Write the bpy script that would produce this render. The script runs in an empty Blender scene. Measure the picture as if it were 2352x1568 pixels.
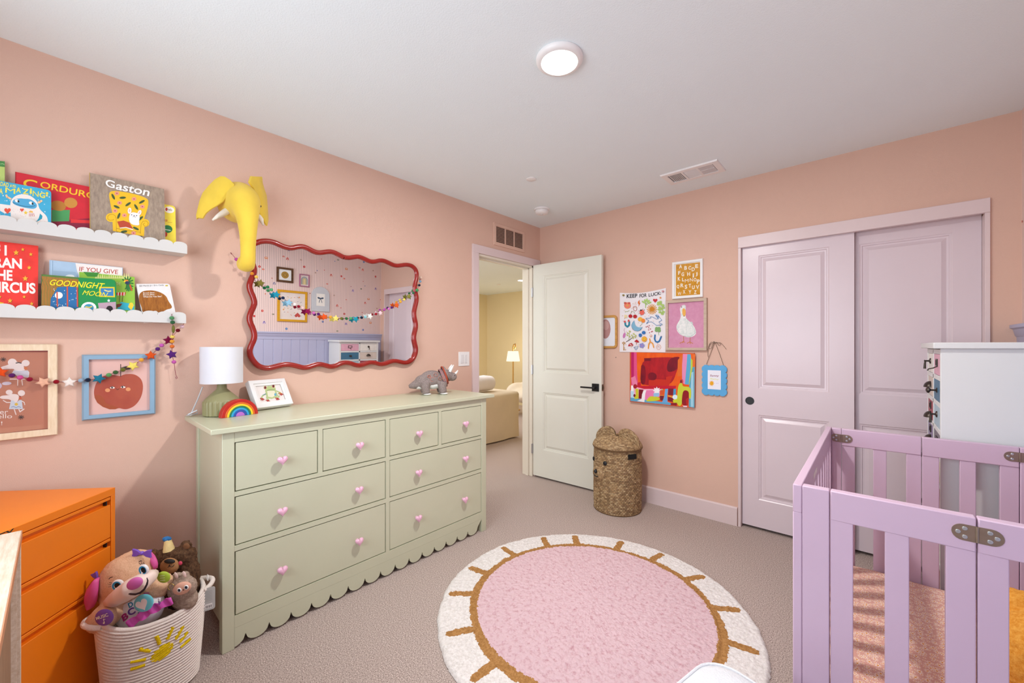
import bpy, math, random
from mathutils import Vector, Matrix, noise
R = random.Random(7)
C = bpy.context.scene.collection
PI = math.pi
# ---- camera model (level camera, 2352 x 1568 frame) ----
F, YAW, CX, CY = 930.12, math.radians(41.752), 1176.0, 794.2
CAM = Vector((2.4769, -3.1918, 1.2673))
RV = Vector((math.cos(YAW), math.sin(YAW), 0)); FV = Vector((-math.sin(YAW), math.cos(YAW), 0)); UP = Vector((0, 0, 1))
def ray(u, v): return FV * F + RV * (u - CX) + UP * (CY - v)
def onx(u, v, x=0.0):
    d = ray(u, v); return CAM + d * ((x - CAM.x) / d.x)
def ony(u, v, y=0.0):
    d = ray(u, v); return CAM + d * ((y - CAM.y) / d.y)
def onz(u, v, z=0.0):
    d = ray(u, v); return CAM + d * ((z - CAM.z) / d.z)
def atd(u, v, depth): return CAM + ray(u, v) * (depth / F)
H = 2.44; WX = 3.028; YR = -3.95

# ---- materials ----
def lin(h):
    h = h.lstrip('#'); o = []
    for i in (0, 2, 4):
        c = int(h[i:i+2], 16) / 255
        o.append(c / 12.92 if c <= .04045 else ((c + .055) / 1.055) ** 2.4)
    return (*o, 1)
MC = {}
def mat(hexc, rough=.55, metal=0, var=.06, vs=8, bump=0, bs=200, spec=.5, coat=0, sheen=0, name=None, trans=0, sss=0):
    key = (hexc, rough, metal, var, vs, bump, bs, spec, coat, sheen, trans)
    if key in MC: return MC[key]
    m = bpy.data.materials.new(name or 'surface_' + hexc.strip('#')); m.use_nodes = True
    nt = m.node_tree; b = nt.nodes['Principled BSDF']; c = lin(hexc)
    b.inputs['Roughness'].default_value = rough; b.inputs['Metallic'].default_value = metal
    b.inputs['Specular IOR Level'].default_value = spec
    b.inputs['Coat Weight'].default_value = coat; b.inputs['Sheen Weight'].default_value = sheen
    b.inputs['Transmission Weight'].default_value = trans
    tc = nt.nodes.new('ShaderNodeTexCoord')
    n = nt.nodes.new('ShaderNodeTexNoise'); n.inputs['Scale'].default_value = vs; n.inputs['Detail'].default_value = 4
    nt.links.new(tc.outputs['Object'], n.inputs['Vector'])
    r = nt.nodes.new('ShaderNodeValToRGB'); r.color_ramp.elements[0].position = .3; r.color_ramp.elements[1].position = .7
    r.color_ramp.elements[0].color = (*[x * (1 - var) for x in c[:3]], 1); r.color_ramp.elements[1].color = (*[min(1, x * (1 + var)) for x in c[:3]], 1)
    nt.links.new(n.outputs['Fac'], r.inputs['Fac']); nt.links.new(r.outputs['Color'], b.inputs['Base Color'])
    if bump:
        n2 = nt.nodes.new('ShaderNodeTexNoise'); n2.inputs['Scale'].default_value = bs; n2.inputs['Detail'].default_value = 3
        nt.links.new(tc.outputs['Object'], n2.inputs['Vector'])
        bp = nt.nodes.new('ShaderNodeBump'); bp.inputs['Strength'].default_value = bump; bp.inputs['Distance'].default_value = .004
        nt.links.new(n2.outputs['Fac'], bp.inputs['Height']); nt.links.new(bp.outputs['Normal'], b.inputs['Normal'])
    MC[key] = m; return m
def ink(h): return mat(h, .6, var=.02, vs=30, spec=.3)
def emit(hexc, s, name):
    m = bpy.data.materials.new(name); m.use_nodes = True; nt = m.node_tree
    e = nt.nodes.new('ShaderNodeEmission'); e.inputs['Color'].default_value = lin(hexc); e.inputs['Strength'].default_value = s
    nt.links.new(e.outputs[0], nt.nodes['Material Output'].inputs[0]); return m
def two_tone(name, h1, h2, scale, rough=.9, bump=.5, stretch=(1, 1, 1), detail=6, lo=.35, hi=.65, h3=None, dist=.004, spec=.2):
    m = bpy.data.materials.new(name); m.use_nodes = True; nt = m.node_tree; b = nt.nodes['Principled BSDF']
    b.inputs['Roughness'].default_value = rough; b.inputs['Specular IOR Level'].default_value = spec
    tc = nt.nodes.new('ShaderNodeTexCoord'); mp = nt.nodes.new('ShaderNodeMapping'); mp.inputs['Scale'].default_value = stretch
    n = nt.nodes.new('ShaderNodeTexNoise'); n.inputs['Scale'].default_value = scale; n.inputs['Detail'].default_value = detail; n.inputs['Roughness'].default_value = .7
    nt.links.new(tc.outputs['Object'], mp.inputs[0]); nt.links.new(mp.outputs[0], n.inputs['Vector'])
    r = nt.nodes.new('ShaderNodeValToRGB'); e = r.color_ramp.elements; e[0].position = lo; e[1].position = hi; e[0].color = lin(h1); e[1].color = lin(h2)
    if h3: x = e.new((lo + hi) / 2); x.color = lin(h3)
    nt.links.new(n.outputs['Fac'], r.inputs['Fac']); nt.links.new(r.outputs['Color'], b.inputs['Base Color'])
    if bump:
        bp = nt.nodes.new('ShaderNodeBump'); bp.inputs['Strength'].default_value = bump; bp.inputs['Distance'].default_value = dist
        nt.links.new(n.outputs['Fac'], bp.inputs['Height']); nt.links.new(bp.outputs['Normal'], b.inputs['Normal'])
    return m

# ---- object bookkeeping ----
def tag(o, label=None, cat=None, group=None, kind=None):
    if label: o['label'] = label
    if cat: o['category'] = cat
    if group: o['group'] = group
    if kind: o['kind'] = kind
    return o
def thing(name, label, cat, loc, group=None):
    o = bpy.data.objects.new(name, None); C.objects.link(o); o.location = loc; o.empty_display_size = .1
    return tag(o, label, cat, group)
def adopt(o, par):
    o.parent = par
    if par.type == 'EMPTY': o.matrix_parent_inverse = Matrix.Translation(-Vector(par.location))

class MB:
    def __init__(s): s.v = []; s.f = []; s.m = []
    def add(s, vs, fs, m=None):
        n = len(s.v); s.v += [Vector(p) for p in vs]
        for f in fs: s.f.append([i + n for i in f]); s.m.append(m)
        return s
    def box(s, x0, x1, y0, y1, z0, z1, m=None):
        return s.add([(x0,y0,z0),(x1,y0,z0),(x1,y1,z0),(x0,y1,z0),(x0,y0,z1),(x1,y0,z1),(x1,y1,z1),(x0,y1,z1)],
                     [(3,2,1,0),(4,5,6,7),(0,1,5,4),(1,2,6,5),(2,3,7,6),(3,0,4,7)], m)
    def obox(s, c, X, Y, Z, m=None):                      # centre and three half-extent vectors
        c, X, Y, Z = map(Vector, (c, X, Y, Z)); P = []
        for k in (-1, 1):
            for a, b in ((-1,-1),(1,-1),(1,1),(-1,1)): P.append(c + X*a + Y*b + Z*k)
        return s.add(P, [(3,2,1,0),(4,5,6,7),(0,1,5,4),(1,2,6,5),(2,3,7,6),(3,0,4,7)], m)
    def pris(s, A, B, m=None):                            # two equal loops: caps and sides
        n = len(A)
        return s.add(list(A) + list(B), [tuple(range(n))[::-1], tuple(range(n, 2*n))] + [(i, (i+1) % n, n+(i+1) % n, n+i) for i in range(n)], m)
    def rings(s, rs, m=None, caps=True, closed=False):
        n = len(rs[0]); P = [p for r in rs for p in r]; fs = []; k = len(rs)
        for j in range(k if closed else k-1):
            j2 = (j+1) % k
            for i in range(n): fs.append((j*n+i, j*n+(i+1) % n, j2*n+(i+1) % n, j2*n+i))
        if caps and not closed: fs += [tuple(range(n))[::-1], tuple((k-1)*n+i for i in range(n))]
        return s.add(P, fs, m)
    def tube(s, path, r, n=8, m=None, closed=False, caps=True):
        path = [Vector(p) for p in path]; k = len(path); rs = []; prev = None
        for i, p in enumerate(path):
            if closed: t = path[(i+1) % k] - path[i-1]
            else: t = path[min(i+1, k-1)] - path[max(i-1, 0)]
            t.normalize()
            if prev is None: a = t.orthogonal().normalized()
            else:
                a = prev - t * prev.dot(t); a.normalize()
            prev = a; b = t.cross(a); rr = r[i] if isinstance(r, (list, tuple)) else r
            rs.append([p + (a*math.cos(2*PI*j/n) + b*math.sin(2*PI*j/n)) * rr for j in range(n)])
        return s.rings(rs, m, caps, closed)
    def cyl(s, p0, p1, r0, r1=None, n=20, m=None): return s.tube([p0, p1], [r0, r0 if r1 is None else r1], n, m)
    def lathe(s, prof, c, n=32, m=None, axis=None, caps=True):
        c = Vector(c); Z = Vector(axis).normalized() if axis else Vector((0,0,1)); X = Vector((1,0,0)) if not axis else Z.orthogonal().normalized(); Y = Z.cross(X)
        return s.rings([[c + (X*math.cos(2*PI*i/n) + Y*math.sin(2*PI*i/n)) * r + Z*z for i in range(n)] for r, z in prof], m, caps)
    def ell(s, c, rad, M=None, nu=20, nv=12, m=None):
        c = Vector(c); rs = []
        if not hasattr(rad, '__len__'): rad = (rad,)*3
        for j in range(nv + 1):
            th = PI*(j + (.02 if j == 0 else -.02 if j == nv else 0))/nv; r = []
            for i in range(nu):
                p = Vector((rad[0]*math.sin(th)*math.cos(2*PI*i/nu), rad[1]*math.sin(th)*math.sin(2*PI*i/nu), -rad[2]*math.cos(th)))
                r.append(c + (M @ p if M else p))
            rs.append(r)
        return s.rings(rs, m)
    def build(s, name, m, parent=None, bevel=0, seg=2, ang=40, sub=0, flat=False):
        me = bpy.data.meshes.new(name); me.from_pydata([tuple(p) for p in s.v], [], s.f)
        ml = []
        for k in s.m:
            k = k or m
            if k not in ml: ml.append(k)
        if not ml: ml = [m]
        for k in ml: me.materials.append(k)
        if len(ml) > 1: me.polygons.foreach_set('material_index', [ml.index(k or m) for k in s.m])
        if not flat:
            me.polygons.foreach_set('use_smooth', [True]*len(me.polygons))
            me.set_sharp_from_angle(angle=math.radians(ang))
        me.update(); o = bpy.data.objects.new(name, me); C.objects.link(o)
        if bevel:
            b = o.modifiers.new('bevel', 'BEVEL'); b.width = bevel; b.segments = seg; b.limit_method = 'ANGLE'; b.angle_limit = math.radians(35)
        if sub:
            b = o.modifiers.new('sub', 'SUBSURF'); b.levels = sub; b.render_levels = sub
        if parent: adopt(o, parent)
        return o

def remesh(mb, vox=.006, amp=0, fs=60, it=4, amp2=0, fs2=20):
    """fuse overlapping shapes into one continuous skin and ruffle it"""
    me = bpy.data.meshes.new('t'); me.from_pydata([tuple(p) for p in mb.v], [], mb.f)
    o = bpy.data.objects.new('t', me); C.objects.link(o)
    r = o.modifiers.new('r', 'REMESH'); r.mode = 'VOXEL'; r.voxel_size = vox
    k = o.modifiers.new('s', 'SMOOTH'); k.factor = .5; k.iterations = it
    dg = bpy.context.evaluated_depsgraph_get(); dg.update()
    e = bpy.data.meshes.new_from_object(o.evaluated_get(dg))
    out = MB(); vs = [v.co.copy() for v in e.vertices]; ns = [v.normal.copy() for v in e.vertices]
    if amp: vs = [p + n*(amp*noise.noise(p*fs) + (amp2*noise.noise(p*fs2) if amp2 else 0)) for p, n in zip(vs, ns)]
    out.add(vs, [tuple(p.vertices) for p in e.polygons])
    bpy.data.objects.remove(o); bpy.data.meshes.remove(e); bpy.data.meshes.remove(me)
    return out

class Art:
    """flat drawing on a plane; shapes are thin coloured layers of one mesh. zoom=(x0,y0,k): coordinates traced from the photo onto that plane; None: metres on the plane"""
    def __init__(s, O, U, V, mb=None, zoom=None, lift=.0005, step=3e-5):
        s.O, s.U, s.V = Vector(O), Vector(U).normalized(), Vector(V).normalized(); s.N = s.U.cross(s.V); s.mb = mb or MB(); s.z = zoom; s.h = lift; s.step = step
    def L(s, X, Y):
        if s.z is None: return X, Y
        x0, y0, k = s.z; d = ray(x0 + X*k, y0 + Y*k); t = (s.O - CAM).dot(s.N) / d.dot(s.N); p = CAM + d*t - s.O
        return p.dot(s.U), p.dot(s.V)
    def W(s, a, b): return s.O + s.U*a + s.V*b + s.N*s.h
    def P(s, X, Y): return s.W(*s.L(X, Y))
    def up(s): s.h += s.step
    def _ccw(s, P):
        ar = sum((P[i][0]*P[(i+1) % len(P)][1] - P[(i+1) % len(P)][0]*P[i][1]) for i in range(len(P)))
        return P if ar > 0 else P[::-1]
    def poly(s, col, pts, up=True):
        q = s._ccw([s.L(*p) for p in pts]); s.mb.add([s.W(*p) for p in q], [tuple(range(len(q)))], col if not isinstance(col, str) else ink(col))
        s.h += s.step if up else s.step*.2
    def blob(s, col, pts, it=2):                            # poly with rounded corners
        for _ in range(it): pts = [q for i in range(len(pts)) for a, b in ((pts[i], pts[(i+1) % len(pts)]),) for q in ((a[0]*.75+b[0]*.25, a[1]*.75+b[1]*.25), (a[0]*.25+b[0]*.75, a[1]*.25+b[1]*.75))]
        s.poly(col, pts)
    def circ(s, col, X, Y, r, ry=None, rot=0, n=18, up=True):
        ry = ry or r; c, q = math.cos(rot), math.sin(rot)
        s.poly(col, [(X + r*math.cos(2*PI*i/n)*c - ry*math.sin(2*PI*i/n)*q, Y + r*math.cos(2*PI*i/n)*q + ry*math.sin(2*PI*i/n)*c) for i in range(n)], up)
    def stroke(s, col, pts, w, up=True, dots=True):
        for (x0, y0), (x1, y1) in zip(pts, pts[1:]):
            dx, dy = x1-x0, y1-y0; l = math.hypot(dx, dy) or 1; nx, ny = -dy/l*w/2, dx/l*w/2
            s.poly(col, [(x0+nx, y0+ny), (x1+nx, y1+ny), (x1-nx, y1-ny), (x0-nx, y0-ny)], False)
        if dots:
            for p in pts: s.circ(col, *p, w/2, n=8, up=False)
        if up: s.up()
    def star(s, col, X, Y, r, ri=None, n=5, rot=-PI/2, up=True):
        ri = ri or r*.45
        s.poly(col, [(X + (r if i % 2 == 0 else ri)*math.cos(rot + PI*i/n), Y + (r if i % 2 == 0 else ri)*math.sin(rot + PI*i/n)) for i in range(2*n)], up)
    def heart(s, col, X, Y, r, flip=1, up=True):
        s.poly(col, [(X + r*math.sin(t)**3, Y - flip*r*(13*math.cos(t)-5*math.cos(2*t)-2*math.cos(3*t)-math.cos(4*t))/16) for t in [2*PI*i/28 for i in range(28)]], up)
    def text(s, col, body, bl, br, tl, bold=0, shear=0, up=True):
        cu = bpy.data.curves.new('t', 'FONT'); cu.body = body; cu.offset = bold; cu.resolution_u = 5; cu.shear = shear
        o = bpy.data.objects.new('t', cu); C.objects.link(o); me = bpy.data.meshes.new_from_object(o)
        V = [(v.co.x, v.co.y) for v in me.vertices]; fs = [tuple(p.vertices) for p in me.polygons]
        bpy.data.objects.remove(o); bpy.data.curves.remove(cu); bpy.data.meshes.remove(me)
        x0 = min(v[0] for v in V); x1 = max(v[0] for v in V); y0 = min(v[1] for v in V); y1 = max(v[1] for v in V)
        Q = []
        for x, y in V:
            a, b = (x-x0)/(x1-x0), (y-y0)/(y1-y0)
            Q.append(s.L(bl[0] + (br[0]-bl[0])*a + (tl[0]-bl[0])*b, bl[1] + (br[1]-bl[1])*a + (tl[1]-bl[1])*b))
        # keep faces towards the viewer
        if fs:
            f = fs[0]; ar = sum(Q[f[i]][0]*Q[f[(i+1) % len(f)]][1] - Q[f[(i+1) % len(f)]][0]*Q[f[i]][1] for i in range(len(f)))
            if ar < 0: fs = [f[::-1] for f in fs]
        s.mb.add([s.W(*q) for q in Q], fs, col if not isinstance(col, str) else ink(col))
        if up: s.up()

def ring(mb, O, U, V, w, h, b, d0, d1, m=None, lip=0):
    """mitred rectangular frame: outer w x h, border b, from depth d0 to d1 along the normal"""
    O, U, V = Vector(O), Vector(U), Vector(V); N = U.cross(V)
    def lp(i, d): return [O + U*a + V*c + N*d for a, c in ((i, i), (w-i, i), (w-i, h-i), (i, h-i))]
    A0, A1, B1, B0 = lp(0, d0), lp(0, d1-lip), lp(b, d1), lp(b, d0); A2 = lp(lip*.6, d1)
    L = [A0, A1, A2, B1, B0] if lip else [A0, A1, B1, B0]
    P = [p for l in L for p in l]; k = len(L); fs = []
    for j in range(k):
        for i in range(4): fs.append((j*4+i, j*4+(i+1) % 4, ((j+1) % k)*4+(i+1) % 4, ((j+1) % k)*4+i))
    mb.add(P, fs, m); return mb
def glass_mat():
    if 'glass' in MC: return MC['glass']
    m = bpy.data.materials.new('clear_glass'); m.use_nodes = True; nt = m.node_tree
    t = nt.nodes.new('ShaderNodeBsdfTransparent'); g = nt.nodes.new('ShaderNodeBsdfGlossy'); g.inputs['Roughness'].default_value = .02
    lw = nt.nodes.new('ShaderNodeLayerWeight'); lw.inputs[0].default_value = .5; pw = nt.nodes.new('ShaderNodeMath'); pw.operation = 'POWER'; pw.inputs[1].default_value = 4
    fr = nt.nodes.new('ShaderNodeMath'); fr.operation = 'MULTIPLY_ADD'; fr.inputs[1].default_value = .9; fr.inputs[2].default_value = .045; mx = nt.nodes.new('ShaderNodeMixShader')
    nt.links.new(lw.outputs['Facing'], pw.inputs[0]); nt.links.new(pw.outputs[0], fr.inputs[0]); nt.links.new(fr.outputs[0], mx.inputs[0]); nt.links.new(t.outputs[0], mx.inputs[1]); nt.links.new(g.outputs[0], mx.inputs[2])
    nt.links.new(mx.outputs[0], nt.nodes['Material Output'].inputs[0]); MC['glass'] = m; return m
LW = ((0, 1, 0), (0, 0, 1)); BW = ((1, 0, 0), (0, 0, 1)); RW = ((0, -1, 0), (0, 0, 1))
# ================= ROOM =================
wall_m = mat('#DAB6A4', .75, var=.025, vs=1.5, bump=.25, bs=260, name='peach_wall_paint', spec=.25)
ceil_m = mat('#EAF3F6', .9, var=.01, vs=2, bump=.25, bs=180, name='white_ceiling_paint', spec=.1)
trim_m = mat('#DDCACA', .38, var=.02, vs=3, bump=.03, bs=60, name='pale_pink_trim_paint')
closet_m = mat('#DBCCD2', .3, var=.02, vs=3, bump=.06, bs=120, name='pale_pink_door_paint')
door_m = mat('#DDDCD0', .4, var=.015, vs=3, bump=.04, bs=90, name='cream_door_paint')
yellow_m = mat('#E3D3AB', .8, var=.02, vs=1.5, bump=.2, bs=260, name='pale_yellow_wall_paint', spec=.2)
black_m = mat('#17181A', .35, var=.1, vs=40, name='black_metal', spec=.5)
carpet_m = two_tone('speckled_carpet', '#75665F', '#F6E7DF', 210, .98, .7, detail=8, lo=.34, hi=.66, h3='#C2AFA6', dist=.01, spec=.05)
def S(name, mb, m, parent=None, **k):
    o = mb.build(name, m, parent, **k); o['kind'] = 'structure'; return o
OY0, OY1, OZ = -.849, -.105, 2.045       # bedroom door opening in the left wall
KX0, KX1, KZ = 1.782, 2.908, 1.953       # closet opening in the back wall
S('floor', MB().box(-4.3, WX + .12, YR - .12, 3.6, -.1, 0), carpet_m)
S('ceiling', MB().box(-4.3, WX + .12, YR - .12, 3.6, H, H + .12), ceil_m)
mb = MB(); mb.box(-.12, 0, YR, OY0, 0, H); mb.box(-.12, 0, OY0, OY1, OZ, H); mb.box(-.12, 0, OY1, 0.12, 0, H)
S('wall_left', mb, wall_m)
mb = MB(); mb.box(0, KX0, 0, .12, 0, H); mb.box(KX0, KX1, 0, .12, KZ + .02, H); mb.box(KX1, WX + .12, 0, .12, 0, H)
S('wall_back', mb, wall_m)
mb = MB(); mb.box(KX0 - .3, KX1 + .12, .7, .8, 0, H); mb.box(KX0 - .3, KX0 - .2, .12, .7, 0, H); mb.box(WX, WX + .12, .12, .8, 0, H)
S('wall_closet', mb, wall_m)
# rear wall with window, behind the camera
QX0, QX1, QZ0, QZ1 = .75, 2.25, .8, 2.1
mb = MB(); mb.box(-.12, QX0, YR - .12, YR, 0, H); mb.box(QX1, WX + .12, YR - .12, YR, 0, H); mb.box(QX0, QX1, YR - .12, YR, 0, QZ0); mb.box(QX0, QX1, YR - .12, YR, QZ1, H)
S('wall_rear', mb, wall_m)
mb = MB(); ring(mb, (QX1 + .06, YR, QZ0 - .06), (-1, 0, 0), (0, 0, 1), QX1 - QX0 + .12, QZ1 - QZ0 + .12, .07, 0, .02)
w1 = S('window_1', mb, mat('#EDEBE8', .4, name='white_window_paint'), bevel=.003)
mb = MB(); ring(mb, (QX1, YR - .09, QZ0), (-1, 0, 0), (0, 0, 1), QX1 - QX0, QZ1 - QZ0, .04, 0, .05); mb.box((QX0 + QX1)/2 - .02, (QX0 + QX1)/2 + .02, YR - .09, YR - .05, QZ0, QZ1)
S('window_sash', mb, mat('#EDEBE8', .4, name='white_window_paint'), w1)
S('window_pane', MB().add([(QX1, YR-.07, QZ0), (QX0, YR-.07, QZ0), (QX0, YR-.07, QZ1), (QX1, YR-.07, QZ1)], [(0,1,2,3)]), glass_mat(), w1)
# right wall: striped paper above, lilac board panelling below
def stripes():
    m = bpy.data.materials.new('striped_wallpaper'); m.use_nodes = True; nt = m.node_tree; b = nt.nodes['Principled BSDF']; b.inputs['Roughness'].default_value = .8
    tc = nt.nodes.new('ShaderNodeTexCoord'); sp = nt.nodes.new('ShaderNodeSeparateXYZ'); nt.links.new(tc.outputs['Object'], sp.inputs[0])
    a = nt.nodes.new('ShaderNodeMath'); a.operation = 'DIVIDE'; a.inputs[1].default_value = .0205
    f = nt.nodes.new('ShaderNodeMath'); f.operation = 'FRACT'; g = nt.nodes.new('ShaderNodeMath'); g.operation = 'LESS_THAN'; g.inputs[1].default_value = .17
    mx = nt.nodes.new('ShaderNodeMix'); mx.data_type = 'RGBA'; mx.inputs[6].default_value = lin('#EBD3CD'); mx.inputs[7].default_value = lin('#A89296')
    nt.links.new(sp.outputs['Y'], a.inputs[0]); nt.links.new(a.outputs[0], f.inputs[0]); nt.links.new(f.outputs[0], g.inputs[0]); nt.links.new(g.outputs[0], mx.inputs[0]); nt.links.new(mx.outputs[2], b.inputs['Base Color'])
    return m
MZ = .062                                # the mirror leans a little, so what it shows stands lower than it looks
mb = MB(); mb.box(WX, WX + .12, YR, .12, 0, H)
A = Art((WX, 0, 0), *RW, mb=mb, lift=.0006, step=0)
def RB(X, Y, crop):                      # what the mirror shows -> right wall (a, b)
    x0, y0, k = crop; p = onx(x0 + X*k, y0 + Y*k, -WX); return -p.y, p.z - MZ
M1 = (560, 540, .19770); M2 = (780, 560, .19139)
def bus(a, b, c, s): A.poly(c, [(a-s,b-s*.5),(a+s,b-s*.5),(a+s,b+s*.4),(a+s*.6,b+s*.8),(a-s*.6,b+s*.8),(a-s,b+s*.4)]); A.poly('#F2E3D8', [(a-s*.6,b),(a+s*.6,b),(a+s*.5,b+s*.5),(a-s*.5,b+s*.5)]); A.circ(c, a-s*.5, b-s*.6, s*.3); A.circ(c, a+s*.5, b-s*.6, s*.3)
def arch(a, b, c, s): A.stroke(c, [(a-s*.6,b-s*.8),(a-s*.5,b+s*.1),(a,b+s*.7),(a+s*.5,b+s*.1),(a+s*.6,b-s*.8)], s*.5)
def cup(a, b, c, s): A.poly(c, [(a-s,b-s*.6),(a+s,b-s*.6),(a+s,b+s*.7),(a-s,b+s*.7)]); A.poly('#F2E3D8', [(a-s*.6,b-s*.05),(a+s*.6,b-s*.05),(a+s*.6,b+s*.2),(a-s*.6,b+s*.2)])
A.step = 2e-5
motifs = [('bus',240,277,M1),('bus',1168,402,M1),('bus',58,312,M2),('bus',325,670,M2),('bus',352,952,M2),('arch',486,287,M1,'#CE4B3C'),('arch',992,475,M1,'#CE4B3C'),('arch',1066,825,M1,'#CE4B3C'),
 ('arch',252,322,M2,'#CE4B3C'),('arch',285,716,M2,'#CE4B3C'),('arch',222,1020,M1,'#7C6CB8'),('arch',335,570,M1,'#7C7CA0'),('arch',1170,1035,M1,'#7C6CB8'),('arch',137,570,M2,'#7C6CB8'),('arch',408,547,M2,'#7C6CB8'),
 ('dot',163,378,M1,'#C8393A'),('dot',200,887,M1,'#D0483F'),('dot',680,380,M1,'#C8393A'),('dot',1110,488,M1,'#C8393A'),('dot',1150,922,M1,'#B83A3A'),('dot',405,403,M2,'#C8393A'),('dot',37,848,M2,'#C8393A'),
 ('dot',482,1094,M1,'#2F7DBC'),('dot',500,187,M1,'#4C70B0'),('dot',900,1012,M1,'#5470A8'),('dot',263,230,M2,'#3F76B4'),('dot',263,1038,M2,'#4C70B0'),
 ('cup',440,262,M1,'#CE5A48'),('cup',206,410,M1,'#DE5A34'),('cup',947,577,M1,'#D6604E'),('cup',1143,516,M1,'#DE5A34'),('cup',325,927,M1,'#7C7A58'),('cup',1070,300,M1,'#4F6A50'),('cup',1070,1120,M1,'#6A7858'),('cup',235,550,M2,'#4F6A50'),('cup',213,298,M2,'#CE5A48'),
 ('sm',877,290,M1,'#C0604A'),('sm',912,418,M1,'#C0504A'),('sm',830,423,M1,'#5060A0'),('sm',1033,316,M1,'#4F70A8'),('sm',308,512,M1,'#C0604A'),('sm',233,692,M1,'#D0603A'),('sm',750,686,M1,'#9A5A48'),('sm',1168,758,M1,'#C84A3A'),('sm',1108,852,M1,'#C0504A'),
 ('sm',113,522,M2,'#A05A70'),('sm',258,460,M2,'#B05A50'),('sm',280,515,M2,'#6070A0'),('sm',58,678,M2,'#C84A3A'),('sm',465,678,M2,'#C84A3A'),('sm',250,832,M2,'#C0504A'),
 ('st',642,300,M1),('st',810,448,M1),('st',1030,708,M1),('st',375,332,M2),('st',427,782,M2)]
for q in motifs:
    a, b = RB(q[1], q[2], q[3]); k = q[0]
    if k == 'bus': bus(a, b, '#D9824E', .017)
    elif k == 'arch': arch(a, b, q[4], .017)
    elif k == 'dot': A.circ(q[4], a, b, .0135); A.circ('#E8D8D4', a, b, .004, n=8)
    elif k == 'cup': cup(a, b, q[4], .0115)
    elif k == 'sm': A.circ(q[4], a, b, .0065, n=8)
    else: A.star('#B89A8C', a, b, .015)
for k in range(70):                      # the paper's little motifs carry on past what the mirror shows
    a, b = R.uniform(1.65, 3.9), R.uniform(1.4, 2.4); A.circ(R.choice(['#C8393A','#4C70B0','#D9824E','#7C6CB8','#6A7858']), a, b, .012)
S('wall_right', mb, stripes())
lil_m = mat('#B4B6D2', .4, var=.02, vs=3, bump=.03, bs=60, name='lilac_panelling_paint')
RZ = 1.30
mb = MB(); y = 0.0
while y > YR:
    y1 = max(y - .1035, YR); mb.box(WX - .012, WX, y1 + .0035, y - .0035, .12, RZ); mb.box(WX - .012, WX, y1 + .010, y1 + .0135, .12, RZ) if False else None; y = y1
mb.box(WX - .007, WX, YR, 0, .1, RZ)
S('trim_1', mb, lil_m, bevel=.002)
mb = MB(); mb.pris([(WX, 0, z) if False else (x, -.001, z) for x, z in ((WX, RZ-.02), (WX-.016, RZ-.02), (WX-.018, RZ+.012), (WX-.022, RZ+.016), (WX-.03, RZ+.05), (WX-.04, RZ+.056), (WX-.04, RZ+.072), (WX, RZ+.072))],
                   [(x, YR, z) for x, z in ((WX, RZ-.02), (WX-.016, RZ-.02), (WX-.018, RZ+.012), (WX-.022, RZ+.016), (WX-.03, RZ+.05), (WX-.04, RZ+.056), (WX-.04, RZ+.072), (WX, RZ+.072))])
S('trim_2', mb, lil_m)
# skirting boards
def skirt(name, pts, out, h=.13, t=.016):
    mb = MB(); (x0, y0), (x1, y1) = pts; ox, oy = out
    mb.pris([(x0+ox*d, y0+oy*d, z) for d, z in ((0, 0), (t, 0), (t, h-.008), (t*.45, h), (0, h))], [(x1+ox*d, y1+oy*d, z) for d, z in ((0, 0), (t, 0), (t, h-.008), (t*.45, h), (0, h))])
    return S(name, mb, trim_m)
skirt('baseboard_back', [(.0, 0), (1.762, 0)], (0, -1)); skirt('baseboard_left', [(0, YR), (0, -.92)], (1, 0)); skirt('baseboard_right', [(WX, 0), (WX, YR)], (-1, 0)); skirt('baseboard_rear', [(0, YR), (WX, YR)], (0, 1))
# bedroom door casing: flat boards on the room side, jamb lining in the opening
mb = MB(); mb.box(0, .017, -.918, OY0, 0, OZ + .0); mb.box(0, .017, -.918, -.013, OZ, 2.112); mb.box(0, .017, OY1 + .004, -.02, 0, OZ)
S('trim_3', mb, trim_m, bevel=.002)
jamb_m = mat('#E4DCCC', .4, var=.015, vs=3, name='cream_jamb_paint')
mb = MB(); mb.box(-.125, .0, OY0, OY0 + .018, 0, OZ); mb.box(-.125, .0, OY1 - .018, OY1, 0, OZ); mb.box(-.125, 0, OY0, OY1, OZ - .018, OZ)
mb.box(-.075, -.04, OY0 + .018, OY0 + .03, 0, OZ - .018); mb.box(-.075, -.04, OY1 - .03, OY1 - .018, 0, OZ - .018); mb.box(-.075, -.04, OY0, OY1, OZ - .03, OZ - .018)
S('trim_4', mb, jamb_m, bevel=.0015)
# closet: head board and thin jambs
mb = MB(); mb.box(1.767, 2.924, -.016, .012, KZ, 2.028); S('trim_5', mb, trim_m, bevel=.002)
mb = MB(); mb.box(1.767, 1.785, -.014, .1, 0, KZ); mb.box(2.905, 2.924, -.014, .1, 0, KZ); S('trim_6', mb, trim_m, bevel=.002)
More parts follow.
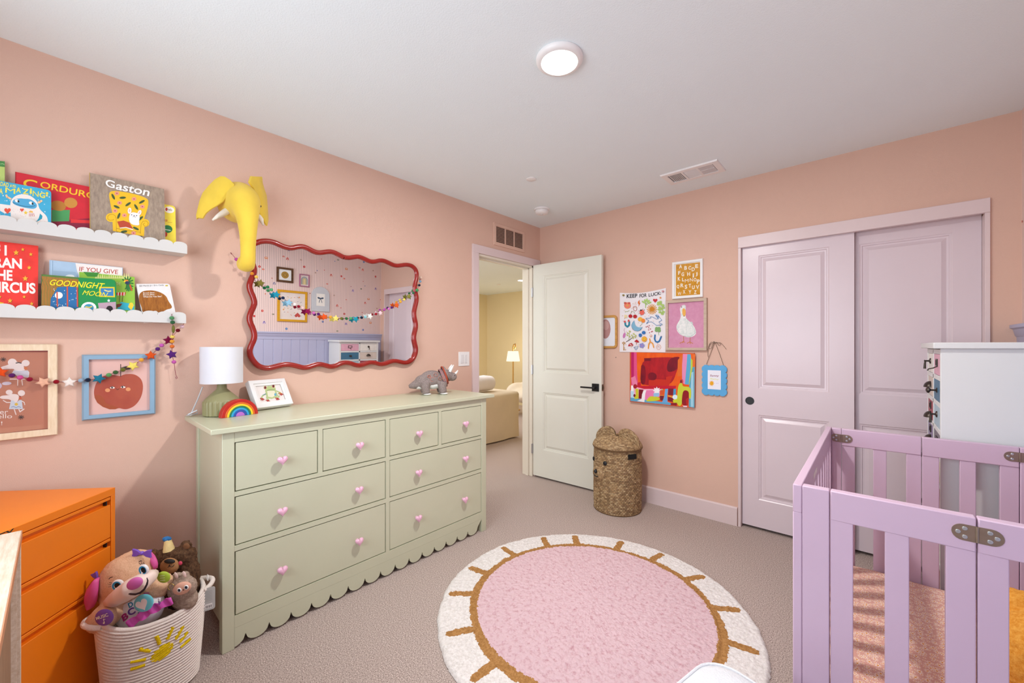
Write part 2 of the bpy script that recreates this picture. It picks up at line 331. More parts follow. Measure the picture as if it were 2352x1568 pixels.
# moulded two-panel doors
def panel_face(mb, O, U, V, w, h, t, panels, side=1):
    """slab with sunk moulding rings round raised panels on its face; O lower corner of the front face"""
    O, U, V = Vector(O), Vector(U), Vector(V); N = U.cross(V)
    xs = sorted({0, w} | {p[0] for p in panels} | {p[1] for p in panels}); ys = sorted({0, h} | {p[2] for p in panels} | {p[3] for p in panels})
    for i in range(len(xs)-1):
        for j in range(len(ys)-1):
            if any(p[0] <= xs[i] < p[1] and p[2] <= ys[j] < p[3] for p in panels): continue
            mb.add([O+U*xs[i]+V*ys[j], O+U*xs[i+1]+V*ys[j], O+U*xs[i+1]+V*ys[j+1], O+U*xs[i]+V*ys[j+1]], [(0,1,2,3)])
    for (a0, a1, b0, b1) in panels:
        prof = [(0, 0), (.006, -.004), (.012, -.0045), (.016, -.010), (.024, -.011), (.042, -.003), (.044, -.0015)]
        rs = [[O+U*a+V*b+N*d for a, b in ((a0+i, b0+i), (a1-i, b0+i), (a1-i, b1-i), (a0+i, b1-i))] for i, d in prof]
        P = [p for r in rs for p in r]; fs = []
        for j in range(len(rs)-1):
            for i in range(4): fs.append((j*4+i, j*4+(i+1) % 4, (j+1)*4+(i+1) % 4, (j+1)*4+i))
        fs.append(tuple((len(rs)-1)*4+i for i in range(4))); mb.add(P, fs)
    B = [O, O+U*w, O+U*w+V*h, O+V*h]; K = [p - N*t for p in B]
    mb.add(B + K, [(7,6,5,4), (1,0,4,5), (2,1,5,6), (3,2,6,7), (0,3,7,4)])
# door_1: the open bedroom door, hinged by the corner
hx, hy = .012, -.121; fx, fy = .742, -.098
U = Vector((fx-hx, fy-hy, 0)); dw = U.length; U.normalize(); V = Vector((0, 0, 1)); N = U.cross(V)
dO = Vector((hx, hy, .018)); dh = 2.03
def dl(u, v):
    d = ray(u, v); t = (dO-CAM).dot(N)/d.dot(N); p = CAM+d*t-dO; return p.dot(U), p.dot(V)
k = .38273; q = lambda X, Y: dl(1030 + X*k, 560 + Y*k)
pt0, pt1 = q(568, 190), q(842, 785); pb0, pb1 = q(568, 890), q(842, 1300)
mb = MB(); panel_face(mb, dO, U, V, dw, dh, .035, [(pt0[0], pt1[0], pt1[1]-.0, pt0[1]), (pb0[0], pb1[0], pb1[1]+.012, pb0[1])])
d1 = S('door_1', mb, door_m, ang=25)
hn = q(884, 861)
mb = MB(); c = dO + U*hn[0] + V*hn[1]; mb.obox(c + N*.005, U*.033, V*.033, N*.005); S('handle_rose', mb, black_m, d1, bevel=.002)
mb = MB(); mb.cyl(c + N*.01, c + N*.05, .009, n=12); mb.obox(c + N*.05 - U*.055, U*.066, V*.007, N*.007); S('door_handle', mb, black_m, d1, bevel=.002)
mb = MB(); e = dO + U*dw + V*hn[1] - N*.017; mb.obox(e + U*.001, U*.0015, V*.028, N*.0125); mb.obox(e + U*.006, U*.006, V*.012, N*.006); S('latch_plate', mb, mat('#6B5A4C', .35, .8, name='bronze_metal'), d1)
st_m = mat('#B9BABD', .35, .8, name='satin_steel')
for Y in (291, 754, 1226):
    z = q(500, Y)[1]; c = dO + V*z - U*.008 + N*.003; mb = MB(); mb.cyl(c - V*.045, c + V*.045, .006, n=10); mb.obox(c - U*.006 - N*.006, U*.004, V*.045, N*.012); S('hinge', mb, st_m, d1)
# door_2 and door_3: sliding closet doors
def kdoor(name, x0, x1, yf, panels):
    mb = MB(); panel_face(mb, (x0, yf, .02), (1,0,0), (0,0,1), x1-x0, KZ-.0065, .034, panels); return S(name, mb, closet_m, ang=25)
def kp(u0, v0, u1, v1, yf, x0):
    a = ony(u0, v0, yf); b = ony(u1, v1, yf); return (a.x-x0, b.x-x0)
yA, yB = .016, .062; xA0, xA1 = 1.787, 2.39; xB0, xB1 = 2.36, 2.904
z5 = lambda X, Y: (1700 + X*.29988, 530 + Y*.29988)
a = kp(*z5(140, 190), *z5(683, 1240), yA, xA0); zt = ony(*z5(140, 190), yA).z-.02; zb = ony(*z5(140, 1207), yA).z-.02; zt2 = ony(*z5(140, 1408), yA).z-.02
d2 = kdoor('door_2', xA0, xA1, yA, [(a[0], a[1], zb, zt), (a[0], a[1], .19, zt2)])
mb = MB(); c = ony(1722, 920, yA); mb.lathe([(.0, .0008), (.022, .0008), (.0225, .003), (.026, .003), (.0275, .001), (.0275, 0)], c, 28, axis=(0, -1, 0)); S('door_pull', mb, black_m, d2)
z6 = lambda X, Y: (1660 + X*.36986, 420 + Y*.36986)
a0 = ony(*z6(848, 390), yB).x - xB0; a1 = ony(*z6(1430, 320), yB).x - xB0
d3 = kdoor('door_3', xB0, xB1, yB, [(a0, a1, zb, zt), (a0, a1, .19, zt2)])
# hallway / living room beyond the door
mb = MB(); mb.box(-4.3, -4.18, YR, 3.52, 0, H); S('wall_hall_left', mb, yellow_m)
mb = MB(); mb.box(-4.3, 0, 3.4, 3.52, 0, H); S('wall_hall_back', mb, yellow_m)
mb = MB(); mb.box(-4.3, -.0, YR-.12, YR, 0, H); S('wall_hall_rear', mb, yellow_m)
mb = MB(); mb.box(-.12, 0, .12, 3.52, 0, H); S('wall_hall_right', mb, yellow_m)

# ---- camera ----
cam = bpy.data.cameras.new('camera'); co = bpy.data.objects.new('camera', cam); C.objects.link(co); bpy.context.scene.camera = co
cam.sensor_fit = 'HORIZONTAL'; cam.sensor_width = 36; cam.lens = F/2352*36; cam.shift_y = (CY-784)/2352; cam.clip_start = .02
co.location = CAM; co.rotation_euler = (PI/2, 0, YAW)
# ---- lights ----
def area(name, loc, rot, sx, sy, power, col, spread=None, shape='RECTANGLE'):
    l = bpy.data.lights.new(name, 'AREA'); l.shape = shape; l.size = sx; l.size_y = sy; l.energy = power; l.color = col
    if spread: l.spread = spread
    o = bpy.data.objects.new(name, l); C.objects.link(o); o.location = loc; o.rotation_euler = rot; return o
area('window_light', ((QX0+QX1)/2, YR - .14, (QZ0+QZ1)/2), (PI/2, 0, 0), QX1-QX0, QZ1-QZ0, 53, (.80, .905, 1))
area('lamp_light', (1.524, -1.834, 2.412), (0, 0, 0), .13, .13, 33, (1, .98, .95), shape='DISK')
area('living_room_light', (-2.2, .6, 2.40), (0, 0, 0), 1.6, 3.0, 52, (.97, .97, 1))
area('living_room_fill_light', (-2.2, YR + .1, 1.4), (PI/2, 0, 0), 2.4, 1.6, 60, (.86, .93, 1))  # added cool fill for the living room; no window is built there
wd = bpy.data.worlds.new('sky'); bpy.context.scene.world = wd; wd.use_nodes = True
bg = wd.node_tree.nodes['Background']; sk = wd.node_tree.nodes.new('ShaderNodeTexSky'); sk.sky_type = 'HOSEK_WILKIE'; sk.turbidity = 4; sk.sun_direction = (.3, .6, .75)
wd.node_tree.links.new(sk.outputs[0], bg.inputs[0]); bg.inputs[1].default_value = .35
sc = bpy.context.scene; sc.view_settings.view_transform = 'Standard'; sc.view_settings.look = 'None'; sc.view_settings.gamma = 1; sc.view_settings.use_curve_mapping = False
sc.view_settings.exposure = 0.0
try:
    sc.cycles.use_denoising = True; sc.cycles.max_bounces = 9; sc.cycles.diffuse_bounces = 6; sc.cycles.caustics_reflective = True; sc.cycles.caustics_refractive = False; sc.cycles.sample_clamp_indirect = 6
except Exception: pass
# ================= FURNITURE =================
sage = mat('#C6C8AD', .33, var=.02, vs=4, bump=.03, bs=120, name='sage_cream_paint')
def heart_ring(c, U, V, N, r, d, s, n=24):
    c = Vector(c); o = []
    for i in range(n):
        t = 2*PI*i/n; a = math.sin(t)**3; b = (13*math.cos(t)-5*math.cos(2*t)-2*math.cos(3*t)-math.cos(4*t))/16
        o.append(c + U*(-a*r*s) + V*((b + .1)*r*s - .1*r) + N*d)
    return o
# ---- dresser ----
dz = .931
t = thing('dresser', 'long sage cream dresser of eight drawers with pink heart knobs and scalloped apron', 'dresser', (.24, -1.986, 0))
DF, DY0, DY1 = .485, -2.745, -1.227
MB().box(.004, .505, -2.787, -1.166, .909, dz).build('dresser_top', sage, t, bevel=.003)
for i, (a, b) in enumerate(((DY0, DY0 + .044), (DY1 - .044, DY1))):
    mb = MB(); s = 1 if i == 0 else -1; yo = a if i == 0 else b
    P = lambda z, w0, w1: [(DF, a, z), (DF, b, z), (w0, b, z), (w0, a, z)]
    mb.box(DF - .044, DF, a, b, 0, .909); mb.build('leg', sage, t, bevel=.002)
    MB().box(.012, .05, a, b, 0, .909).build('leg', sage, t, bevel=.002)
    ys = (yo + s*.008, yo + s*.026); MB().box(.05, DF - .044, min(ys), max(ys), .10, .909).build('side_panel', sage, t, bevel=.001)
mb = MB(); yl, yr = -2.701, -1.271
for z0, z1 in ((.864, .909), (.637, .656), (.408, .430), (.088, .137)): mb.box(DF - .03, DF - .001, yl, yr, z0, z1)
mb.box(DF - .03, DF - .0012, -1.997, -1.974, .09, .87); mb.box(DF - .03, DF - .0014, -2.36, -2.338, .65, .87); mb.box(DF - .03, DF - .0014, -1.636, -1.614, .65, .87)
mb.box(.02, DF - .06, yl, yr, .09, .9); mb.box(.006, .012, DY0 + .01, DY1 - .01, .09, .9)
mb.build('case', sage, t)
# scalloped apron
top, out = [(yl, .0875)], []
y = yl; pts = []
cus = [-2.661 + .0903*i for i in range(16)]
segs = [(-2.7513, cus[0])] + [(cus[i], cus[i+1]) for i in range(15)]
for a, b in segs:
    for j in range(13):
        yy = a + (b-a)*j/12; zz = .048 - .04*math.sqrt(max(0, 1 - (2*j/12 - 1)**2))
        if yl <= yy <= yr: pts.append((yy, zz))
if pts[0][0] > yl + 1e-4: pts.insert(0, (yl, .010))
L = [(DF - .001, y, z) for y, z in pts] + [(DF - .001, yr, .0875), (DF - .001, yl, .0875)]
L2 = [(DF - .02, y, z) for _, y, z in L]
MB().pris(L2[::-1], L[::-1]).build('apron', sage, t)
knob_m = mat('#E7B3CB', .22, var=.03, vs=20, name='glossy_pink_enamel', coat=.5)
cols = [(-2.698, -2.3615, .658, .863), (-2.3365, -1.9985, .658, .863), (-1.9725, -1.6375, .658, .863), (-1.6125, -1.2725, .658, .863),
        (-2.698, -1.9985, .432, .635), (-1.9725, -1.2725, .432, .635), (-2.698, -1.9985, .139, .406), (-1.9725, -1.2725, .139, .406)]
kns = [[(-2.524, .757)], [(-2.158, .755)], [(-1.791, .757)], [(-1.43, .762)], [(-2.524, .528), (-2.161, .527)], [(-1.795, .53), (-1.431, .536)], [(-2.524, .264), (-2.161, .263)], [(-1.797, .266), (-1.437, .272)]]
X1, Y1, Z1 = Vector((1, 0, 0)), Vector((0, 1, 0)), Vector((0, 0, 1))
for (a, b, z0, z1), ks in zip(cols, kns):
    d = MB().box(.08, DF - .003, a + .0015, b - .0015, z0 + .002, z1 - .0025).build('drawer', sage, t, bevel=.0012)
    for y, z in ks:
        mb = MB(); c = Vector((DF - .003, y, z)); mb.cyl(c, c + X1*.02, .008, n=12)
        mb.rings([heart_ring(c, -Y1, Z1, X1, .0225, dd, ss) for dd, ss in ((.014, .45), (.0155, .75), (.019, .95), (.024, 1), (.029, .93), (.034, .72), (.0365, .4))])
        mb.build('heart_knob', knob_m, d, ang=70)
# ---- crib ----
crib_m = mat('#CDB2C6', .4, var=.02, vs=4, bump=.03, bs=150, name='lavender_pink_paint')
crib = thing('crib', 'lavender pink folding crib with hinged slatted ends beside the white cabinet', 'crib', (2.643, -1.365, 0))
CX0, CX1, CZ, CR = 2.315, 2.971, .897, .823
steel = mat('#A59686', .3, .85, var=.08, vs=60, name='brushed_bronze_steel'); screw_m = mat('#C9D4DA', .25, .8, name='zinc_screw')
def hinge(par, cx, yf, s, zc):
    mb = MB(); n = 10; o = []
    for i in range(n+1): o.append((.0365 - .0 + .017*math.cos(-PI/2 + PI*i/n) - .0, .0175*math.sin(-PI/2 + PI*i/n)))
    o = [(x - .0155, z) for x, z in o]
    loop = [(x, z) for x, z in o] + [(-x, z) for x, z in [(p[0], p[1]) for p in o][::-1]]
    A0 = [(cx + x, yf, zc + z) for x, z in loop]; B0 = [(cx + x, yf - s*.002, zc + z) for x, z in loop]
    mb.pris(A0 if s < 0 else A0, B0); h = mb.build('hinge', steel, par, flat=True)
    mb = MB(); mb.cyl((cx, yf - s*.002, zc - .0165), (cx, yf - s*.002, zc + .0165), .003, n=10); mb.build('hinge_pin', steel, h)
    for sx in (-1, 1):
        for dx, dzz in ((.018, .009), (.018, -.009), (.028, 0)):
            MB().lathe([(0, .0025), (.0034, .0025), (.0042, .0018), (.0042, 0)], (cx + sx*dx, yf - s*.0015, zc + dzz), 10, axis=(0, -s, 0)).build('screw', screw_m, h)
def crib_end(y0, y1, name, slat_x, mid, rail_split, hx):
    """one folding end: two stiles, split rails, slats"""
    P = []
    for xa, xb in ((CX0 + .0205, 2.3925 if y0 < -1.5 else 2.3695), (2.8935 if y0 < -1.5 else 2.875, CX1 - .0205)): P.append(MB().box(xa, xb, y0, y1, .02, CZ).build('stile', crib_m, crib, bevel=.0025))
    xs0, xs1 = (2.3945, 2.8915) if y0 < -1.5 else (2.371, 2.8735)
    for xa, xb in ((xs0, mid - .0012), (mid + .0012, xs1)):
        P.append(MB().box(xa, xb, y0, y1, CR, CZ).build('top_rail', crib_m, crib, bevel=.0025)); MB().box(xa, xb, y0, y1, .16, .22).build('bottom_rail', crib_m, crib, bevel=.0025)
    for xa, xb in slat_x: MB().box(xa, xb, y0 + .003, y1 - .003, .215, CR + .001).build('slat', crib_m, crib, bevel=.002)
    return P
m = 2.643
P = crib_end(-1.878, -1.852, 'f', [(2.3945, 2.439), (2.497, 2.539), (2.597, m - .0012), (m + .0012, 2.688), (2.747, 2.789), (2.847, 2.8915)], m, 0, 0)
hinge(P[2], m, -1.878, 1, .862); hinge(P[4 if len(P) > 4 else 3], m, -1.878, 1, .26)
m2 = 2.623
P = crib_end(-.862, -.836, 'b', [(2.371, 2.416), (2.476, 2.518), (2.578, m2 - .0012), (m2 + .0012, 2.672), (2.727, 2.769), (2.828, 2.8735)], m2, 0, 0)
hinge(P[0], 2.3702, -.862, 1, .855); hinge(P[1], 2.8743, -.862, 1, .862)
for xa, xb in ((CX0, CX0 + .02), (CX1 - .02, CX1)):
    MB().box(xa, xb, -1.878, -.836, CR, CZ).build('side_rail', crib_m, crib, bevel=.0025); MB().box(xa, xb, -1.878, -.836, .12, .19).build('side_rail', crib_m, crib, bevel=.0025)
    for ya, yb in ((-1.878, -1.83), (-.886, -.836)): MB().box(xa, xb, ya, yb, 0, CR + .001).build('leg', crib_m, crib, bevel=.0025)
    for i in range(9):
        yy = -1.75 + i*.1; MB().box(xa + .003, xb - .003, yy - .02, yy + .02, .185, CR + .001).build('slat', crib_m, crib, bevel=.002)
MB().box(CX0 + .0195, CX0 + .0208, -1.60, -1.50, .845, .862).build('warning_label', mat('#E5DDD8', .5, name='label_paper'), crib)
MB().box(CX0 + .022, CX1 - .022, -1.85, -.864, .20, .214).build('base_board', mat('#CDBFB4', .6, name='plain_board'), crib)
# mattress with daisy sheet
def daisy():
    m = bpy.data.materials.new('peach_daisy_cotton'); m.use_nodes = True; nt = m.node_tree; b = nt.nodes['Principled BSDF']; b.inputs['Roughness'].default_value = .9; b.inputs['Specular IOR Level'].default_value = .1
    tc = nt.nodes.new('ShaderNodeTexCoord'); L = nt.links; N = nt.nodes.new
    col = None; base = N('ShaderNodeRGB'); base.outputs[0].default_value = lin('#D6A394'); prev = base.outputs[0]
    for sc_, seed, pr, cr in ((46, 0, .40, .12), (72, 5.3, .34, .11)):
        mp = N('ShaderNodeMapping'); mp.inputs['Location'].default_value = (seed, seed*.7, 0); L.new(tc.outputs['Object'], mp.inputs[0])
        v = N('ShaderNodeTexVoronoi'); v.voronoi_dimensions = '2D'; v.inputs['Scale'].default_value = sc_; v.inputs['Randomness'].default_value = .75; L.new(mp.outputs[0], v.inputs['Vector'])
        # petals: angle around the cell centre
        s1 = N('ShaderNodeVectorMath'); s1.operation = 'SUBTRACT'; L.new(mp.outputs[0], s1.inputs[0]); L.new(v.outputs['Position'], s1.inputs[1])
        sp = N('ShaderNodeSeparateXYZ'); L.new(s1.outputs[0], sp.inputs[0]); at = N('ShaderNodeMath'); at.operation = 'ARCTAN2'; L.new(sp.outputs['Y'], at.inputs[0]); L.new(sp.outputs['X'], at.inputs[1])
        k7 = N('ShaderNodeMath'); k7.operation = 'MULTIPLY'; k7.inputs[1].default_value = 9; L.new(at.outputs[0], k7.inputs[0]); cs = N('ShaderNodeMath'); cs.operation = 'COSINE'; L.new(k7.outputs[0], cs.inputs[0])
        pm = N('ShaderNodeMath'); pm.operation = 'MULTIPLY_ADD'; pm.inputs[1].default_value = pr*.3; pm.inputs[2].default_value = pr*.75; L.new(cs.outputs[0], pm.inputs[0])
        lt = N('ShaderNodeMath'); lt.operation = 'LESS_THAN'; L.new(v.outputs['Distance'], lt.inputs[0]); L.new(pm.outputs[0], lt.inputs[1])
        mx = N('ShaderNodeMix'); mx.data_type = 'RGBA'; L.new(lt.outputs[0], mx.inputs[0]); L.new(prev, mx.inputs[6]); mx.inputs[7].default_value = lin('#EBD2C2')
        l2 = N('ShaderNodeMath'); l2.operation = 'LESS_THAN'; l2.inputs[1].default_value = cr; L.new(v.outputs['Distance'], l2.inputs[0])
        m3 = N('ShaderNodeMix'); m3.data_type = 'RGBA'; L.new(l2.outputs[0], m3.inputs[0]); L.new(mx.outputs[2], m3.inputs[6]); m3.inputs[7].default_value = lin('#D98A2B'); prev = m3.outputs[2]
    L.new(prev, b.inputs['Base Color']); return m
mt = thing('crib_mattress', 'peach daisy print sheet stretched over the mattress inside the pink crib', 'mattress', (2.643, -1.36, .214))
mb = MB(); nx, ny = 26, 40; x0, x1, y0, y1 = 2.345, 2.941, -1.842, -.868
top = [[None]*(ny+1) for _ in range(nx+1)]
vs = []; fs = []
for i in range(nx+1):
    for j in range(ny+1):
        x = x0 + (x1-x0)*i/nx; y = y0 + (y1-y0)*j/ny
        e = min(i, nx-i, j, ny-j); z = .322 - (.03 if e == 0 else .007 if e == 1 else 0) + .0045*noise.noise(Vector((x*9, y*9, 0))) + .003*noise.noise(Vector((x*30, y*14, 3)))
        vs.append((x, y, z))
for i in range(nx):
    for j in range(ny): fs.append((i*(ny+1)+j, (i+1)*(ny+1)+j, (i+1)*(ny+1)+j+1, i*(ny+1)+j+1))
rim = [i*(ny+1) for i in range(nx+1)] + [nx*(ny+1)+j for j in range(1, ny+1)] + [i*(ny+1)+ny for i in range(nx-1, -1, -1)] + [j for j in range(ny-1, 0, -1)]
n0 = len(vs); vs += [(vs[i][0], vs[i][1], .214) for i in rim]; k = len(rim)
fs += [(rim[(i+1) % k], rim[i], n0+i, n0+(i+1) % k) for i in range(k)]
mb.add(vs, fs).build('fitted_sheet', daisy(), mt, ang=80)
MB().box(x0+.01, x1-.01, y0+.01, y1-.01, .2145, .285).build('foam_core', mat('#E9DED2', .8, name='foam'), mt)
# orange soft toy in the crib
pl = thing('orange_plush', 'orange fleecy toy animal lying on the daisy sheet at the crib edge', 'soft toy', (2.83, -1.42, .323))
mb = MB(); c0 = atd(2375, 1330, 1.49); c0.z = max(c0.z, .40)
c0 = Vector((2.80, -1.49, .445))
mb.ell(c0, (.088, .11, .118)); mb.ell(c0 + Vector((-.01, .12, .06)), (.07, .065, .065)); mb.ell(c0 + Vector((-.03, -.12, -.085)), (.035, .05, .034)); mb.ell(c0 + Vector((.07, -.11, -.085)), (.035, .055, .034)); mb.ell(c0 + Vector((-.06, .07, -.075)), (.034, .04, .045)); mb.ell(c0 + Vector((.06, .07, -.075)), (.034, .04, .045))
ob = remesh(mb, .007, .0035, 90); ob.build('body', two_tone('orange_fleece', '#D98A28', '#F0B050', 120, .95, .6, dist=.004), pl, ang=180)
for s in (-1, 1): MB().ell(c0 + Vector((-.01 + s*.05, .135, .115)), (.022, .012, .026), nu=12, nv=8).build('ear', two_tone('orange_fleece_ear', '#D08020', '#E8A040', 120, .95, .4), pl)
# ---- apothecary cabinet ----
white_m = mat('#DCDEDD', .45, var=.02, vs=3, bump=.04, bs=90, name='white_cabinet_paint')
ap = thing('apothecary_cabinet', 'tall white cabinet of small multicoloured drawers with antique pulls behind the crib', 'cabinet', (2.85, -.51, 0))
ax0, ax1, ay0, ay1 = 2.682, 2.985, -.785, -.237
MB().box(ax0 - .022, ax1, ay0 - .016, ay1 + .016, 1.256, 1.281).build('cabinet_top', white_m, ap, bevel=.003)
mb = MB(); mb.box(ax0, ax1, ay0, ay0 + .022, .0, 1.256); mb.box(ax0, ax1, ay1 - .022, ay1, .0, 1.256); mb.box(ax1 - .008, ax1, ay0 + .02, ay1 - .02, .02, 1.25); my = (ay0 + ay1)/2
mb.box(ax0, ax0 + .2, my - .009, my + .009, .05, 1.25)
rows = [1.244 - .1125*i for i in range(11)]
for z in rows: mb.box(ax0, ax0 + .25, ay0 + .02, ay1 - .02, z - .011, z + .009)
mb.box(ax0 + .02, ax1 - .01, ay0 + .01, ay1 - .01, .05, .08); mb.build('carcass', white_m, ap, bevel=.0015)
bronze = mat('#4A423C', .35, .75, var=.15, vs=50, name='aged_bronze')
nearc = ['#DDA9BC', '#3F7391', '#A9C4D2', '#6F6B76', '#D9CDB8', '#C7A0A8', '#8FAFB0', '#E5E2DC', '#A36E78', '#5A7F96']
farc = ['#E9E7E0', '#D6CABF', '#9E4450', '#8A7FA4', '#A9C4D2', '#DDA9BC', '#D9CDB8', '#3F7391', '#E5E2DC', '#B98A70']
pull_near = ['card', 'knob', 'drop', 'card', 'knob', 'cup', 'drop', 'knob', 'cup', 'card']; pull_far = ['drop', 'cup', 'cardcup', 'cardcup', 'knob', 'drop', 'knob', 'card', 'cup', 'knob']
for cc, pp, ya, yb in ((nearc, pull_near, ay0 + .0235, my - .0105), (farc, pull_far, my + .0105, ay1 - .0235)):
    for i in range(10):
        z1, z0 = rows[i] - .0125, rows[i+1] + .0105; yc, zc = (ya+yb)/2, (z0+z1)/2
        d = MB().box(ax0 + .002, ax0 + .22, ya, yb, z0, z1).build('drawer', mat(cc[i], .5, var=.06, vs=25, bump=.05, bs=80), ap, bevel=.0012)
        mb = MB(); f = ax0 + .002; k = pp[i]
        if k in ('card', 'cardcup'):
            zz = zc + (.018 if k == 'cardcup' else .006); ring(mb, (f, yc + .026, zz - .014), (0, -1, 0), (0, 0, 1), .052, .032, .005, 0, .004)
            if k == 'card': mb.tube([(f, yc, zz - .014), (f - .012, yc, zz - .022), (f - .026, yc, zz - .026), (f - .03, yc, zz - .034)], .0025, 8)
        if k in ('cup', 'cardcup'):
            zz = zc + (-.022 if k == 'cardcup' else .01)
            rs = []
            for j in range(7):
                a = PI/2*j/6; rs.append([(f - .026*math.sin(a)*abs(math.sin(PI*q/10))**.7 if 0 < q < 10 else f, yc + .030*math.cos(PI*q/10), zz - .016 + .030*math.cos(a)*math.sin(PI*q/10)) for q in range(11)])
            P = [p for r in rs for p in r]; mb.add(P, [(j*11+q, j*11+q+1, (j+1)*11+q+1, (j+1)*11+q) for j in range(6) for q in range(10)])
        if k == 'knob': mb.lathe([(.011, 0), (.011, .003), (.004, .006), (.004, .02), (.014, .025), (.013, .031), (.006, .035), (0, .036)], (f, yc, zc), 18, axis=(-1, 0, 0))
        if k == 'drop':
            mb.lathe([(.014, 0), (.013, .004), (.004, .007), (.004, .02), (.006, .022), (0, .024)], (f, yc, zc + .008), 16, axis=(-1, 0, 0)); mb.tube([(f - .018, yc, zc + .01), (f - .02, yc, zc - .004), (f - .021, yc, zc - .03)], [.003, .004, .005], 10)
        mb.build('pull', bronze, d)
# ---- orange filing cabinet ----
org = mat('#F08010', .38, var=.03, vs=5, bump=.03, bs=300, name='orange_powder_coat')
oz = .728; A = onz(265, 1118.5, oz); th = math.radians(41.752 + 6.0); E1 = Vector((math.sin(th), -math.cos(th), 0)); N1 = Vector((math.cos(th), math.sin(th), 0)); ow, od = .45, .415
t = thing('filing_cabinet', 'bright orange steel filing cabinet angled into the corner beside the toy basket', 'cabinet', A - N1*.2 + E1*.2 - Z1*oz)
def ob(mb, e0, e1, n0, n1, z0, z1, m=None):
    return mb.obox(Vector((A.x, A.y, 0)) + E1*(e0+e1)/2 + N1*(n0+n1)/2 + Z1*(z0+z1)/2, E1*(e1-e0)/2, N1*(n1-n0)/2, Z1*(z1-z0)/2, m)
mb = MB(); ob(mb, 0, ow, -od, 0, oz-.027, oz); ob(mb, 0, .017, -od, 0, .0, oz-.026); ob(mb, ow-.017, ow, -od, 0, .0, oz-.026); ob(mb, .016, ow-.016, -od, -.03, .03, oz-.02); ob(mb, .016, ow-.016, -.03, -.002, .0, .045)
mb.build('carcass', org, t, bevel=.0015)
zs = []
for Y0, Y1 in ((302, 905), (912, None)): pass
pz = lambda X, Y: CAM.z + (CY - (1090 + Y*.15303)) * ((onz(265, 1118.5, oz) - CAM).dot(FV) / F)
z_edges = [(pz(1657, 303), pz(1657, 900)), (pz(1657, 912), pz(1657, 912) - (pz(1657, 303) - pz(1657, 900))), ]
h1 = z_edges[0][0] - z_edges[0][1]; g = z_edges[0][1] - z_edges[1][0]
z_edges.append((z_edges[1][1] - g, .047))
for z1, z0 in z_edges:
    mb = MB(); ob(mb, .019, ow-.019, -.028, -.001, z1 - .011, z1); ob(mb, .019, ow-.019, -.028, -.001, z0, z1 - .029); ob(mb, .019, ow-.019, -.030, -.017, z1 - .03, z1 - .010)
    d = mb.build('drawer', org, t, bevel=.002)
    mb = MB(); ob(mb, .028, .033, -.016, -.006, z1 - .028, z1 - .0115); mb.build('drawer_catch', black_m, d)
O = A + E1*(ow/2 + .035) + N1*.0006 - Z1*.021
ar = Art(O, -E1*1 if False else E1, Z1); ar.N = N1
ar = Art(A + E1*.215 + N1*.0004 - Z1*.0195, E1, Z1); s_ = ar.N.dot(N1)
if s_ < 0: ar = Art(A + E1*.305 + N1*.0004 - Z1*.0195, -E1, Z1)
bp = [onz(60, 1208, oz - .008)]
# badge: lettering at the top of the front, only its end shows beside the desk
L0 = onz(0, 1221, oz); pe = (onz(40, 1211, oz) - A).dot(E1); ar = Art(A + E1*(pe + .1) + N1*.0004 - Z1*.0215, -E1, Z1)
ar.text(black_m, 'BISLEY', (0, .002), (.1, .002), (0, .0205), bold=.012); ar.mb.build('badge_lettering', black_m, t)
# ---- light oak desk edge ----
oak = two_tone('light_oak', '#CDB59A', '#EADCCB', 12, .5, .12, stretch=(1, 9, 9), detail=5, lo=.3, hi=.7, spec=.4)
oakd = two_tone('oak_side', '#8D6F58', '#A98A70', 12, .6, .1, stretch=(9, 9, 1), detail=5, lo=.3, hi=.7)
kz = .75; K = onz(50, 1217, kz)
t = thing('oak_desk', 'light oak desk whose corner shows at the lower left edge of the photo', 'desk', (K.x + .4, K.y - .3, 0))
MB().box(K.x, K.x + .95, K.y - .56, K.y, kz - .022, kz).build('desk_top', oak, t, bevel=.0015)
MB().box(K.x, K.x + .95, K.y - .0003, K.y + .0012, kz - .022, kz - .0005).build('edge_band', mat('#C58A66', .5, name='warm_edge_band'), t)
MB().box(K.x, K.x + .02, K.y - .56, K.y - .001, 0, kz - .022).build('side_panel', oak, t, bevel=.001); MB().box(K.x + .93, K.x + .95, K.y - .56, K.y - .001, 0, kz - .022).build('side_panel', oak, t, bevel=.001)
MB().box(K.x + .02, K.x + .93, K.y - .03, K.y - .014, .08, kz - .022).build('back_panel', oakd, t); MB().box(K.x + .105, K.x + .112, K.y - .018, K.y - .004, 0, kz - .022).build('batten', oak, t)
# ---- white ottoman ----
bou = mat('#D9DBDE', .95, var=.02, vs=60, bump=.5, bs=260, name='white_boucle', spec=.1, sheen=.3)
oc = .44; c1 = onz(1663, 1512, oc); ga = math.radians(-13)
t = thing('ottoman', 'white upholstered ottoman corner standing on the round rug beside the crib', 'ottoman', (c1.x + .1, c1.y - .3, .0))
E2 = Vector((math.cos(ga), math.sin(ga), 0)) ; N2 = Vector((-E2.y, E2.x, 0))
def rr(cx, cy, hw, hd, r, z, n=6):
    o = []
    for qx, qy, a0 in ((1, 1, 0), (-1, 1, PI/2), (-1, -1, PI), (1, -1, 1.5*PI)):
        for i in range(n+1):
            a = a0 + PI/2*i/n; p = E2*(cx + qx*(hw-r) + r*math.cos(a)) + N2*(cy + qy*(hd-r) + r*math.sin(a)); o.append(Vector((c1.x + p.x, c1.y + p.y, z)))
    return o
hw, hd = .165, .20; ocx, ocy = hw - .035, -hd + .0
def ott(x): return x
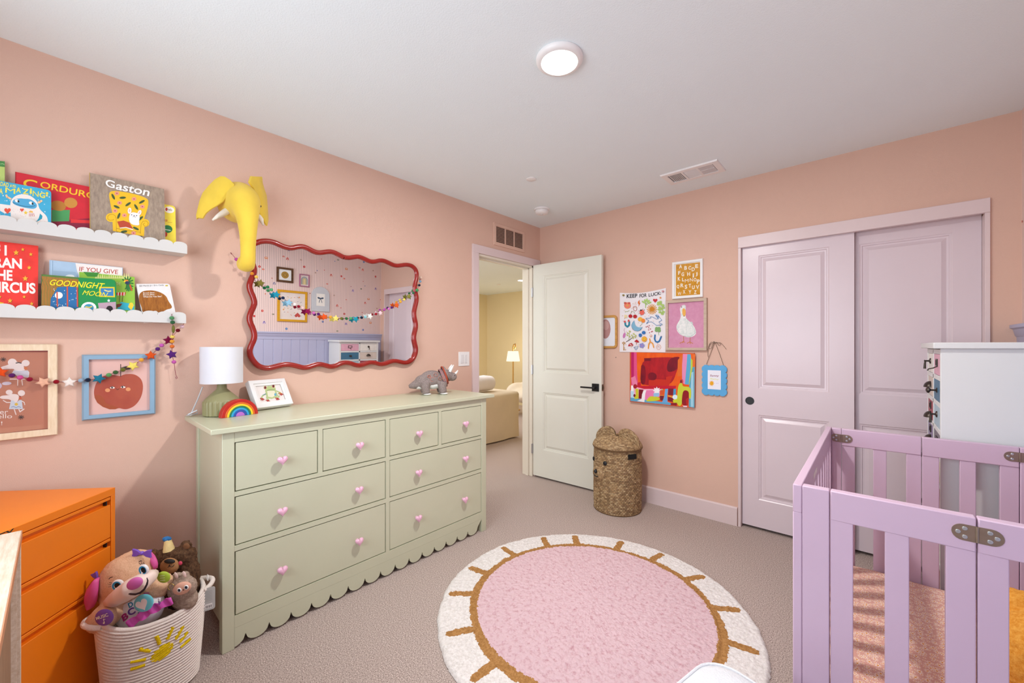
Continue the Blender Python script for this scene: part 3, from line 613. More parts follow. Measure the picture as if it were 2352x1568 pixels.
mb = MB(); mb.rings([rr(ocx, ocy, hw-i, hd-i, .07, z) for z, i in ((oc-.13, .02), (oc-.125, .004), (oc-.1, 0), (oc-.03, 0), (oc-.012, .006), (oc-.003, .02), (oc, .045))]); mb.build('seat_cushion', bou, t, ang=80)
mb = MB(); mb.tube(rr(ocx, ocy, hw-.004, hd-.004, .07, oc-.011), .004, 8, closed=True); mb.build('piping', bou, t)
mb = MB(); mb.rings([rr(ocx, ocy, hw-i, hd-i, .07, z) for z, i in ((.05, .02), (.06, .012), (oc-.14, .008), (oc-.128, .02))]); mb.build('base', bou, t, ang=60)
for sx in (-1, 1):
    for sy in (-1, 1):
        p = Vector((c1.x, c1.y, 0)) + E2*(ocx + sx*(hw-.06)) + N2*(ocy + sy*(hd-.06)); MB().cyl(p + Z1*.014, p + Z1*.055, .014, .018, 12).build('leg', oakd, t)
# ---- round rug ----
rcx, rcy, RR = 1.4515, -1.468, .735
def pile(name, h1, h2, sc_, b=.8):
    return two_tone(name, h1, h2, sc_, 1, b, detail=5, lo=.32, hi=.62, dist=.008, spec=.02)
pk = two_tone('pink_pile', '#C48E98', '#E4C5CB', 48, 1, .9, detail=9, lo=.28, hi=.5, dist=.010, spec=.02); wh = pile('cream_pile', '#D3CDC8', '#EFEAE7', 90, .6); br = pile('ochre_pile', '#96693B', '#BC8D58', 90, .7)
angs = [-120.5, -145.3, -164.7, 170.7, 147.4, 128.9, 104.9, 84.1, 61.5, 37.8, 15.3, -98.9, -9, -32, -54, -76]
NA, NR = 900, 170; vs = []; fs = []; ms = []
for j in range(NR+1):
    for i in range(NA):
        a = 2*PI*i/NA; ed = RR + .009*noise.noise(Vector((math.cos(a)*2.2, math.sin(a)*2.2, 0))) + .005*noise.noise(Vector((math.cos(a)*16, math.sin(a)*16, 5))) + .004*noise.noise(Vector((math.cos(a)*70, math.sin(a)*70, 2)))
        r = ed*j/NR; x, y = rcx + r*math.cos(a), rcy + r*math.sin(a)
        w = noise.noise(Vector((x*60, y*60, 1)))*.0035 + noise.noise(Vector((x*140, y*140, 4)))*.003 + noise.noise(Vector((x*9, y*9, 7)))*.002
        z = .018 + w; z = min(z, .002 + .018*math.sqrt(max(0, 1 - ((r-ed+.03)/.03)**2)) + w*.4) if r > ed - .03 else z
        if r < .56: z += .005
        vs.append((x, y, max(z, .002)))
jit = lambda x, y, q: .006*noise.noise(Vector((x*45, y*45, q))) + .003*noise.noise(Vector((x*130, y*130, q)))
for j in range(NR):
    for i in range(NA):
        fs.append((j*NA+i, (j+1)*NA+i, (j+1)*NA+(i+1) % NA, j*NA+(i+1) % NA))
        p = vs[j*NA+i]; x, y = p[0]-rcx, p[1]-rcy; r = math.hypot(x, y) + jit(p[0], p[1], 3); a = math.degrees(math.atan2(y, x)); m = wh
        if r < .548: m = pk
        elif r < .587 + .004*math.sin(a*.11): m = br
        elif r < .71:
            for g in angs:
                d = math.radians((a - g + 180) % 360 - 180)*r + .012*math.sin(g*3)*(r-.6)/.1
                if (d*d + max(0, r-.682)**2*1.0)**.5 < .0205 - .01*(r-.59) + .6*jit(p[0], p[1], 9): m = br
        ms.append(m)
mb = MB(); mb.v = [Vector(v) for v in vs]; mb.f = fs; mb.m = ms
o = mb.build('round_rug', pk, None, ang=180); tag(o, 'round pink shaggy rug with ochre ring and rays on a cream border', 'rug')
# ================= LEFT WALL: ledges, books, pictures, mirror, garlands, elephant =================
ledge_m = mat('#D0CFCC', .45, var=.01, vs=4, name='white_ledge_paint')
C1 = (0, 350, .19133); C2 = (0, 540, .19133)
def ledge(label, yend, cusp0, z0, zc):
    t = thing('picture_ledge', label, 'shelf', (.05, yend - .5, z0), 'scalloped book ledges')
    yL = yend - 1.0
    MB().box(.001, .092, yL, yend, z0, z0 + .012).build('shelf_board', ledge_m, t, bevel=.001)
    MB().box(.001, .011, yL, yend - .012, z0 + .012, z0 + .052).build('back_rail', ledge_m, t, bevel=.0015)
    pts = []; y = yend
    while y > yL + .005:
        for j in range(9):
            a = PI*j/9; pts.append((y - .025 + .025*math.cos(a), zc + .0175*math.sin(a)**.8))
        y -= .05
    pts += [(yL, zc), (yL, z0), (yend, z0)]
    B0 = [(.092, a, b) for a, b in pts]; B1 = [(.104, a, b) for a, b in pts]
    MB().pris(B0, B1).build('scalloped_front', ledge_m, t, ang=50)
    return t
ledge('upper white book ledge with scalloped front, below the red and brown books', -2.794, 0, 1.694, 1.728)
ledge('lower white book ledge with scalloped front, bead garland hung from its end', -2.798, 0, 1.372, 1.405)
def book(name_label, xb, zb, xt, zt, crop, tl, br, th, cover, art=None, rot=0, rad=0, bl=None, pages='#EFE9DC', spine=None, left=None):
    """a book leaning on the wall: front plane runs from (xb, zb) up to (xt, zt); corners traced on that plane"""
    V = Vector((xt-xb, 0, zt-zb)).normalized(); U = Vector((0, 1, 0))
    A = Art((xb, 0, zb), U, V, zoom=crop); a0, b1 = A.L(*tl); a1, _ = A.L(*br)
    if left is not None: a0 = left
    b0 = .0005 if bl is None else bl
    N = U.cross(V)
    t = thing('book', name_label, 'book', A.W((a0+a1)/2, b0), 'books on the upper ledge' if zb > 1.6 else 'books on the lower ledge')
    def loop(d, ins=0):
        o = [(a0+ins, b0+ins), (a1-ins, b0+ins)]
        if rad:
            for j in range(5): q = PI/2*j/4; o.append((a1-ins-rad+rad*math.cos(q), b1-ins-rad+rad*math.sin(q)))
        else: o.append((a1-ins, b1-ins))
        o.append((a0+ins, b1-ins))
        if rot:
            c, s = math.cos(rot), math.sin(rot); o = [(a1 + (x-a1)*c - (y-b0)*s, b0 + (x-a1)*s + (y-b0)*c) for x, y in o]
        return [A.O + U*x + V*y + N*d for x, y in o]
    cm = mat(cover, .4, var=.05, vs=30, spec=.4) if isinstance(cover, str) else cover
    mb = MB(); mb.pris(loop(-.0022), loop(0)); mb.pris(loop(-th), loop(-th+.0022)); c = A.O
    sp = [A.O + U*a + V*b + N*d for a, b, d in ((a0-.0012, b0, -th), (a0+.001, b0, -th), (a0+.001, b1, -th), (a0-.0012, b1, -th))]
    if not rot: mb.pris(sp, [p + N*th for p in sp], mat(spine, .5) if spine else None)
    f = None
    mb.build('cover', cm, t)
    MB().pris(loop(-th+.002, .003), loop(-.002, .003)).build('page_block', mat(pages, .8, var=.03, vs=60), t)
    if art:
        A2 = Art(A.O, U, V, zoom=crop, lift=.0003); art(A2); A2.mb.build('cover_print', cm, t)
    return t
# -- upper ledge --
zl1, zl2 = 1.708, 1.386
gray_wood = two_tone('greyed_cover', '#8B7A6E', '#B3A08C', 30, .5, 0, stretch=(1, 4, 1.2), detail=6, lo=.3, hi=.7)
def gaston(A):
    A.z = (200, 380, .12115)
    Y = '#F0BF2C'; K = '#4E4A3C'
    A.poly('#3A3028', [(560,1250),(700,1262),(690,1300),(560,1290)]); A.poly('#3A3028', [(930,1320),(1045,1335),(1035,1370),(930,1350)])
    A.blob(Y, [(420,520),(450,490),(520,478),(700,500),(900,540),(1060,590),(1140,630),(1165,670),(1160,760),(1120,900),(1080,1010),(1060,1180),(500,1120),(480,900),(440,720),(415,580)])
    A.circ(Y, 455, 985, 100, 85); A.circ(Y, 1100, 1090, 82, 75)
    A.poly(Y, [(480,1010),(600,1040),(1000,1110),(1090,1130),(1080,1340),(870,1310),(490,1240)])
    A.stroke('#B98A22', [(555,1240),(552,1000),(530,950),(490,925),(430,930),(395,960),(390,1010),(430,1040),(490,1035),(505,1020)], 9)
    A.stroke('#B98A22', [(1010,1290),(1025,1110),(1060,1055),(1120,1050),(1160,1090),(1140,1150),(1090,1150),(1060,1115),(1090,1090)], 9)
    A.stroke('#8A6A20', [(555,1190),(780,1235),(1010,1265)], 6)
    for x, y in ((565,530),(890,635),(615,710),(1048,780),(530,860),(707,945),(880,1282)): A.circ('#E79A86', x, y, 45, 36); A.circ('#A84A40', x, y, 14, 9)
    for x, y, r in ((495,592,1.1),(675,612,-.05),(1038,690,-.5),(777,735,-.6),(930,788,1.0),(560,785,.4),(600,955,-1.2),(1012,1005,-.7),(925,1195,.45),(700,1255,-.1)): A.circ('#4B5F36', x, y, 62, 22, r, n=12); A.stroke('#2F4024', [(x-40*math.cos(r),y-40*math.sin(r)),(x+40*math.cos(r),y+40*math.sin(r))], 5)
    A.poly('#B94A32', [(570,1065),(690,1045),(800,1085),(870,1205),(735,1165),(620,1180)]); A.poly('#F3ECE0', [(620,1182),(735,1167),(868,1208),(870,1228),(735,1182),(625,1196)])
    W = '#F1ECEC'                                  # a plain white puppy shape
    A.blob(W, [(800,880),(985,905),(1000,1000),(980,1060),(1000,1150),(790,1110)]); A.circ(W, 805, 860, 36, 58, .1); A.circ(W, 992, 900, 34, 55, .45)
    A.circ('#E2B9B4', 803, 858, 14, 32, .1); A.circ('#E2B9B4', 992, 896, 13, 30, .45)
    A.circ('#2A2422', 845, 938, 11, 8); A.circ('#2A2422', 938, 952, 11, 8); A.circ('#2A2422', 890, 950, 10, 7); A.stroke('#2A2422', [(865,978),(885,972),(890,955),(905,980),(925,978)], 5)
    t = '#F4F1EC'; A.text(t, 'G', (345,395), (520,445), (355,255), bold=.02); A.text(t, 'aston', (535,455), (1170,590), (565,330), bold=.02)
def plain(A): pass
def corduroy(A):
    A.z = C1; y = '#F2C531'
    A.text(y, 'C', (275,420), (440,450), (285,310), bold=.015); A.text(y, 'ORDUROY', (480,420), (1255,590), (490,345), bold=.012)
    # plain stand-in figure: a soft brown shape in green
    A.poly('#8E2740', [(600,830),(1080,790),(1080,925),(600,880)]); A.poly('#E0383A', [(850,800),(1080,815),(1080,850),(850,845)])
    A.poly('#4F9A5B', [(620,690),(840,690),(830,825),(620,830)]); A.circ('#B97B34', 700, 640, 95, 60, .2); A.circ('#C98B3E', 850, 605, 80, 62, .2)
def yeti(A):
    A.z = (0, 370, .10842)
    y = '#EBDD52'
    A.text(y, 'YOUR DAD', (-260,480), (180,555), (-250,390), bold=.02); A.text(y, 'iS', (215,545), (340,565), (220,490), bold=.015)
    for ch, x0, y0, w_, h_ in (('A',-20,690,80,120),('M',110,665,210,110),('A',340,660,100,110),('Z',480,690,125,110),('i',625,690,50,115),('N',690,740,125,115),('G',835,770,120,115),('!',965,745,55,95)):
        A.text(y, ch, (x0, y0), (x0+w_, y0+w_*.15), (x0+6, y0-h_), bold=0 if ch in 'MN' else .025)
    for k in range(40):
        x, yy = R.uniform(0, 1060), R.uniform(560, 1250)
        A.circ('#E8F0F2', x, yy + (x-500)*.12, R.uniform(5, 13), n=8, up=False)
    A.up(); W = '#EDE3DC'
    A.poly(W, [(0,905),(215,935),(260,1010),(225,1090),(100,1110),(0,1050)])
    A.blob(W, [(215,940),(230,820),(330,730),(470,695),(620,720),(730,790),(800,880),(830,1000),(880,1060),(960,1130),(1010,1210),(1020,1330),(760,1330),(380,1330),(240,1330),(225,1100)])
    A.poly('#2797B0', [(850,1110),(900,1160),(890,1220),(830,1260),(760,1290),(820,1210)])
    A.blob('#53A5CE', [(255,860),(300,810),(420,785),(520,800),(620,800),(720,850),(785,920),(780,980),(720,1015),(580,1000),(420,965),(290,915)])
    A.stroke('#22333A', [(275,875),(330,905),(430,940),(540,962),(660,968),(745,942)], 8)
    for x, yy in ((355,840),(655,890)): A.circ('#F2EEE8', x, yy, 42, 32, .3); A.circ('#1E2326', x+35, yy+12, 18, 26, -.3)
    A.poly('#EFC89A', [(225,820),(130,770),(110,715),(150,705),(165,745),(250,790)]); A.poly('#EFC89A', [(790,865),(880,820),(905,850),(820,905)]); A.stroke('#C96A5A', [(150,760),(175,785)], 10); A.stroke('#C96A5A', [(840,840),(855,870)], 10)
    A.heart('#E2543E', 465, 1035, 42); A.heart('#E2543E', 160, 1050, 70); A.star('#F2CC3A', 545, 1095, 46); A.poly('#F2B84A', [(600,1085),(640,1050),(690,1060),(700,1095)])
    for k in range(4): A.stroke('#C84A3A', [(625+30*k,1110),(620+35*k,1170)], 8)
    for k in range(70):
        x, yy = R.uniform(260, 980), R.uniform(1010, 1320)
        if (x < 720 or yy > 1220): A.circ(R.choice(['#D98A8A','#8AA8C0','#D9B08A']), x, yy, 5, n=6, up=False)
    A.up()
    for k, s in enumerate(('PICTURES', 'BY', 'LIZZIE', 'WILDE')[:2]): pass
def greenbk(A):
    A.z = (0, 370, .10842); A.poly('#4F8C4C', [(-400,-40),(103,5),(100,125),(-400,60)]); A.stroke('#9CCB8A', [(10,60),(60,55),(90,75)], 12)
def yellowbk(A):
    A.z = (200, 380, .12115); A.circ('#F4EEE4', 1560, 840, 95, 62, .15, n=24); A.circ('#C84A2E', 1505, 830, 22, 32); A.text('#333333', 'hello', (1530,850), (1610,862), (1532,810), bold=.01)
    A.text('#C8602E', '123', (1440,1055), (1520,1065), (1442,1015), bold=.03); A.stroke('#C8A03E', [(1530,1075),(1610,1080)], 8); A.circ('#2E7F4C', 1520, 1205, 98, 74, .1, n=24); A.stroke('#D8E8D8', [(1480,1215),(1580,1230)], 14); A.circ('#B9432E', 1480, 1305, 42, 50)
book('narrow yellow picture book half hidden behind the brown armchair book', .035, zl1, .016, 1.90, (200, 380, .12115), (1380,715), (1672,752), .006, '#F3DD44', yellowbk, rad=.012)
book('red picture book with yellow title beside the brown armchair book', .05, zl1, .020, 1.93, C1, (188,232), (1240,430), .010, '#CF2433', corduroy, spine='#B01C2C')
book('grey brown picture book with a yellow armchair on its cover', .066, zl1, .026, 1.99, C1, (1078,242), (1970,430), .014, gray_wood, gaston, spine='#C7A24A')
book('blue board book with a white monster and yellow title, leftmost in front', .078, zl1, .058, 1.86, (0, 370, .10842), (-330,350), (1085,600), .014, '#3FA9CF', yeti, rad=.012)
book('pale green book at the left end of the upper ledge', .04, zl1, .018, 1.94, (0, 370, .10842), (-420,-40), (103,10), .008, '#B9CF72', greenbk)
# -- lower ledge --
def circus(A):
    A.z = (0, 540, .12759); W = '#F3EDE6'
    for s, x0, x1, yb, h_, dy in (('IF I', -160, 122, 355, 185, 12), ('RAN', -105, 395, 575, 185, 34), ('THE', -190, 225, 795, 190, 26), ('CIRCUS', -210, 640, 1020, 195, 36)):
        A.text(W, s, (x0, yb), (x1, yb+dy), (x0, yb-h_), bold=.035)
    for x, y, r in ((290,315,60),(410,258,38),(555,345,40),(525,585,46),(455,780,60),(435,1110,36),(180,1180,52),(570,1235,42),(0,1110,30)): A.star('#8A3A1E', x+4, y+5, r); A.star('#F2B138', x, y, r*.92, up=True)
    A.poly('#F2CE2E', [(-60,1190),(75,1220),(0,1250),(-60,1260)])
def ifyou(A):
    A.z = C2; A.poly('#EFE7E2', [(905,335),(1465,390),(1465,520),(960,520),(925,430)])
    A.text('#B5402E', 'IF YOU GIVE', (950,430), (1415,468), (955,378), bold=.006)
    A.stroke('#6E8CA8', [(632,305),(632,500)], 4, dots=False); A.poly('#9CB8D0', [(640,425),(905,440),(940,505),(640,500)]); A.circ('#E8EEF0', 840, 495, 55, 22)
def goodnight(A):
    A.z = C2
    for k in range(24):                              # striped curtain field
        x = 505 + k*18.5; yb = 486 + (x-505)*.085
        A.stroke('#D9702E', [(x+4, yb+6), (x+14, yb+60), (x-2, yb+130), (x+4, yb+200), (x, 850)], 8, up=False, dots=False)
    A.up(); A.poly('#2C6BA0', [(690,625),(800,615),(935,625),(940,880),(600,880),(610,760)])
    for k in range(30): A.circ('#DCEBF2', R.uniform(640,930), R.uniform(640,850), R.uniform(2.5,6), n=6, up=False)
    A.up(); A.circ('#E9EAE4', 705, 722, 48, 40); 
    for x in (685, 807, 926): A.stroke('#C9503A', [(x,600 if x > 700 else 680),(x+4,860)], 16, dots=False)
    A.poly('#1E8A48', [(940,510),(1340,530),(1380,545),(1395,620),(1395,900),(945,900)])
    A.poly('#D9C22E', [(1190,620),(1375,622),(1380,745),(1190,740)]); A.poly('#3A7DB4', [(1208,636),(1360,638),(1362,730),(1208,726)]); A.stroke('#D9D08A', [(1255,660),(1300,675),(1330,670)], 14)
    A.circ('#F0EEE8', 1065, 870, 92, 68); A.circ('#3F93B4', 1065, 872, 60, 46); A.stroke('#E2C84A', [(1030,860),(1075,868),(1100,855)], 14)
    A.poly('#B79AA8', [(1175,815),(1390,800),(1392,900),(1190,900)]); A.circ('#2A2226', 1315, 885, 40, 38); A.star('#DCEBF2', 1305, 785, 22)
    y = '#F3DF2A'; A.text(y, 'GOODNIGHT', (595,600), (1250,648), (605,530), bold=.012, shear=.25); A.text(y, 'MOON', (985,715), (1285,745), (1000,660), shear=.25)
def jungle(A):
    A.z = C2
    for k in range(16): x = 1140 + k*26; A.poly('#D6D98A', [(x,520),(x+14,455+R.uniform(-10,25)),(x+26,520)], False)
    A.up(); A.poly('#3F8A34', [(1000,440),(1190,450),(1160,500),(1050,495)])
    for r in range(9): a = -2.6 + r*.55; A.stroke('#2C6E34', [(1530,565),(1530+66*math.cos(a),570+70*math.sin(a))], 16)
    for r in range(6): a = .2 + r*.45; A.stroke('#2F7A3A', [(1545,600),(1545+52*math.cos(a),600+70*math.sin(a))], 14)
    A.circ('#E08A2E', 1515, 550, 28, 16); A.circ('#2A3A5A', 1528, 572, 28, 20); A.circ('#F0D23A', 1496, 555, 11)
    A.stroke('#C8502E', [(1560,600),(1580,660)], 18)
    A.poly('#D2332E', [(1395,690),(1510,685),(1500,725),(1400,720)])
    for x in (1420,1455,1490): A.stroke('#F0E6DC', [(x,690),(x-2,722)], 12, up=False)
    A.up()
    for x in (1440,1475): A.stroke('#5A3A22', [(x,725),(x-8,800)], 5)
    A.poly('#35AFC8', [(1450,800),(1610,830),(1610,900),(1400,900)]); A.poly('#7A3A2A', [(1395,830),(1470,820),(1440,860),(1395,870)])
    for r in range(8): a = -2.7 + r*.28; A.stroke('#F2D23A', [(1575,890),(1575+34*math.cos(a),890+75*math.sin(a))], 14, up=False)
    A.up(); A.text('#C9D79A', 'THE', (1395,600), (1445,604), (1396,565))
def brownbear(A):
    A.z = C2
    b1 = two_tone('collage_brown', '#7E4A22', '#B4722E', 40, .6, 0, stretch=(1, 3, .6), lo=.3, hi=.7)
    # plain stand-in: a rounded brown collage shape
    A.blob(b1, [(1665,720),(1700,675),(1780,660),(1860,665),(1940,690),(2000,735),(2020,790),(2065,850),(2060,880),(2000,890),(1940,930),(1900,930),(1870,900),(1790,930),(1710,930),(1700,860),(1670,800)])
    A.text('#33302C', 'Bill Martin Jr / Eric Carle', (1675,622), (1965,612), (1675,600)); A.poly('#C8B23A', [(1985,598),(2015,597),(2016,612),(1986,613)])
    for k, s in enumerate(('Brown Bear,', 'Brown Bear,', 'What Do You See?')): A.text('#F0EBE0', s, (1718,704+22*k), (1860 if k < 2 else 1940,698+22*k), (1718,686+22*k), bold=.01)
book('light blue and white picture book at the back of the lower ledge', .034, zl2, .016, 1.59, C2, (597,297), (1472,385), .008, '#A9C4DC', ifyou)
book('green jungle picture book behind the board book with curtains', .05, zl2, .026, 1.56, C2, (950,440), (1615,480), .009, '#8FBF3E', jungle, spine='#E5DFC8')
book('wide green and orange board book in front on the lower ledge', .080, zl2, .062, 1.55, C2, (503,468), (1395,545), .014, '#557A3A', goodnight, rad=.010)
book('tall red picture book with white title and yellow stars', .062, zl2, .026, 1.65, (0, 540, .12759), (-420,60), (688,185), .012, mat('#E8342A', .35, var=.12, vs=22), circus)
book('white board book with a brown shape, last on the lower ledge', .060, zl2, .032, 1.55, C2, (1715,548), (2110,560), .016, '#E4E1E0', brownbear, rad=.010, rot=.13)

# -- framed prints on the left wall --
def picture(name, label, cat, plane, O, w, h, b, d, fm, printm, art=None, zoom=None, mat_b=0, mat_m=None, glass=True, lip=.004, group=None, step=3e-5):
    U, V = Vector(plane[0]), Vector(plane[1]); N = U.cross(V); O = Vector(O)
    t = thing(name, label, cat, O + U*w/2, group)
    ring(MB(), O, U, V, w, h, b, .001, d, lip=lip).build('frame', fm, t, bevel=.0012) if False else None
    mb = MB(); ring(mb, O, U, V, w, h, b, .001, d, lip=lip); mb.build('frame', fm, t, ang=30)
    P = lambda i, dd: [O + U*a + V*c + N*dd for a, c in ((i, i), (w-i, i), (w-i, h-i), (i, h-i))]
    mb = MB(); mb.pris(P(b - .002, .002), P(b - .002, d*.45)); A = Art(O + N*(d*.45), U, V, mb=mb, zoom=zoom, step=step)
    if mat_b:
        mb2 = MB(); ring(mb2, O + U*b + V*b, U, V, w-2*b, h-2*b, mat_b, d*.45 - .001, d*.45 + .0016); mb2.build('mount', mat_m, t)
    if art: art(A)
    mb.build('print', printm, t)
    if glass: MB().add(P(b - .001, d*.45 + .003), [(0,1,2,3)]).build('glass', glass_mat(), t, flat=True)
    return t
def wl(u, v, x=.012): p = onx(u, v, x); return p.y, p.z
pine = two_tone('pale_pine', '#DFC7A4', '#F0DFC4', 14, .5, .1, stretch=(6, 6, 1), lo=.3, hi=.7)
C3 = (0, 700, .21687); C4 = (0, 780, .15301)
def mice(A):
    A.z = C4; W = '#E3D4CE'
    A.poly('#B87A60', [(-900,180),(742,182),(735,1325),(-900,1500)])
    A.circ(W, 185, 340, 68, 58); A.circ(W, 385, 350, 60, 48); A.blob(W, [(215,320),(360,360),(355,420),(390,460),(205,460),(215,430),(0,450),(0,410),(130,375)]); A.stroke('#2E2622', [(240,350),(280,342),(318,352)], 14)
    A.poly('#D9D6DC', [(205,460),(420,460),(440,490),(430,570),(330,560),(250,540),(180,500)]); 
    for k in range(5): A.stroke('#6A7490', [(200,480+18*k),(425,470+20*k)], 4, up=False, dots=False)
    A.up(); A.stroke(W, [(150,590),(370,590)], 14); A.stroke(W, [(268,600),(265,685)], 12); A.stroke(W, [(328,600),(338,680)], 12); A.circ('#C8703E', 385, 428, 26, 18, -.2)
    A.circ('#D0C4D0', 100, 655, 72, 26, -.05); A.circ('#C4B4C4', -60, 690, 90, 60)
    A.circ(W, 138, 788, 52, 38); A.circ(W, 322, 800, 54, 44); A.blob(W, [(170,810),(280,820),(285,880),(250,950),(190,950),(160,890),(0,888),(0,840),(150,830)]); A.circ('#C8552E', 305, 876, 20, 14); A.circ('#5A2E22', 302, 852, 8)
    A.poly('#C3CAD4', [(165,910),(200,910),(240,950),(290,905),(325,905),(345,1040),(135,1040)]); A.circ('#D9B43A', 245, 968, 26, 20); A.stroke('#5A78A8', [(170,1012),(200,1000),(240,1018),(280,1002),(312,1015)], 7)
    A.stroke(W, [(50,910),(100,940),(155,940)], 14); A.stroke(W, [(330,920),(365,940),(372,975)], 13); A.stroke(W, [(215,1045),(240,1120)], 16); A.stroke(W, [(285,1045),(300,1080),(360,1040)], 16)
    for x, y in ((50,296),(318,1162)):
        for k in range(4): a = k*PI/4 + .2; A.stroke('#4A3A32', [(x-42*math.cos(a),y-32*math.sin(a)),(x+42*math.cos(a),y+32*math.sin(a))], 9, up=False)
        A.up()
    T = '#EFE2DA'; A.text(T, 'We are better', (-760,1130), (120,1115), (-755,1060)); A.text(T, 'together, hello', (-760,1215), (180,1195), (-755,1135)); A.text(T, '!', (15,1280), (35,1279), (17,1225))
y1, ztop = wl(132.5, 790); _, zbot = wl(134, 997); mw = .56
picture('framed_print', 'pale wood framed print of white mice on a terracotta ground', 'picture', LW, (0, y1 - mw, zbot), mw, ztop - zbot, .026, .022, pine, mat('#8C2F26', .6, var=.05), mice, C4)
def apple(A):
    A.z = C3; Rd = two_tone('apple_red_print', '#A84A34', '#B2563C', 9, .7, 0, lo=.4, hi=.6)
    pts = [(1275,757),(1310,735),(1390,728),(1450,745),(1500,790),(1517,860),(1505,950),(1470,1020),(1420,1075),(1350,1105),(1300,1103),(1262,1090),(1220,1105),(1160,1105),(1090,1080),(1030,1035),(1000,980),(993,910),(1015,830),(1060,770),(1130,740),(1210,740)]
    A.blob(Rd, pts); A.poly('#A54D24', [(998,955),(1060,955),(1100,990),(1118,1040),(1180,1060),(1262,1090),(1220,1105),(1160,1105),(1090,1080),(1030,1035),(1003,985)])
    A.stroke('#4A3028', [(1278,630),(1278,757)], 8); A.poly('#3E3A24', [(1280,665),(1330,650),(1400,640),(1380,680),(1310,690)])
    for x, y in ((1190,876),(1303,870)): A.circ('#F2E8E0', x, y, 26, 11); A.circ('#2A1E1A', x-3 if x < 1250 else x-6, y, 9, 10); A.stroke('#3A241E', [(x-26,y-4),(x,y-14),(x+26,y-5)], 4)
    A.circ('#E39A66', 1139, 903, 27, 20); A.circ('#E39A66', 1357, 893, 26, 20); A.stroke('#3A241E', [(1227,885),(1245,898),(1262,886)], 5)
y0, zt = wl(188, 815); y1, _ = wl(357, 813); _, zb = wl(187, 967)
picture('framed_print', 'blue framed print of a red apple with a sleepy face', 'picture', LW, (0, y0, zb + .002), y1 - y0, zt - zb - .001, .020, .024, mat('#86A9C2', .45, var=.04, vs=10, bump=.03), mat('#E3B7AC', .6, var=.01), apple, C3, lip=.009)
# -- wavy mirror --
red_m = mat('#93190F', .25, var=.08, vs=8, coat=.3, name='glossy_red_lacquer')
path = []
for k, L in ((M1, [(150,85),(220,68),(290,70),(360,85),(430,120),(500,145),(560,150),(620,135),(680,130),(740,150),(800,185),(860,205),(920,200),(980,190),(1040,195),(1100,225),(1160,255)]),
             (M2, [(40,155),(100,168),(170,158),(230,150),(300,180),(370,213),(430,212),(480,198),(530,200),(580,222),(640,252),(690,262),(740,256),(800,248),(860,258),(905,293),(928,345),(925,405),(908,470),(902,530),(915,590),(930,650),(920,710),(905,770),(895,830),(902,890),(918,950),(918,1010),(902,1070),(893,1130),(905,1190),(921,1250),(917,1310),(892,1370),(845,1415),(790,1428),(730,1415),(670,1402),(610,1412),(550,1438),(490,1445),(430,1427),(370,1420),(310,1440),(250,1460),(190,1453),(120,1427),(60,1425),(0,1440)]),
             (M1, [(1080,1515),(1010,1530),(940,1508),(880,1497),(820,1510),(750,1535),(690,1540),(620,1520),(540,1502),(460,1502),(380,1525),(300,1545),(230,1543),(160,1515),(110,1462),(75,1400),(65,1340),(85,1280),(115,1220),(125,1160),(108,1090),(75,1020),(62,960),(83,890),(113,830),(125,780),(105,710),(72,640),(62,580),(83,520),(113,460),(122,400),(103,330),(72,270),(62,210),(78,140),(110,105)])):
    x0, y0, s = k; path += [onx(x0 + X*s, y0 + Y*s, .026) for X, Y in L]
def smooth_loop(P, it=2):
    for _ in range(it): P = [q for i in range(len(P)) for q in ((P[i]*.75 + P[(i+1) % len(P)]*.25), (P[i]*.25 + P[(i+1) % len(P)]*.75))] if it and len(P) < 400 else P
    return P
path = smooth_loop(path, 2)
mir = thing('wavy_mirror', 'wide red wavy framed mirror hung on the wall above the dresser', 'mirror', (0.013, -1.97, 1.14))
mb = MB(); mb.tube(path, .0145, 12, closed=True); mb.build('frame', red_m, mir, ang=80)
mm = bpy.data.materials.new('silvered_glass'); mm.use_nodes = True; b = mm.node_tree.nodes['Principled BSDF']; b.inputs['Metallic'].default_value = 1; b.inputs['Roughness'].default_value = 0; b.inputs['Base Color'].default_value = (.93, .94, .94, 1)
tl = .0115
g = [Vector((.021 + (p.z - 1.5)*tl, p.y, p.z)) for p in path]
ar = sum(g[i].y*g[(i+1) % len(g)].z - g[(i+1) % len(g)].y*g[i].z for i in range(len(g)))
if ar < 0: g = g[::-1]
MB().add(g, [tuple(range(len(g)))]).build('mirror_glass', mm, mir, flat=True)
MB().pris([p + Vector((-.014, 0, 0)) for p in g], [p + Vector((-.0012, 0, 0)) for p in g]).build('backing', mat('#6E5A48', .8), mir)
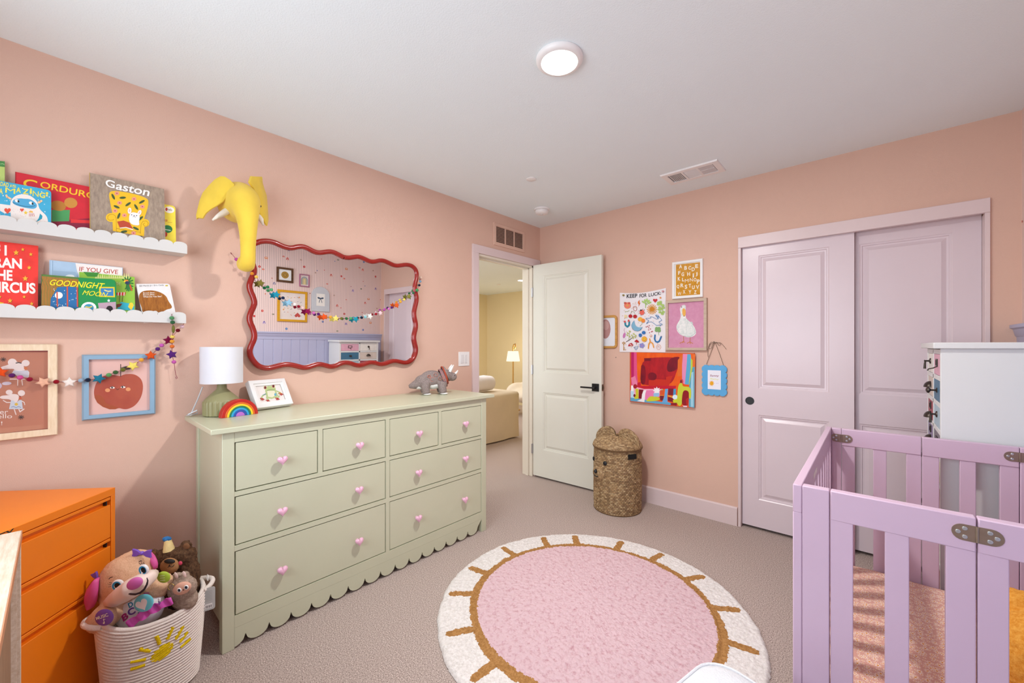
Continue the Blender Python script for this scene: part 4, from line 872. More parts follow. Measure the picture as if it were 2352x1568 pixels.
# -- felt garlands --
def felt(h): return mat(h, .95, var=.1, vs=120, bump=.5, bs=400, spec=.05, sheen=.2)
def garland(label, items, xw, string_pts, r0=.0088, rs=.0225, loc=None, group='felt bead garlands'):
    pos = []
    for it in items:
        k, u, v, c = it[:4]; x = it[4] if len(it) > 4 else xw; pos.append(onx(u, v, x))
    t = thing('felt_garland', label, 'garland', loc or pos[0], group)
    for it, p in zip(items, pos):
        k, c = it[0], it[3]; s = it[5] if len(it) > 5 else 1
        if k == 'b': MB().ell(p, (r0*s, r0*1.02*s, r0*s*.98), nu=14, nv=9).build('felt_ball', felt(c), t, ang=180)
        elif k == 's':
            rot = R.uniform(0, 1.2); A0 = []; rr_ = []
            for d, f in ((-.006, .55), (-.0045, .86), (0, 1), (.0045, .86), (.006, .55)):
                rr_.append([p + Vector((d, (rs*s if i % 2 == 0 else rs*s*.52)*f*math.cos(rot + PI*i/5), (rs*s if i % 2 == 0 else rs*s*.52)*f*math.sin(rot + PI*i/5))) for i in range(10)])
            o = MB().rings(rr_).build('felt_star', felt(c), t, ang=60)
        elif k == 'e': MB().ell(p, (.009, .006, .019), nu=12, nv=10).build('felt_star', felt(c), t, ang=180)
    for sp in string_pts: MB().tube([onx(u, v, x) for u, v, x in sp], .0011, 6).build('string', mat('#8A3A48', .9, var=.1, vs=200), t)
    return t
f3 = lambda X, Y: (X*.21687, 700 + Y*.21687)
L = [('b',1820,139,'#4E8A5A',.112),('b',1828,184,'#2F5F3C',.112),('e',1836,257,'#6E6E30',.108),('b',1826,337,'#E8CC62',.06),('b',1823,386,'#E09A34',.05),('b',1823,440,'#D9702E',.045),('s',1820,525,'#52246E',.035),('b',1842,604,'#C25CA8',.03),
     ('b',1928,229,'#E6C6D2',.06),('b',1884,270,'#6E1420',.05),('s',1785,375,'#7C1440',.034),('b',1712,428,'#C05AAE',.034),('b',1670,467,'#57246E',.034),('s',1597,535,'#D2521E',.034),('b',1497,582,'#E2A03A',.034),('s',1408,645,'#EED868',.034),('b',1302,687,'#6A6A2A',.034),
     ('b',1224,714,'#3C5E34',.034),('b',1153,742,'#5A9A5A',.034),('s',1046,780,'#22718C',.034),('b',932,795,'#1A2238',.034),('b',859,800,'#8FA6BC',.034),('s',735,820,'#EFE4DC',.034),('b',596,814,'#8E1220',.034),('s',458,818,'#E8B498',.034),('b',314,788,'#8E1430',.034),('b',213,768,'#CC4E94',.034),('b',127,747,'#5A1E62',.034),('s',0,715,'#E2501E',.034),('b',-110,690,'#E8A848',.034),('s',-230,650,'#EED868',.034)]
items = [(q[0], *f3(q[1], q[2]), q[3], q[4]) for q in L]
st1 = [(*f3(X, Y), x) for X, Y, x in ((1790,85,.085),(1820,100,.1075),(1820,139,.112),(1836,257,.108),(1826,337,.06),(1823,440,.045),(1820,525,.035),(1842,604,.03))]
st1b = [(*f3(X, Y), .028) for X, Y in ((1842,604),(1850,650),(1853,690),(1862,740),(1880,775),(1868,785),(1858,760))]
st2 = [(*f3(X, Y), x) for X, Y, x in ((1950,195,.08),(1928,229,.06),(1884,270,.05),(1785,375,.034),(1670,467,.034),(1597,535,.034),(1497,582,.034),(1408,645,.034),(1302,687,.034),(1224,714,.034),(1046,780,.034),(932,795,.034),(735,820,.034),(596,814,.034),(458,818,.034),(314,788,.034),(213,768,.034),(127,747,.034),(0,715,.034),(-110,690,.034),(-230,650,.034))]
garland('felt bead and star garland hanging from the lower book ledge across two prints', items, .034, [st1, st1b, st2])
zz = (440, 390, .15949)
def pxx(c, X, Y): return (c[0] + X*c[2], c[1] + Y*c[2])
gx = .048
L = [('b',zz,645,1288,'#B64E9A',.03),('b',zz,730,1370,'#57246E',.045),('s',zz,820,1430,'#D2461E',.05,.6),('b',zz,870,1492,'#E08E2A'),('b',zz,932,1540,'#F0C85A'),('s',M1,195,557,'#7C7232'),('b',M1,277,602,'#2F7A4C'),('b',M1,320,633,'#5AA870'),('s',M1,378,690,'#2492AE'),('b',M1,455,728,'#1E2A4A'),('s',M1,525,785,'#8FC0DA'),('b',M1,592,803,'#EFE6E2'),
     ('b',M1,637,828,'#8E1228'),('b',M1,682,845,'#EBC6C2'),('s',M1,745,885,'#8A0F48'),('b',M1,812,903,'#CC6AB4'),('b',M1,867,916,'#5A1E6A'),('s',M1,935,948,'#E2561E'),('b',M1,1005,950,'#E8A23A'),('s',M1,1068,967,'#EFDC76'),('b',M1,1135,967,'#6E6A2A'),('b',M1,1192,967,'#2C6A3E'),('b',M2,135,893,'#5AA868'),
     ('s',M2,195,903,'#1F94A8'),('b',M2,265,884,'#1A2238'),('b',M2,308,876,'#8CCAD2'),('s',M2,365,868,'#EEECE6'),('b',M2,437,841,'#9A1222'),('s',M2,490,830,'#EBCBD0','',.8),('b',M2,535,790,'#B24EA0'),('b',M2,590,779,'#D076BC'),('b',M2,627,763,'#52206A'),('s',M2,685,735,'#E2601E'),('b',M2,732,695,'#E8A83A'),('b',M2,775,667,'#EFDC62'),('s',M2,835,632,'#86823A'),('b',M2,885,588,'#2E6E46'),('b',M2,930,555,'#46965A','',1.3),('b',M2,957,495,'#161C30'),('b',M2,968,450,'#7A9CB8',.045),('s',M2,975,405,'#E4C8B4',.02,.6)]
items = []
for q in L:
    x = q[5] if len(q) > 5 and q[5] != '' else gx; s = q[6] if len(q) > 6 else 1; items.append((q[0], *pxx(q[1], q[2], q[3]), q[4], x, s))
st = [(q[1], q[2], q[4]) for q in items]
stl = [(*pxx(zz, X, Y), x) for X, Y, x in ((560,1190,.006),(572,1215,.012),(565,1190,.018),(600,1235,.02),(645,1288,.03))]
garland('felt bead and star garland draped across the front of the red wavy mirror', items, gx, [st, stl], loc=onx(770, 740, gx))
# -- elephant head --
yel = mat('#E8C84C', .92, var=.05, vs=14, bump=.35, bs=420, spec=.05, sheen=.2, name='yellow_felt')
el = thing('elephant_head', 'yellow felt elephant head mounted on the wall above the mirror corner', 'wall decoration', (0, -2.585, 1.95))
ey = -2.585
secs = [((.004, 1.985), (1, 0), .078, .085), ((.05, 1.992), (1, .02), .088, .098), ((.10, 1.994), (1, -.05), .088, .098), ((.15, 1.982), (1, -.3), .080, .090), ((.19, 1.957), (.85, -.6), .067, .074), ((.216, 1.915), (.5, -.9), .053, .056), ((.230, 1.865), (.15, -1), .043, .044), ((.236, 1.81), (0, -1), .036, .036), ((.236, 1.76), (0, -1), .032, .032), ((.236, 1.715), (-.02, -1), .031, .030), ((.234, 1.682), (-.1, -1), .032, .030), ((.224, 1.657), (-.6, -.8), .033, .028), ((.200, 1.648), (-1, -.1), .034, .028), ((.170, 1.664), (-.8, .7), .032, .028), ((.158, 1.692), (-.2, 1), .026, .024), ((.160, 1.712), (.1, 1), .010, .010)]
rs = []
for (x, z), (tx, tz), rw, rh in secs:
    t = Vector((tx, 0, tz)).normalized(); nn = Vector((-t.z, 0, t.x)); rs.append([Vector((x, ey, z)) + Vector((0, 1, 0))*rw*math.cos(2*PI*i/28) + nn*rh*math.sin(2*PI*i/28) for i in range(28)])
MB().rings(rs).build('head', yel, el, ang=180, sub=1)
def ear(pts, zoom, O, N, th, nm):
    N = Vector(N).normalized(); U = Vector((-N.y, N.x, 0)).normalized(); A = Art(O, U, Z1, zoom=zoom, lift=0); 
    q = A._ccw([A.L(*p) for p in pts]); q2 = []
    n = len(q); cx_ = sum(p[0] for p in q)/n; cy_ = sum(p[1] for p in q)/n; rs = []
    for d, f in ((-th/2, .97), (-th*.3, 1), (th*.3, 1), (th/2, .97)):
        rs.append([A.O + A.U*(cx_ + (a-cx_)*f) + A.V*(cy_ + (b-cy_)*f) + A.N*d for a, b in q])
    return MB().rings(rs).build(nm, yel, el, ang=60)
lo = ear([(620,213),(560,150),(480,97),(420,93),(340,138),(250,228),(165,330),(120,440),(90,560),(68,660),(76,712),(92,694),(165,702),(195,650),(215,625),(280,572),(380,512),(460,458),(510,388),(560,310)], zz, (.165, -2.655, 2.0), (.82, -.57, .05), .010, 'ear')
ro = ear([(850,90),(930,96),(1003,98),(1010,185),(1035,270),(1068,365),(1080,480),(1090,620),(1096,735),(1080,805),(1000,690),(960,600),(950,480),(915,350),(880,260),(825,170)], zz, (.125, -2.50, 2.0), (.75, .66, .0), .012, 'ear')
tusk = mat('#EAE4DA', .9, var=.04, vs=30, bump=.3, bs=300, name='cream_felt')
MB().tube([onx(524, 483, .12), onx(512, 490, .13), onx(500, 497, .14), onx(488.5, 505, .15)], [.016, .014, .0095, .004], 14).build('tusk', tusk, el, ang=80)
MB().tube([(.11, -2.515, 1.945), (.135, -2.50, 1.915), (.15, -2.495, 1.885)], [.016, .012, .004], 14).build('tusk', tusk, el, ang=80)
MB().ell((.150, ey + .077, 1.978), .006, nu=10, nv=8).build('eye', black_m, el); MB().ell((.135, ey - .078, 1.975), .006, nu=10, nv=8).build('eye', black_m, el)
# ================= BACK WALL PICTURES =================
wfr = mat('#EAEAEA', .4, var=.01, vs=5, name='white_frame_paint')
def rect_back(tl, br, y=0): a = ony(*tl, y); b = ony(*br, y); return a.x, b.z, b.x - a.x, a.z - b.z
# alphabet print
K7 = (1530, 590, .14031)
def alphabet(A):
    A.z = K7; W = '#F1EDE2'
    A.poly(two_tone('mustard_print', '#C88A1E', '#D9A038', 60, .7, 0), [(160,128),(556,84),(556,612),(160,642)])
    for s in ('A 213 188 262 128','B 298 212 342 150','C 365 210 408 152','D 420 234 468 172','E 478 182 524 120','F 198 292 236 232','G 252 316 294 254','H 344 310 392 250','i 434 338 458 270','J 482 318 514 252',
              'K 190 390 236 330','L 260 400 298 342','M 308 418 368 362','N 388 402 438 346','O 452 402 496 346','P 502 438 548 370','Q 174 520 216 458','R 236 498 288 436','S 306 522 346 456','T 368 502 410 442','U 424 528 468 468','V 488 526 542 462','W 190 628 250 574','X 274 602 316 542','Y 368 604 412 546','Z 454 608 500 548'):
        c, x0, y1, x1, y0 = s.split(); x0, y1, x1, y0 = map(float, (x0, y1, x1, y0)); A.text(W, c, (x0, y1), (x1, y1-4), (x0, y0), bold=0 if c in 'MWN' else .03, up=False)
    A.up()
x, z, w, h = rect_back((1545, 603), (1615.5, 682)); 
picture('framed_print', 'white framed mustard alphabet print, topmost on the back wall', 'picture', BW, (x, 0, z), w, h, .018, .016, wfr, mat('#EDEDEA', .6, var=.01), alphabet, K7)
# goose
def goose(A):
    A.z = K7; W = two_tone('goose_white_print', '#D2DCDA', '#F4F4F2', 45, .7, 0, detail=4)
    A.blob(W, [(250,810),(265,790),(295,782),(318,790),(324,820),(318,880),(318,960),(330,1010),(385,1055),(430,1095),(470,1160),(492,1220),(488,1260),(460,1290),(420,1308),(360,1318),(300,1300),(240,1275),(195,1235),(172,1185),(168,1130),(190,1080),(225,1030),(240,980),(238,920),(225,860),(232,830)])
    A.poly('#C8D4D4', [(395,1060),(425,1060),(442,1095),(435,1120)]); A.stroke('#AFC4C2', [(290,1290),(340,1302),(400,1300),(450,1270),(485,1230)], 9); A.stroke('#C4D2D0', [(185,1180),(210,1230),(250,1265)], 8); A.stroke('#C0D0CE', [(420,1120),(460,1180),(470,1230)], 6)
    A.blob('#EDB457', [(268,845),(300,838),(320,870),(322,930),(312,968),(292,975),(272,950),(262,900)]); A.circ('#5A4A2A', 294, 968, 9, 7); A.circ('#26221E', 253, 820, 6, 10); A.stroke('#D89A4A', [(285,860),(286,890)], 4)
    for pts in ([(284,1305),(288,1380)], [(395,1318),(390,1390)]): A.stroke('#B9784A', pts, 9)
    for a, b in (((288,1378),(225,1412)),((288,1378),(272,1405)),((288,1378),(300,1398)),((390,1388),(345,1412)),((390,1388),(395,1422)),((390,1388),(436,1415))): A.stroke('#C8803C', [a, b], 10, up=False)
    A.up()
x, z, w, h = rect_back((1531, 691), (1625.5, 805)); taupe = two_tone('taupe_wood_frame', '#B9A391', '#CBB7A4', 14, .5, .1, stretch=(1, 6, 6))
picture('framed_print', 'taupe framed print of a white goose on a pink ground', 'picture', BW, (x, 0, z), w, h, .021, .026, taupe, two_tone('pink_print_ground', '#CF8FAE', '#D79CB8', 30, .7, 0), goose, K7)
# banner
K6 = (1410, 650, .10842)
def luck(A):
    A.z = K6; k = '#26282E'
    for s, x0, y0, x1, y1, h_ in (('KEEP', 272, 318, 495, 305, 82), ('FOR', 545, 308, 695, 292, 78), ('LUCK:', 740, 290, 1000, 245, 72)): A.text(k, s, (x0, y0), (x1, y1), (x0+2, y0-h_), bold=.012)
    A.circ('#E5846A', 290, 475, 72, 68); A.circ('#C9574A', 245, 425, 30, 24); A.circ('#C9574A', 325, 425, 28, 22); A.circ('#D8B24A', 290, 470, 16); A.stroke('#A9B26A', [(240,600),(280,605),(330,580)], 9)
    A.stroke('#B06A8A', [(400,440),(470,400)], 5); A.heart('#EFE4E0', 435, 425, 26); A.poly('#D9702E', [(512,395),(548,355),(545,415),(562,420),(522,500),(530,435),(512,440)])
    for a, b in (((672,520),(676,360)),((674,440),(610,380)),((674,440),(740,390)),((674,460),(790,415))): A.stroke('#9CBF66', [a, b], 14)
    for x, y, r in ((625,400,.6),(660,375,1.3),(735,380,-.7),(760,410,-.2),(700,360,1.8)): A.circ('#A8CB72', x, y, 38, 18, r, n=10)
    A.heart('#C8323A', 878, 368, 48); A.star('#D98A3A', 990, 310, 30)
    for i in range(16): a = i*PI/8; A.stroke('#D9962E', [(810+50*math.cos(a),555+50*math.sin(a)),(810+105*math.cos(a),555+105*math.sin(a))], 16, up=False)
    A.up(); A.circ('#C9821E', 810, 552, 46)
    A.stroke('#8FAE5A', [(960,400),(1010,470),(1040,560),(1040,650)], 8)
    for x, y in ((950,415),(990,400),(945,450),(1000,450),(1040,470),(975,515),(1055,520),(960,560),(1010,555),(980,615),(1050,610),(1030,650)): A.circ('#A6C56C', x, y, 34, 24, n=10)
    A.stroke('#A84A3A', [(420,500),(408,530),(425,570),(455,592),(485,570),(490,520),(470,490),(440,495),(420,500)], 8); A.stroke('#C8A06A', [(415,505),(440,520),(485,515)], 6)
    A.circ('#E2685A', 598, 620, 52, 56); A.circ('#2E2A2C', 578, 575, 20, 16)
    for a, b in (((550,595),(530,575)),((545,640),(525,650)),((640,580),(655,560)),((650,630),(670,640)),((580,670),(578,690)),((600,565),(625,545))): A.stroke('#3A2E2E', [a, b], 6, up=False)
    A.up(); A.stroke('#6E9A5E', [(355,660),(380,590),(430,610),(455,660)], 6); A.circ('#B3202A', 355, 700, 42, 38); A.circ('#B3202A', 452, 706, 44, 38)
    A.stroke('#C8963E', [(225,760),(255,715)], 6)
    for x, y in ((240,685),(272,690),(240,718),(275,722)): A.circ('#EBD9A8', x, y, 17, n=10)
    A.circ('#E8B24A', 562, 765, 52, 46); A.circ('#E88A3A', 625, 795, 42, 44); A.stroke('#7A9A6A', [(555,910),(600,865),(600,820)], 6)
    b = '#3F7EB4'; A.stroke(b, [(690,760),(680,745),(740,745),(790,740),(780,710),(830,720),(900,760),(950,755),(890,690),(900,670),(960,730),(930,670),(1000,760),(1020,785),(960,820),(965,840),(1030,870),(1020,885),(985,880),(1000,905),(960,890),(900,895),(850,850),(800,820),(740,825),(700,858),(695,850),(745,790),(690,765)], 8)
    A.poly(b, [(890,675),(950,740),(940,755),(885,690)])
    A.stroke('#22819A', [(240,820),(250,890),(290,925),(328,890),(330,815)], 34); A.stroke('#D24A4A', [(236,810),(238,822)], 36); A.stroke('#D24A4A', [(318,790),(320,805)], 36)
    A.blob('#7FB2CE', [(440,795),(400,840),(380,900),(395,960),(440,1000),(510,1015),(570,990),(608,930),(550,940),(490,925),(450,880)]); A.stroke('#4A86AE', [(440,795),(400,840),(380,900),(395,960),(440,1000),(510,1015),(570,990),(608,930)], 7)
    for x, y in ((690,925),(720,915),(755,900),(745,945),(780,970),(740,990),(800,1030),(760,1048),(820,1022)): A.circ('#B23A48', x, y, 11, n=8, up=False)
    A.up()
    for x, y in ((910,960),(960,960),(905,1000),(965,1005)): A.circ('#7FA868', x, y, 34, n=12)
    A.stroke('#7FA868', [(938,1000),(958,1105)], 8)
    A.stroke('#C86AA0', [(235,950),(220,1000),(238,1040)], 5); A.circ('#C87AB4', 224, 1105, 26, 58, .25)
    A.stroke('#4A3328', [(268,1240),(330,1205),(420,1135)], 10); A.stroke('#9AA84E', [(320,1195),(335,1090),(330,1010)], 8)
    for x, y in ((300,1060),(345,1020),(290,1100),(340,1130),(390,1110),(430,1075),(470,1110),(455,1140),(410,1160)): A.circ('#B6BF6A', x, y, 26, 13, .6, n=10)
    A.circ('#2F6FB4', 638, 1048, 40, 36); A.circ('#2F6FB4', 565, 1103, 36, 38); A.circ('#DE8A2E', 650, 1185, 58); A.circ('#EDBB3A', 650, 1185, 48)
    A.stroke('#7A4A1A', [(625,1195),(640,1215),(665,1212),(680,1190)], 7); A.circ('#7A4A1A', 635, 1170, 6, 9); A.circ('#7A4A1A', 668, 1165, 6, 9)
    A.stroke('#2C6FA8', [(878,1100),(868,1180),(890,1235),(930,1250),(970,1225),(1010,1130)], 30); A.circ('#D9A08A', 790, 1115, 24); A.circ('#EDE6E2', 790, 1115, 15)
    A.stroke('#E39A3E', [(735,1380),(745,1290),(775,1240),(765,1180)], 24); A.stroke('#E39A3E', [(775,1240),(830,1280),(850,1360)], 24)
    A.stroke('#B8862E', [(215,1285),(212,1420)], 12); A.stroke('#B8862E', [(185,1270),(215,1245),(250,1270),(215,1290),(185,1270)], 12); A.stroke('#B8862E', [(215,1405),(262,1412)], 12); A.stroke('#B8862E', [(215,1370),(240,1372)], 10)
    A.poly('#B2202A', [(305,1335),(330,1285),(375,1265),(415,1300),(410,1330)]); A.circ('#F0E6E0', 355, 1300, 12); A.circ('#F0E6E0', 385, 1310, 9); A.stroke('#E3CFC0', [(370,1330),(375,1362)], 18)
    A.poly('#B2202A', [(438,1235),(490,1190),(550,1250),(500,1258)]); A.stroke('#A8402E', [(482,1262),(480,1300)], 9)
    A.stroke('#4A8ABA', [(430,1360),(465,1335),(515,1335),(510,1375),(478,1412),(430,1360),(512,1370)], 7)
    for k in range(5): a = k*2*PI/5; A.circ('#8A8AC8', 600+34*math.cos(a), 1320+32*math.sin(a), 24, n=10, up=False)
    A.up(); A.circ('#B07AB0', 600, 1320, 14); A.stroke('#D98A4A', [(955+48*math.cos(t*PI/8), 1352+50*math.sin(t*PI/8)) for t in range(17)], 6); A.stroke('#C87A5A', [(930,1360),(945,1335),(965,1345),(975,1365)], 6)
    for k in range(40): A.circ(R.choice(['#D98A5A','#C86A5A','#D9A06A','#8AA86A']), R.uniform(180,1060), R.uniform(380,1410), 7, n=6, up=False)
lu = thing('cotton_banner', 'white cotton banner headed KEEP FOR LUCK pinned to the back wall', 'banner', (1.06, 0, 1.216))
lx0, lx1, lz0, lz1 = .866, 1.257, 1.216, 1.722
A = Art((lx0, -.0075, lz0), *BW, lift=.0012); nx, ny = 24, 26; P = []
mb = MB()
def bp(i, j):
    u, v = i/nx, j/ny; sag = .018*math.sin(PI*u)*(v**3); return Vector((lx0 + (lx1-lx0)*u - .003*(1-v), -.0065 - .0016*math.sin(u*9 + v*2)*(.3+v*.7), lz0 + (lz1-lz0)*v - sag + .004*v*(u-.5)))
for d in (0, .0012): P += [bp(i, j) + Vector((0, d, 0)) for j in range(ny+1) for i in range(nx+1)]
n1 = (nx+1)*(ny+1); fs = []
for j in range(ny):
    for i in range(nx):
        a = j*(nx+1)+i; fs += [(a, a+1, a+nx+2, a+nx+1), (n1+a+nx+1, n1+a+nx+2, n1+a+1, n1+a)]
mb.add(P, fs); cloth = mat('#E9E6EA', .9, var=.02, vs=12, bump=.2, bs=500, name='white_cotton')
A.mb = mb; A.h = .0024; luck(A); mb.build('cloth', cloth, lu, ang=60)
for u, v, c in ((1433, 678, '#8A7A3A'), (1523.5, 669, '#C89098')):
    p = ony(u, v, -.008); mb = MB(); mb.lathe([(.008, 0), (.008, .003), (.0035, .005), (.0035, .012), (.0065, .015), (.0065, .018), (0, .0185)], p, 14, axis=(0, -1, 0)); o = mb.build('push_pin', mat(c, .3, .5), lu)
# abstract canvas
K8 = (1440, 800, .08929)
def abstract(A):
    A.z = K8; B = lambda n, a, b, s=18: two_tone(n, a, b, s, .45, .25, stretch=(1, 1, .35), lo=.3, hi=.7, dist=.002)
    rd = B('red_brushwork', '#8E1524', '#C0242A'); dk = B('dark_red_brushwork', '#5E1526', '#8A1426', 26)
    A.poly(B('orange_brushwork', '#DE4A18', '#EC6A1C'), [(100,95),(1760,140),(1740,1530),(90,1350)])
    A.poly('#B81762', [(108,97),(190,98),(180,740),(108,760)]); A.poly('#DB4F86', [(180,98),(250,100),(265,700),(290,960),(180,960),(110,940),(110,740),(178,735)]); A.poly('#E57FA6', [(108,760),(210,700),(290,960),(150,960)])
    A.poly('#C2122E', [(270,880),(360,860),(360,960),(1270,960),(1250,1040),(330,1040),(260,1020)])
    A.blob(rd, [(440,240),(1380,215),(1355,430),(1300,520),(1200,840),(1050,940),(380,950),(360,820),(380,380),(450,330)]); A.poly('#C32A1A', [(560,820),(1180,700),(1080,960),(560,960)]); A.poly(rd, [(700,300),(980,300),(1010,800),(760,790)])
    A.poly(dk, [(440,250),(620,245),(620,320),(450,325)]); A.blob(dk, [(1150,230),(1380,205),(1360,380),(1280,560),(1060,620),(1020,500),(1060,330)]); A.blob(dk, [(375,390),(490,470),(480,940),(345,920),(355,560)]); A.blob(dk, [(560,600),(770,640),(760,820),(540,810)])
    A.poly('#DD6A22', [(1310,300),(1420,150),(1440,700),(1300,720)]); A.poly('#DF8CB6', [(1440,140),(1560,145),(1520,600),(1490,920),(1420,880),(1420,420)]); A.poly('#58A9CE', [(1555,145),(1640,150),(1660,300),(1590,930),(1490,920),(1530,500)]); A.poly('#B8CB4C', [(1640,240),(1690,300),(1690,560),(1640,920),(1590,930),(1640,500)])
    A.poly('#58A0B8', [(1690,480),(1745,470),(1740,1530),(1590,1500),(1600,960)]); A.poly('#9CCDE0', [(1660,620),(1710,600),(1715,1500),(1640,1500),(1640,1000)]); A.poly('#E2702A', [(1700,150),(1755,155),(1750,470),(1700,460)])
    A.poly('#F0A6C2', [(110,940),(280,1000),(440,1040),(880,1040),(880,1180),(430,1380),(90,1300)]); A.poly('#E57DB0', [(480,1080),(860,1060),(850,1240),(470,1340)])
    A.poly('#B9D9EC', [(92,1080),(180,1040),(190,1290),(92,1280)]); A.poly('#F3F0F2', [(110,960),(170,950),(170,1100),(110,1090)]); A.poly('#5FA3C6', [(90,1260),(560,1330),(1130,1400),(1130,1455),(90,1350)])
    A.circ('#A3142A', 213, 975, 52, 58); A.poly('#C9C42E', [(215,1030),(300,1040),(300,1290),(200,1300),(190,1260),(230,1180)]); A.circ('#7A1426', 195, 1210, 28, 40); A.poly(dk, [(310,1050),(430,1060),(390,1180),(375,1290),(300,1290)])
    A.poly('#EFEEF0', [(430,1080),(500,1070),(470,1180),(450,1380),(260,1350),(380,1300),(390,1180)]); A.blob('#C8CB2E', [(530,1300),(580,1240),(650,1225),(840,1250),(850,1340),(480,1370)])
    A.star('#F0EEF2', 770, 1085, 105, 60, 8); A.poly('#93BEE0', [(680,1150),(830,1140),(830,1230),(690,1240)]); A.circ('#A9B47E', 905, 1110, 34, 75); A.poly('#D2552E', [(850,1080),(950,1060),(930,1200),(850,1190)]); A.poly('#6E1A2A', [(845,1215),(950,1215),(935,1340),(860,1335)]); A.stroke('#E8923A', [(850,1205),(940,1208)], 16)
    A.poly('#68A6DA', [(985,1040),(1060,1035),(1040,1200),(1045,1370),(1120,1400),(900,1390),(960,1250)]); A.poly('#7A1428', [(1065,1030),(1200,1030),(1195,1200),(1060,1200)]); A.poly('#4C94C4', [(1200,1040),(1265,1035),(1260,1180),(1190,1210)]); A.poly('#7A1428', [(1055,1250),(1200,1260),(1190,1380),(1055,1350)])
    A.stroke('#E8A23A', [(1070,1215),(1200,1265)], 34); A.circ('#D8ECF4', 1240, 1250, 66, 62); A.poly('#C8D22E', [(1180,1330),(1300,1290),(1300,1420),(1200,1400)]); A.poly('#8A1626', [(1130,1400),(1290,1395),(1280,1470),(1130,1455)])
    A.circ('#D24A4A', 1410, 850, 44, 66); A.circ('#7A1A26', 1395, 855, 26, 50); A.blob('#C6CE3A', [(1340,900),(1430,880),(1430,980),(1600,980),(1660,1060),(1650,1290),(1600,1300),(1590,1140),(1440,1070),(1420,1480),(1290,1470),(1300,1100)])
    A.blob('#8E101C', [(1455,1065),(1590,1090),(1600,1220),(1570,1470),(1410,1460),(1420,1230)]); A.poly('#B82018', [(1520,1300),(1600,1250),(1570,1470),(1530,1470)]); A.poly('#F0D6E4', [(1430,1470),(1560,1475),(1540,1505),(1460,1500)])
x, z, w, h = rect_back((1449.5, 809), (1596.5, 936)); cv = thing('canvas_painting', 'abstract red and orange painting on canvas, lowest on the back wall', 'picture', (x + w/2, 0, z))
mb = MB(); mb.box(x, x + w, -.024, -.001, z, z + h); A = Art((x, -.024, z), *BW, mb=mb, zoom=K8); abstract(A)
mb.build('canvas', mat('#C2542E', .7, var=.1, bump=.2, bs=500), cv); MB().box(x + .004, x + w - .004, -.0012, .0, z + .004, z + h - .004).build('stretcher', pine, cv)
# rounded frame behind the door
rx1 = ony(1419, 760, 0).x; rz1 = ony(1419, 723, 0).z; rz0 = ony(1419, 800, 0).z; rx0 = rx1 - .26
rf = thing('framed_print', 'round cornered wooden framed print half hidden behind the open door', 'picture', (rx0 + .13, 0, rz0))
def rloop(i, y, r=.035): 
    o = []
    for cx_, cz_, a0 in ((rx1-r, rz1-r, 0), (rx0+r, rz1-r, PI/2), (rx0+r, rz0+r, PI), (rx1-r, rz0+r, 1.5*PI)):
        for k in range(7): a = a0 + PI/2*k/6; o.append(Vector((cx_ + (r-i)*math.cos(a), y, cz_ + (r-i)*math.sin(a))))
    return o[::-1]
honey = two_tone('honey_wood', '#B98648', '#D4A45E', 12, .45, .1, stretch=(1, 8, 8))
MB().rings([rloop(0, -.001), rloop(0, -.012), rloop(.004, -.016), rloop(.018, -.016), rloop(.021, -.011), rloop(.021, -.001)], caps=False, closed=True).build('frame', honey, rf)
mb = MB(); mb.pris(rloop(.019, -.003), rloop(.019, -.006)); A = Art((rx0, -.006, rz0), *BW, mb=mb); A.circ('#B98A86', .145, .17, .05, .085); A.circ('#C9A09A', .15, .2, .03, .04); mb.build('print', mat('#E4E6EC', .6, var=.01), rf)
# blue scalloped frame hanging from a nail
sf = thing('scalloped_frame', 'small blue scalloped wooden frame hanging from a bow tied cord', 'picture', (1.61, 0, .91))
K9 = (1600, 770, .09564); sx0, sx1, sz0, sz1 = 1.527, 1.696, .905, 1.128
def scal(y, s=0):
    o = []; bx, bz = .0, .0
    def side(p0, p1, n, nx, nz):
        for k in range(n):
            for j in range(7):
                t = (k + j/7)/n; a = PI*j/7; w_ = math.hypot(p1[0]-p0[0], p1[1]-p0[1])/n; dx, dz_ = (p1[0]-p0[0])/(w_*n), (p1[1]-p0[1])/(w_*n)
                c = ((k+.5)/n); px_, pz_ = p0[0] + (p1[0]-p0[0])*c, p0[1] + (p1[1]-p0[1])*c; r = w_/2
                o.append(Vector((px_ - dx*r*math.cos(a) + nx*r*.55*math.sin(a), y, pz_ - dz_*r*math.cos(a) + nz*r*.55*math.sin(a))))
    i = .010; a0, a1, b0, b1 = sx0+i, sx1-i, sz0+i, sz1-i
    side((a0, b0), (a1, b0), 4, 0, -1); side((a1, b0), (a1, b1), 5, 1, 0); side((a1, b1), (a0, b1), 4, 0, 1); side((a0, b1), (a0, b0), 5, -1, 0)
    return o
MB().pris(scal(-.004)[::-1] if False else scal(-.004), scal(-.014)).build('frame', mat('#4FA3D8', .45, var=.05, vs=15, bump=.05), sf, bevel=.0012)
mb = MB(); wx0, wz1 = ony(1600 + 268*.09564, 770 + 832*.09564, -.014).x, ony(1625, 770 + 832*.09564, -.014).z; wx1 = ony(1600 + 582*.09564, 860, -.014).x; wz0 = ony(1625, 770 + 1285*.09564, -.014).z
mb.box(wx0, wx1, -.0148, -.012, wz0, wz1); A = Art((wx0, -.0148, wz0), *BW, mb=mb, zoom=K9)
A.text('#8E1A4A', 'Sunny', (320,1000), (535,1005), (322,940), bold=.01, shear=.15); A.text('#DCE29A', 'Baby', (330,1068), (535,1085), (332,1020), bold=.01); 
for i in range(10): a = i*PI/5; A.stroke('#E8A81E', [(362+30*math.cos(a),1150+36*math.sin(a)),(362+58*math.cos(a),1150+62*math.sin(a))], 14, up=False)
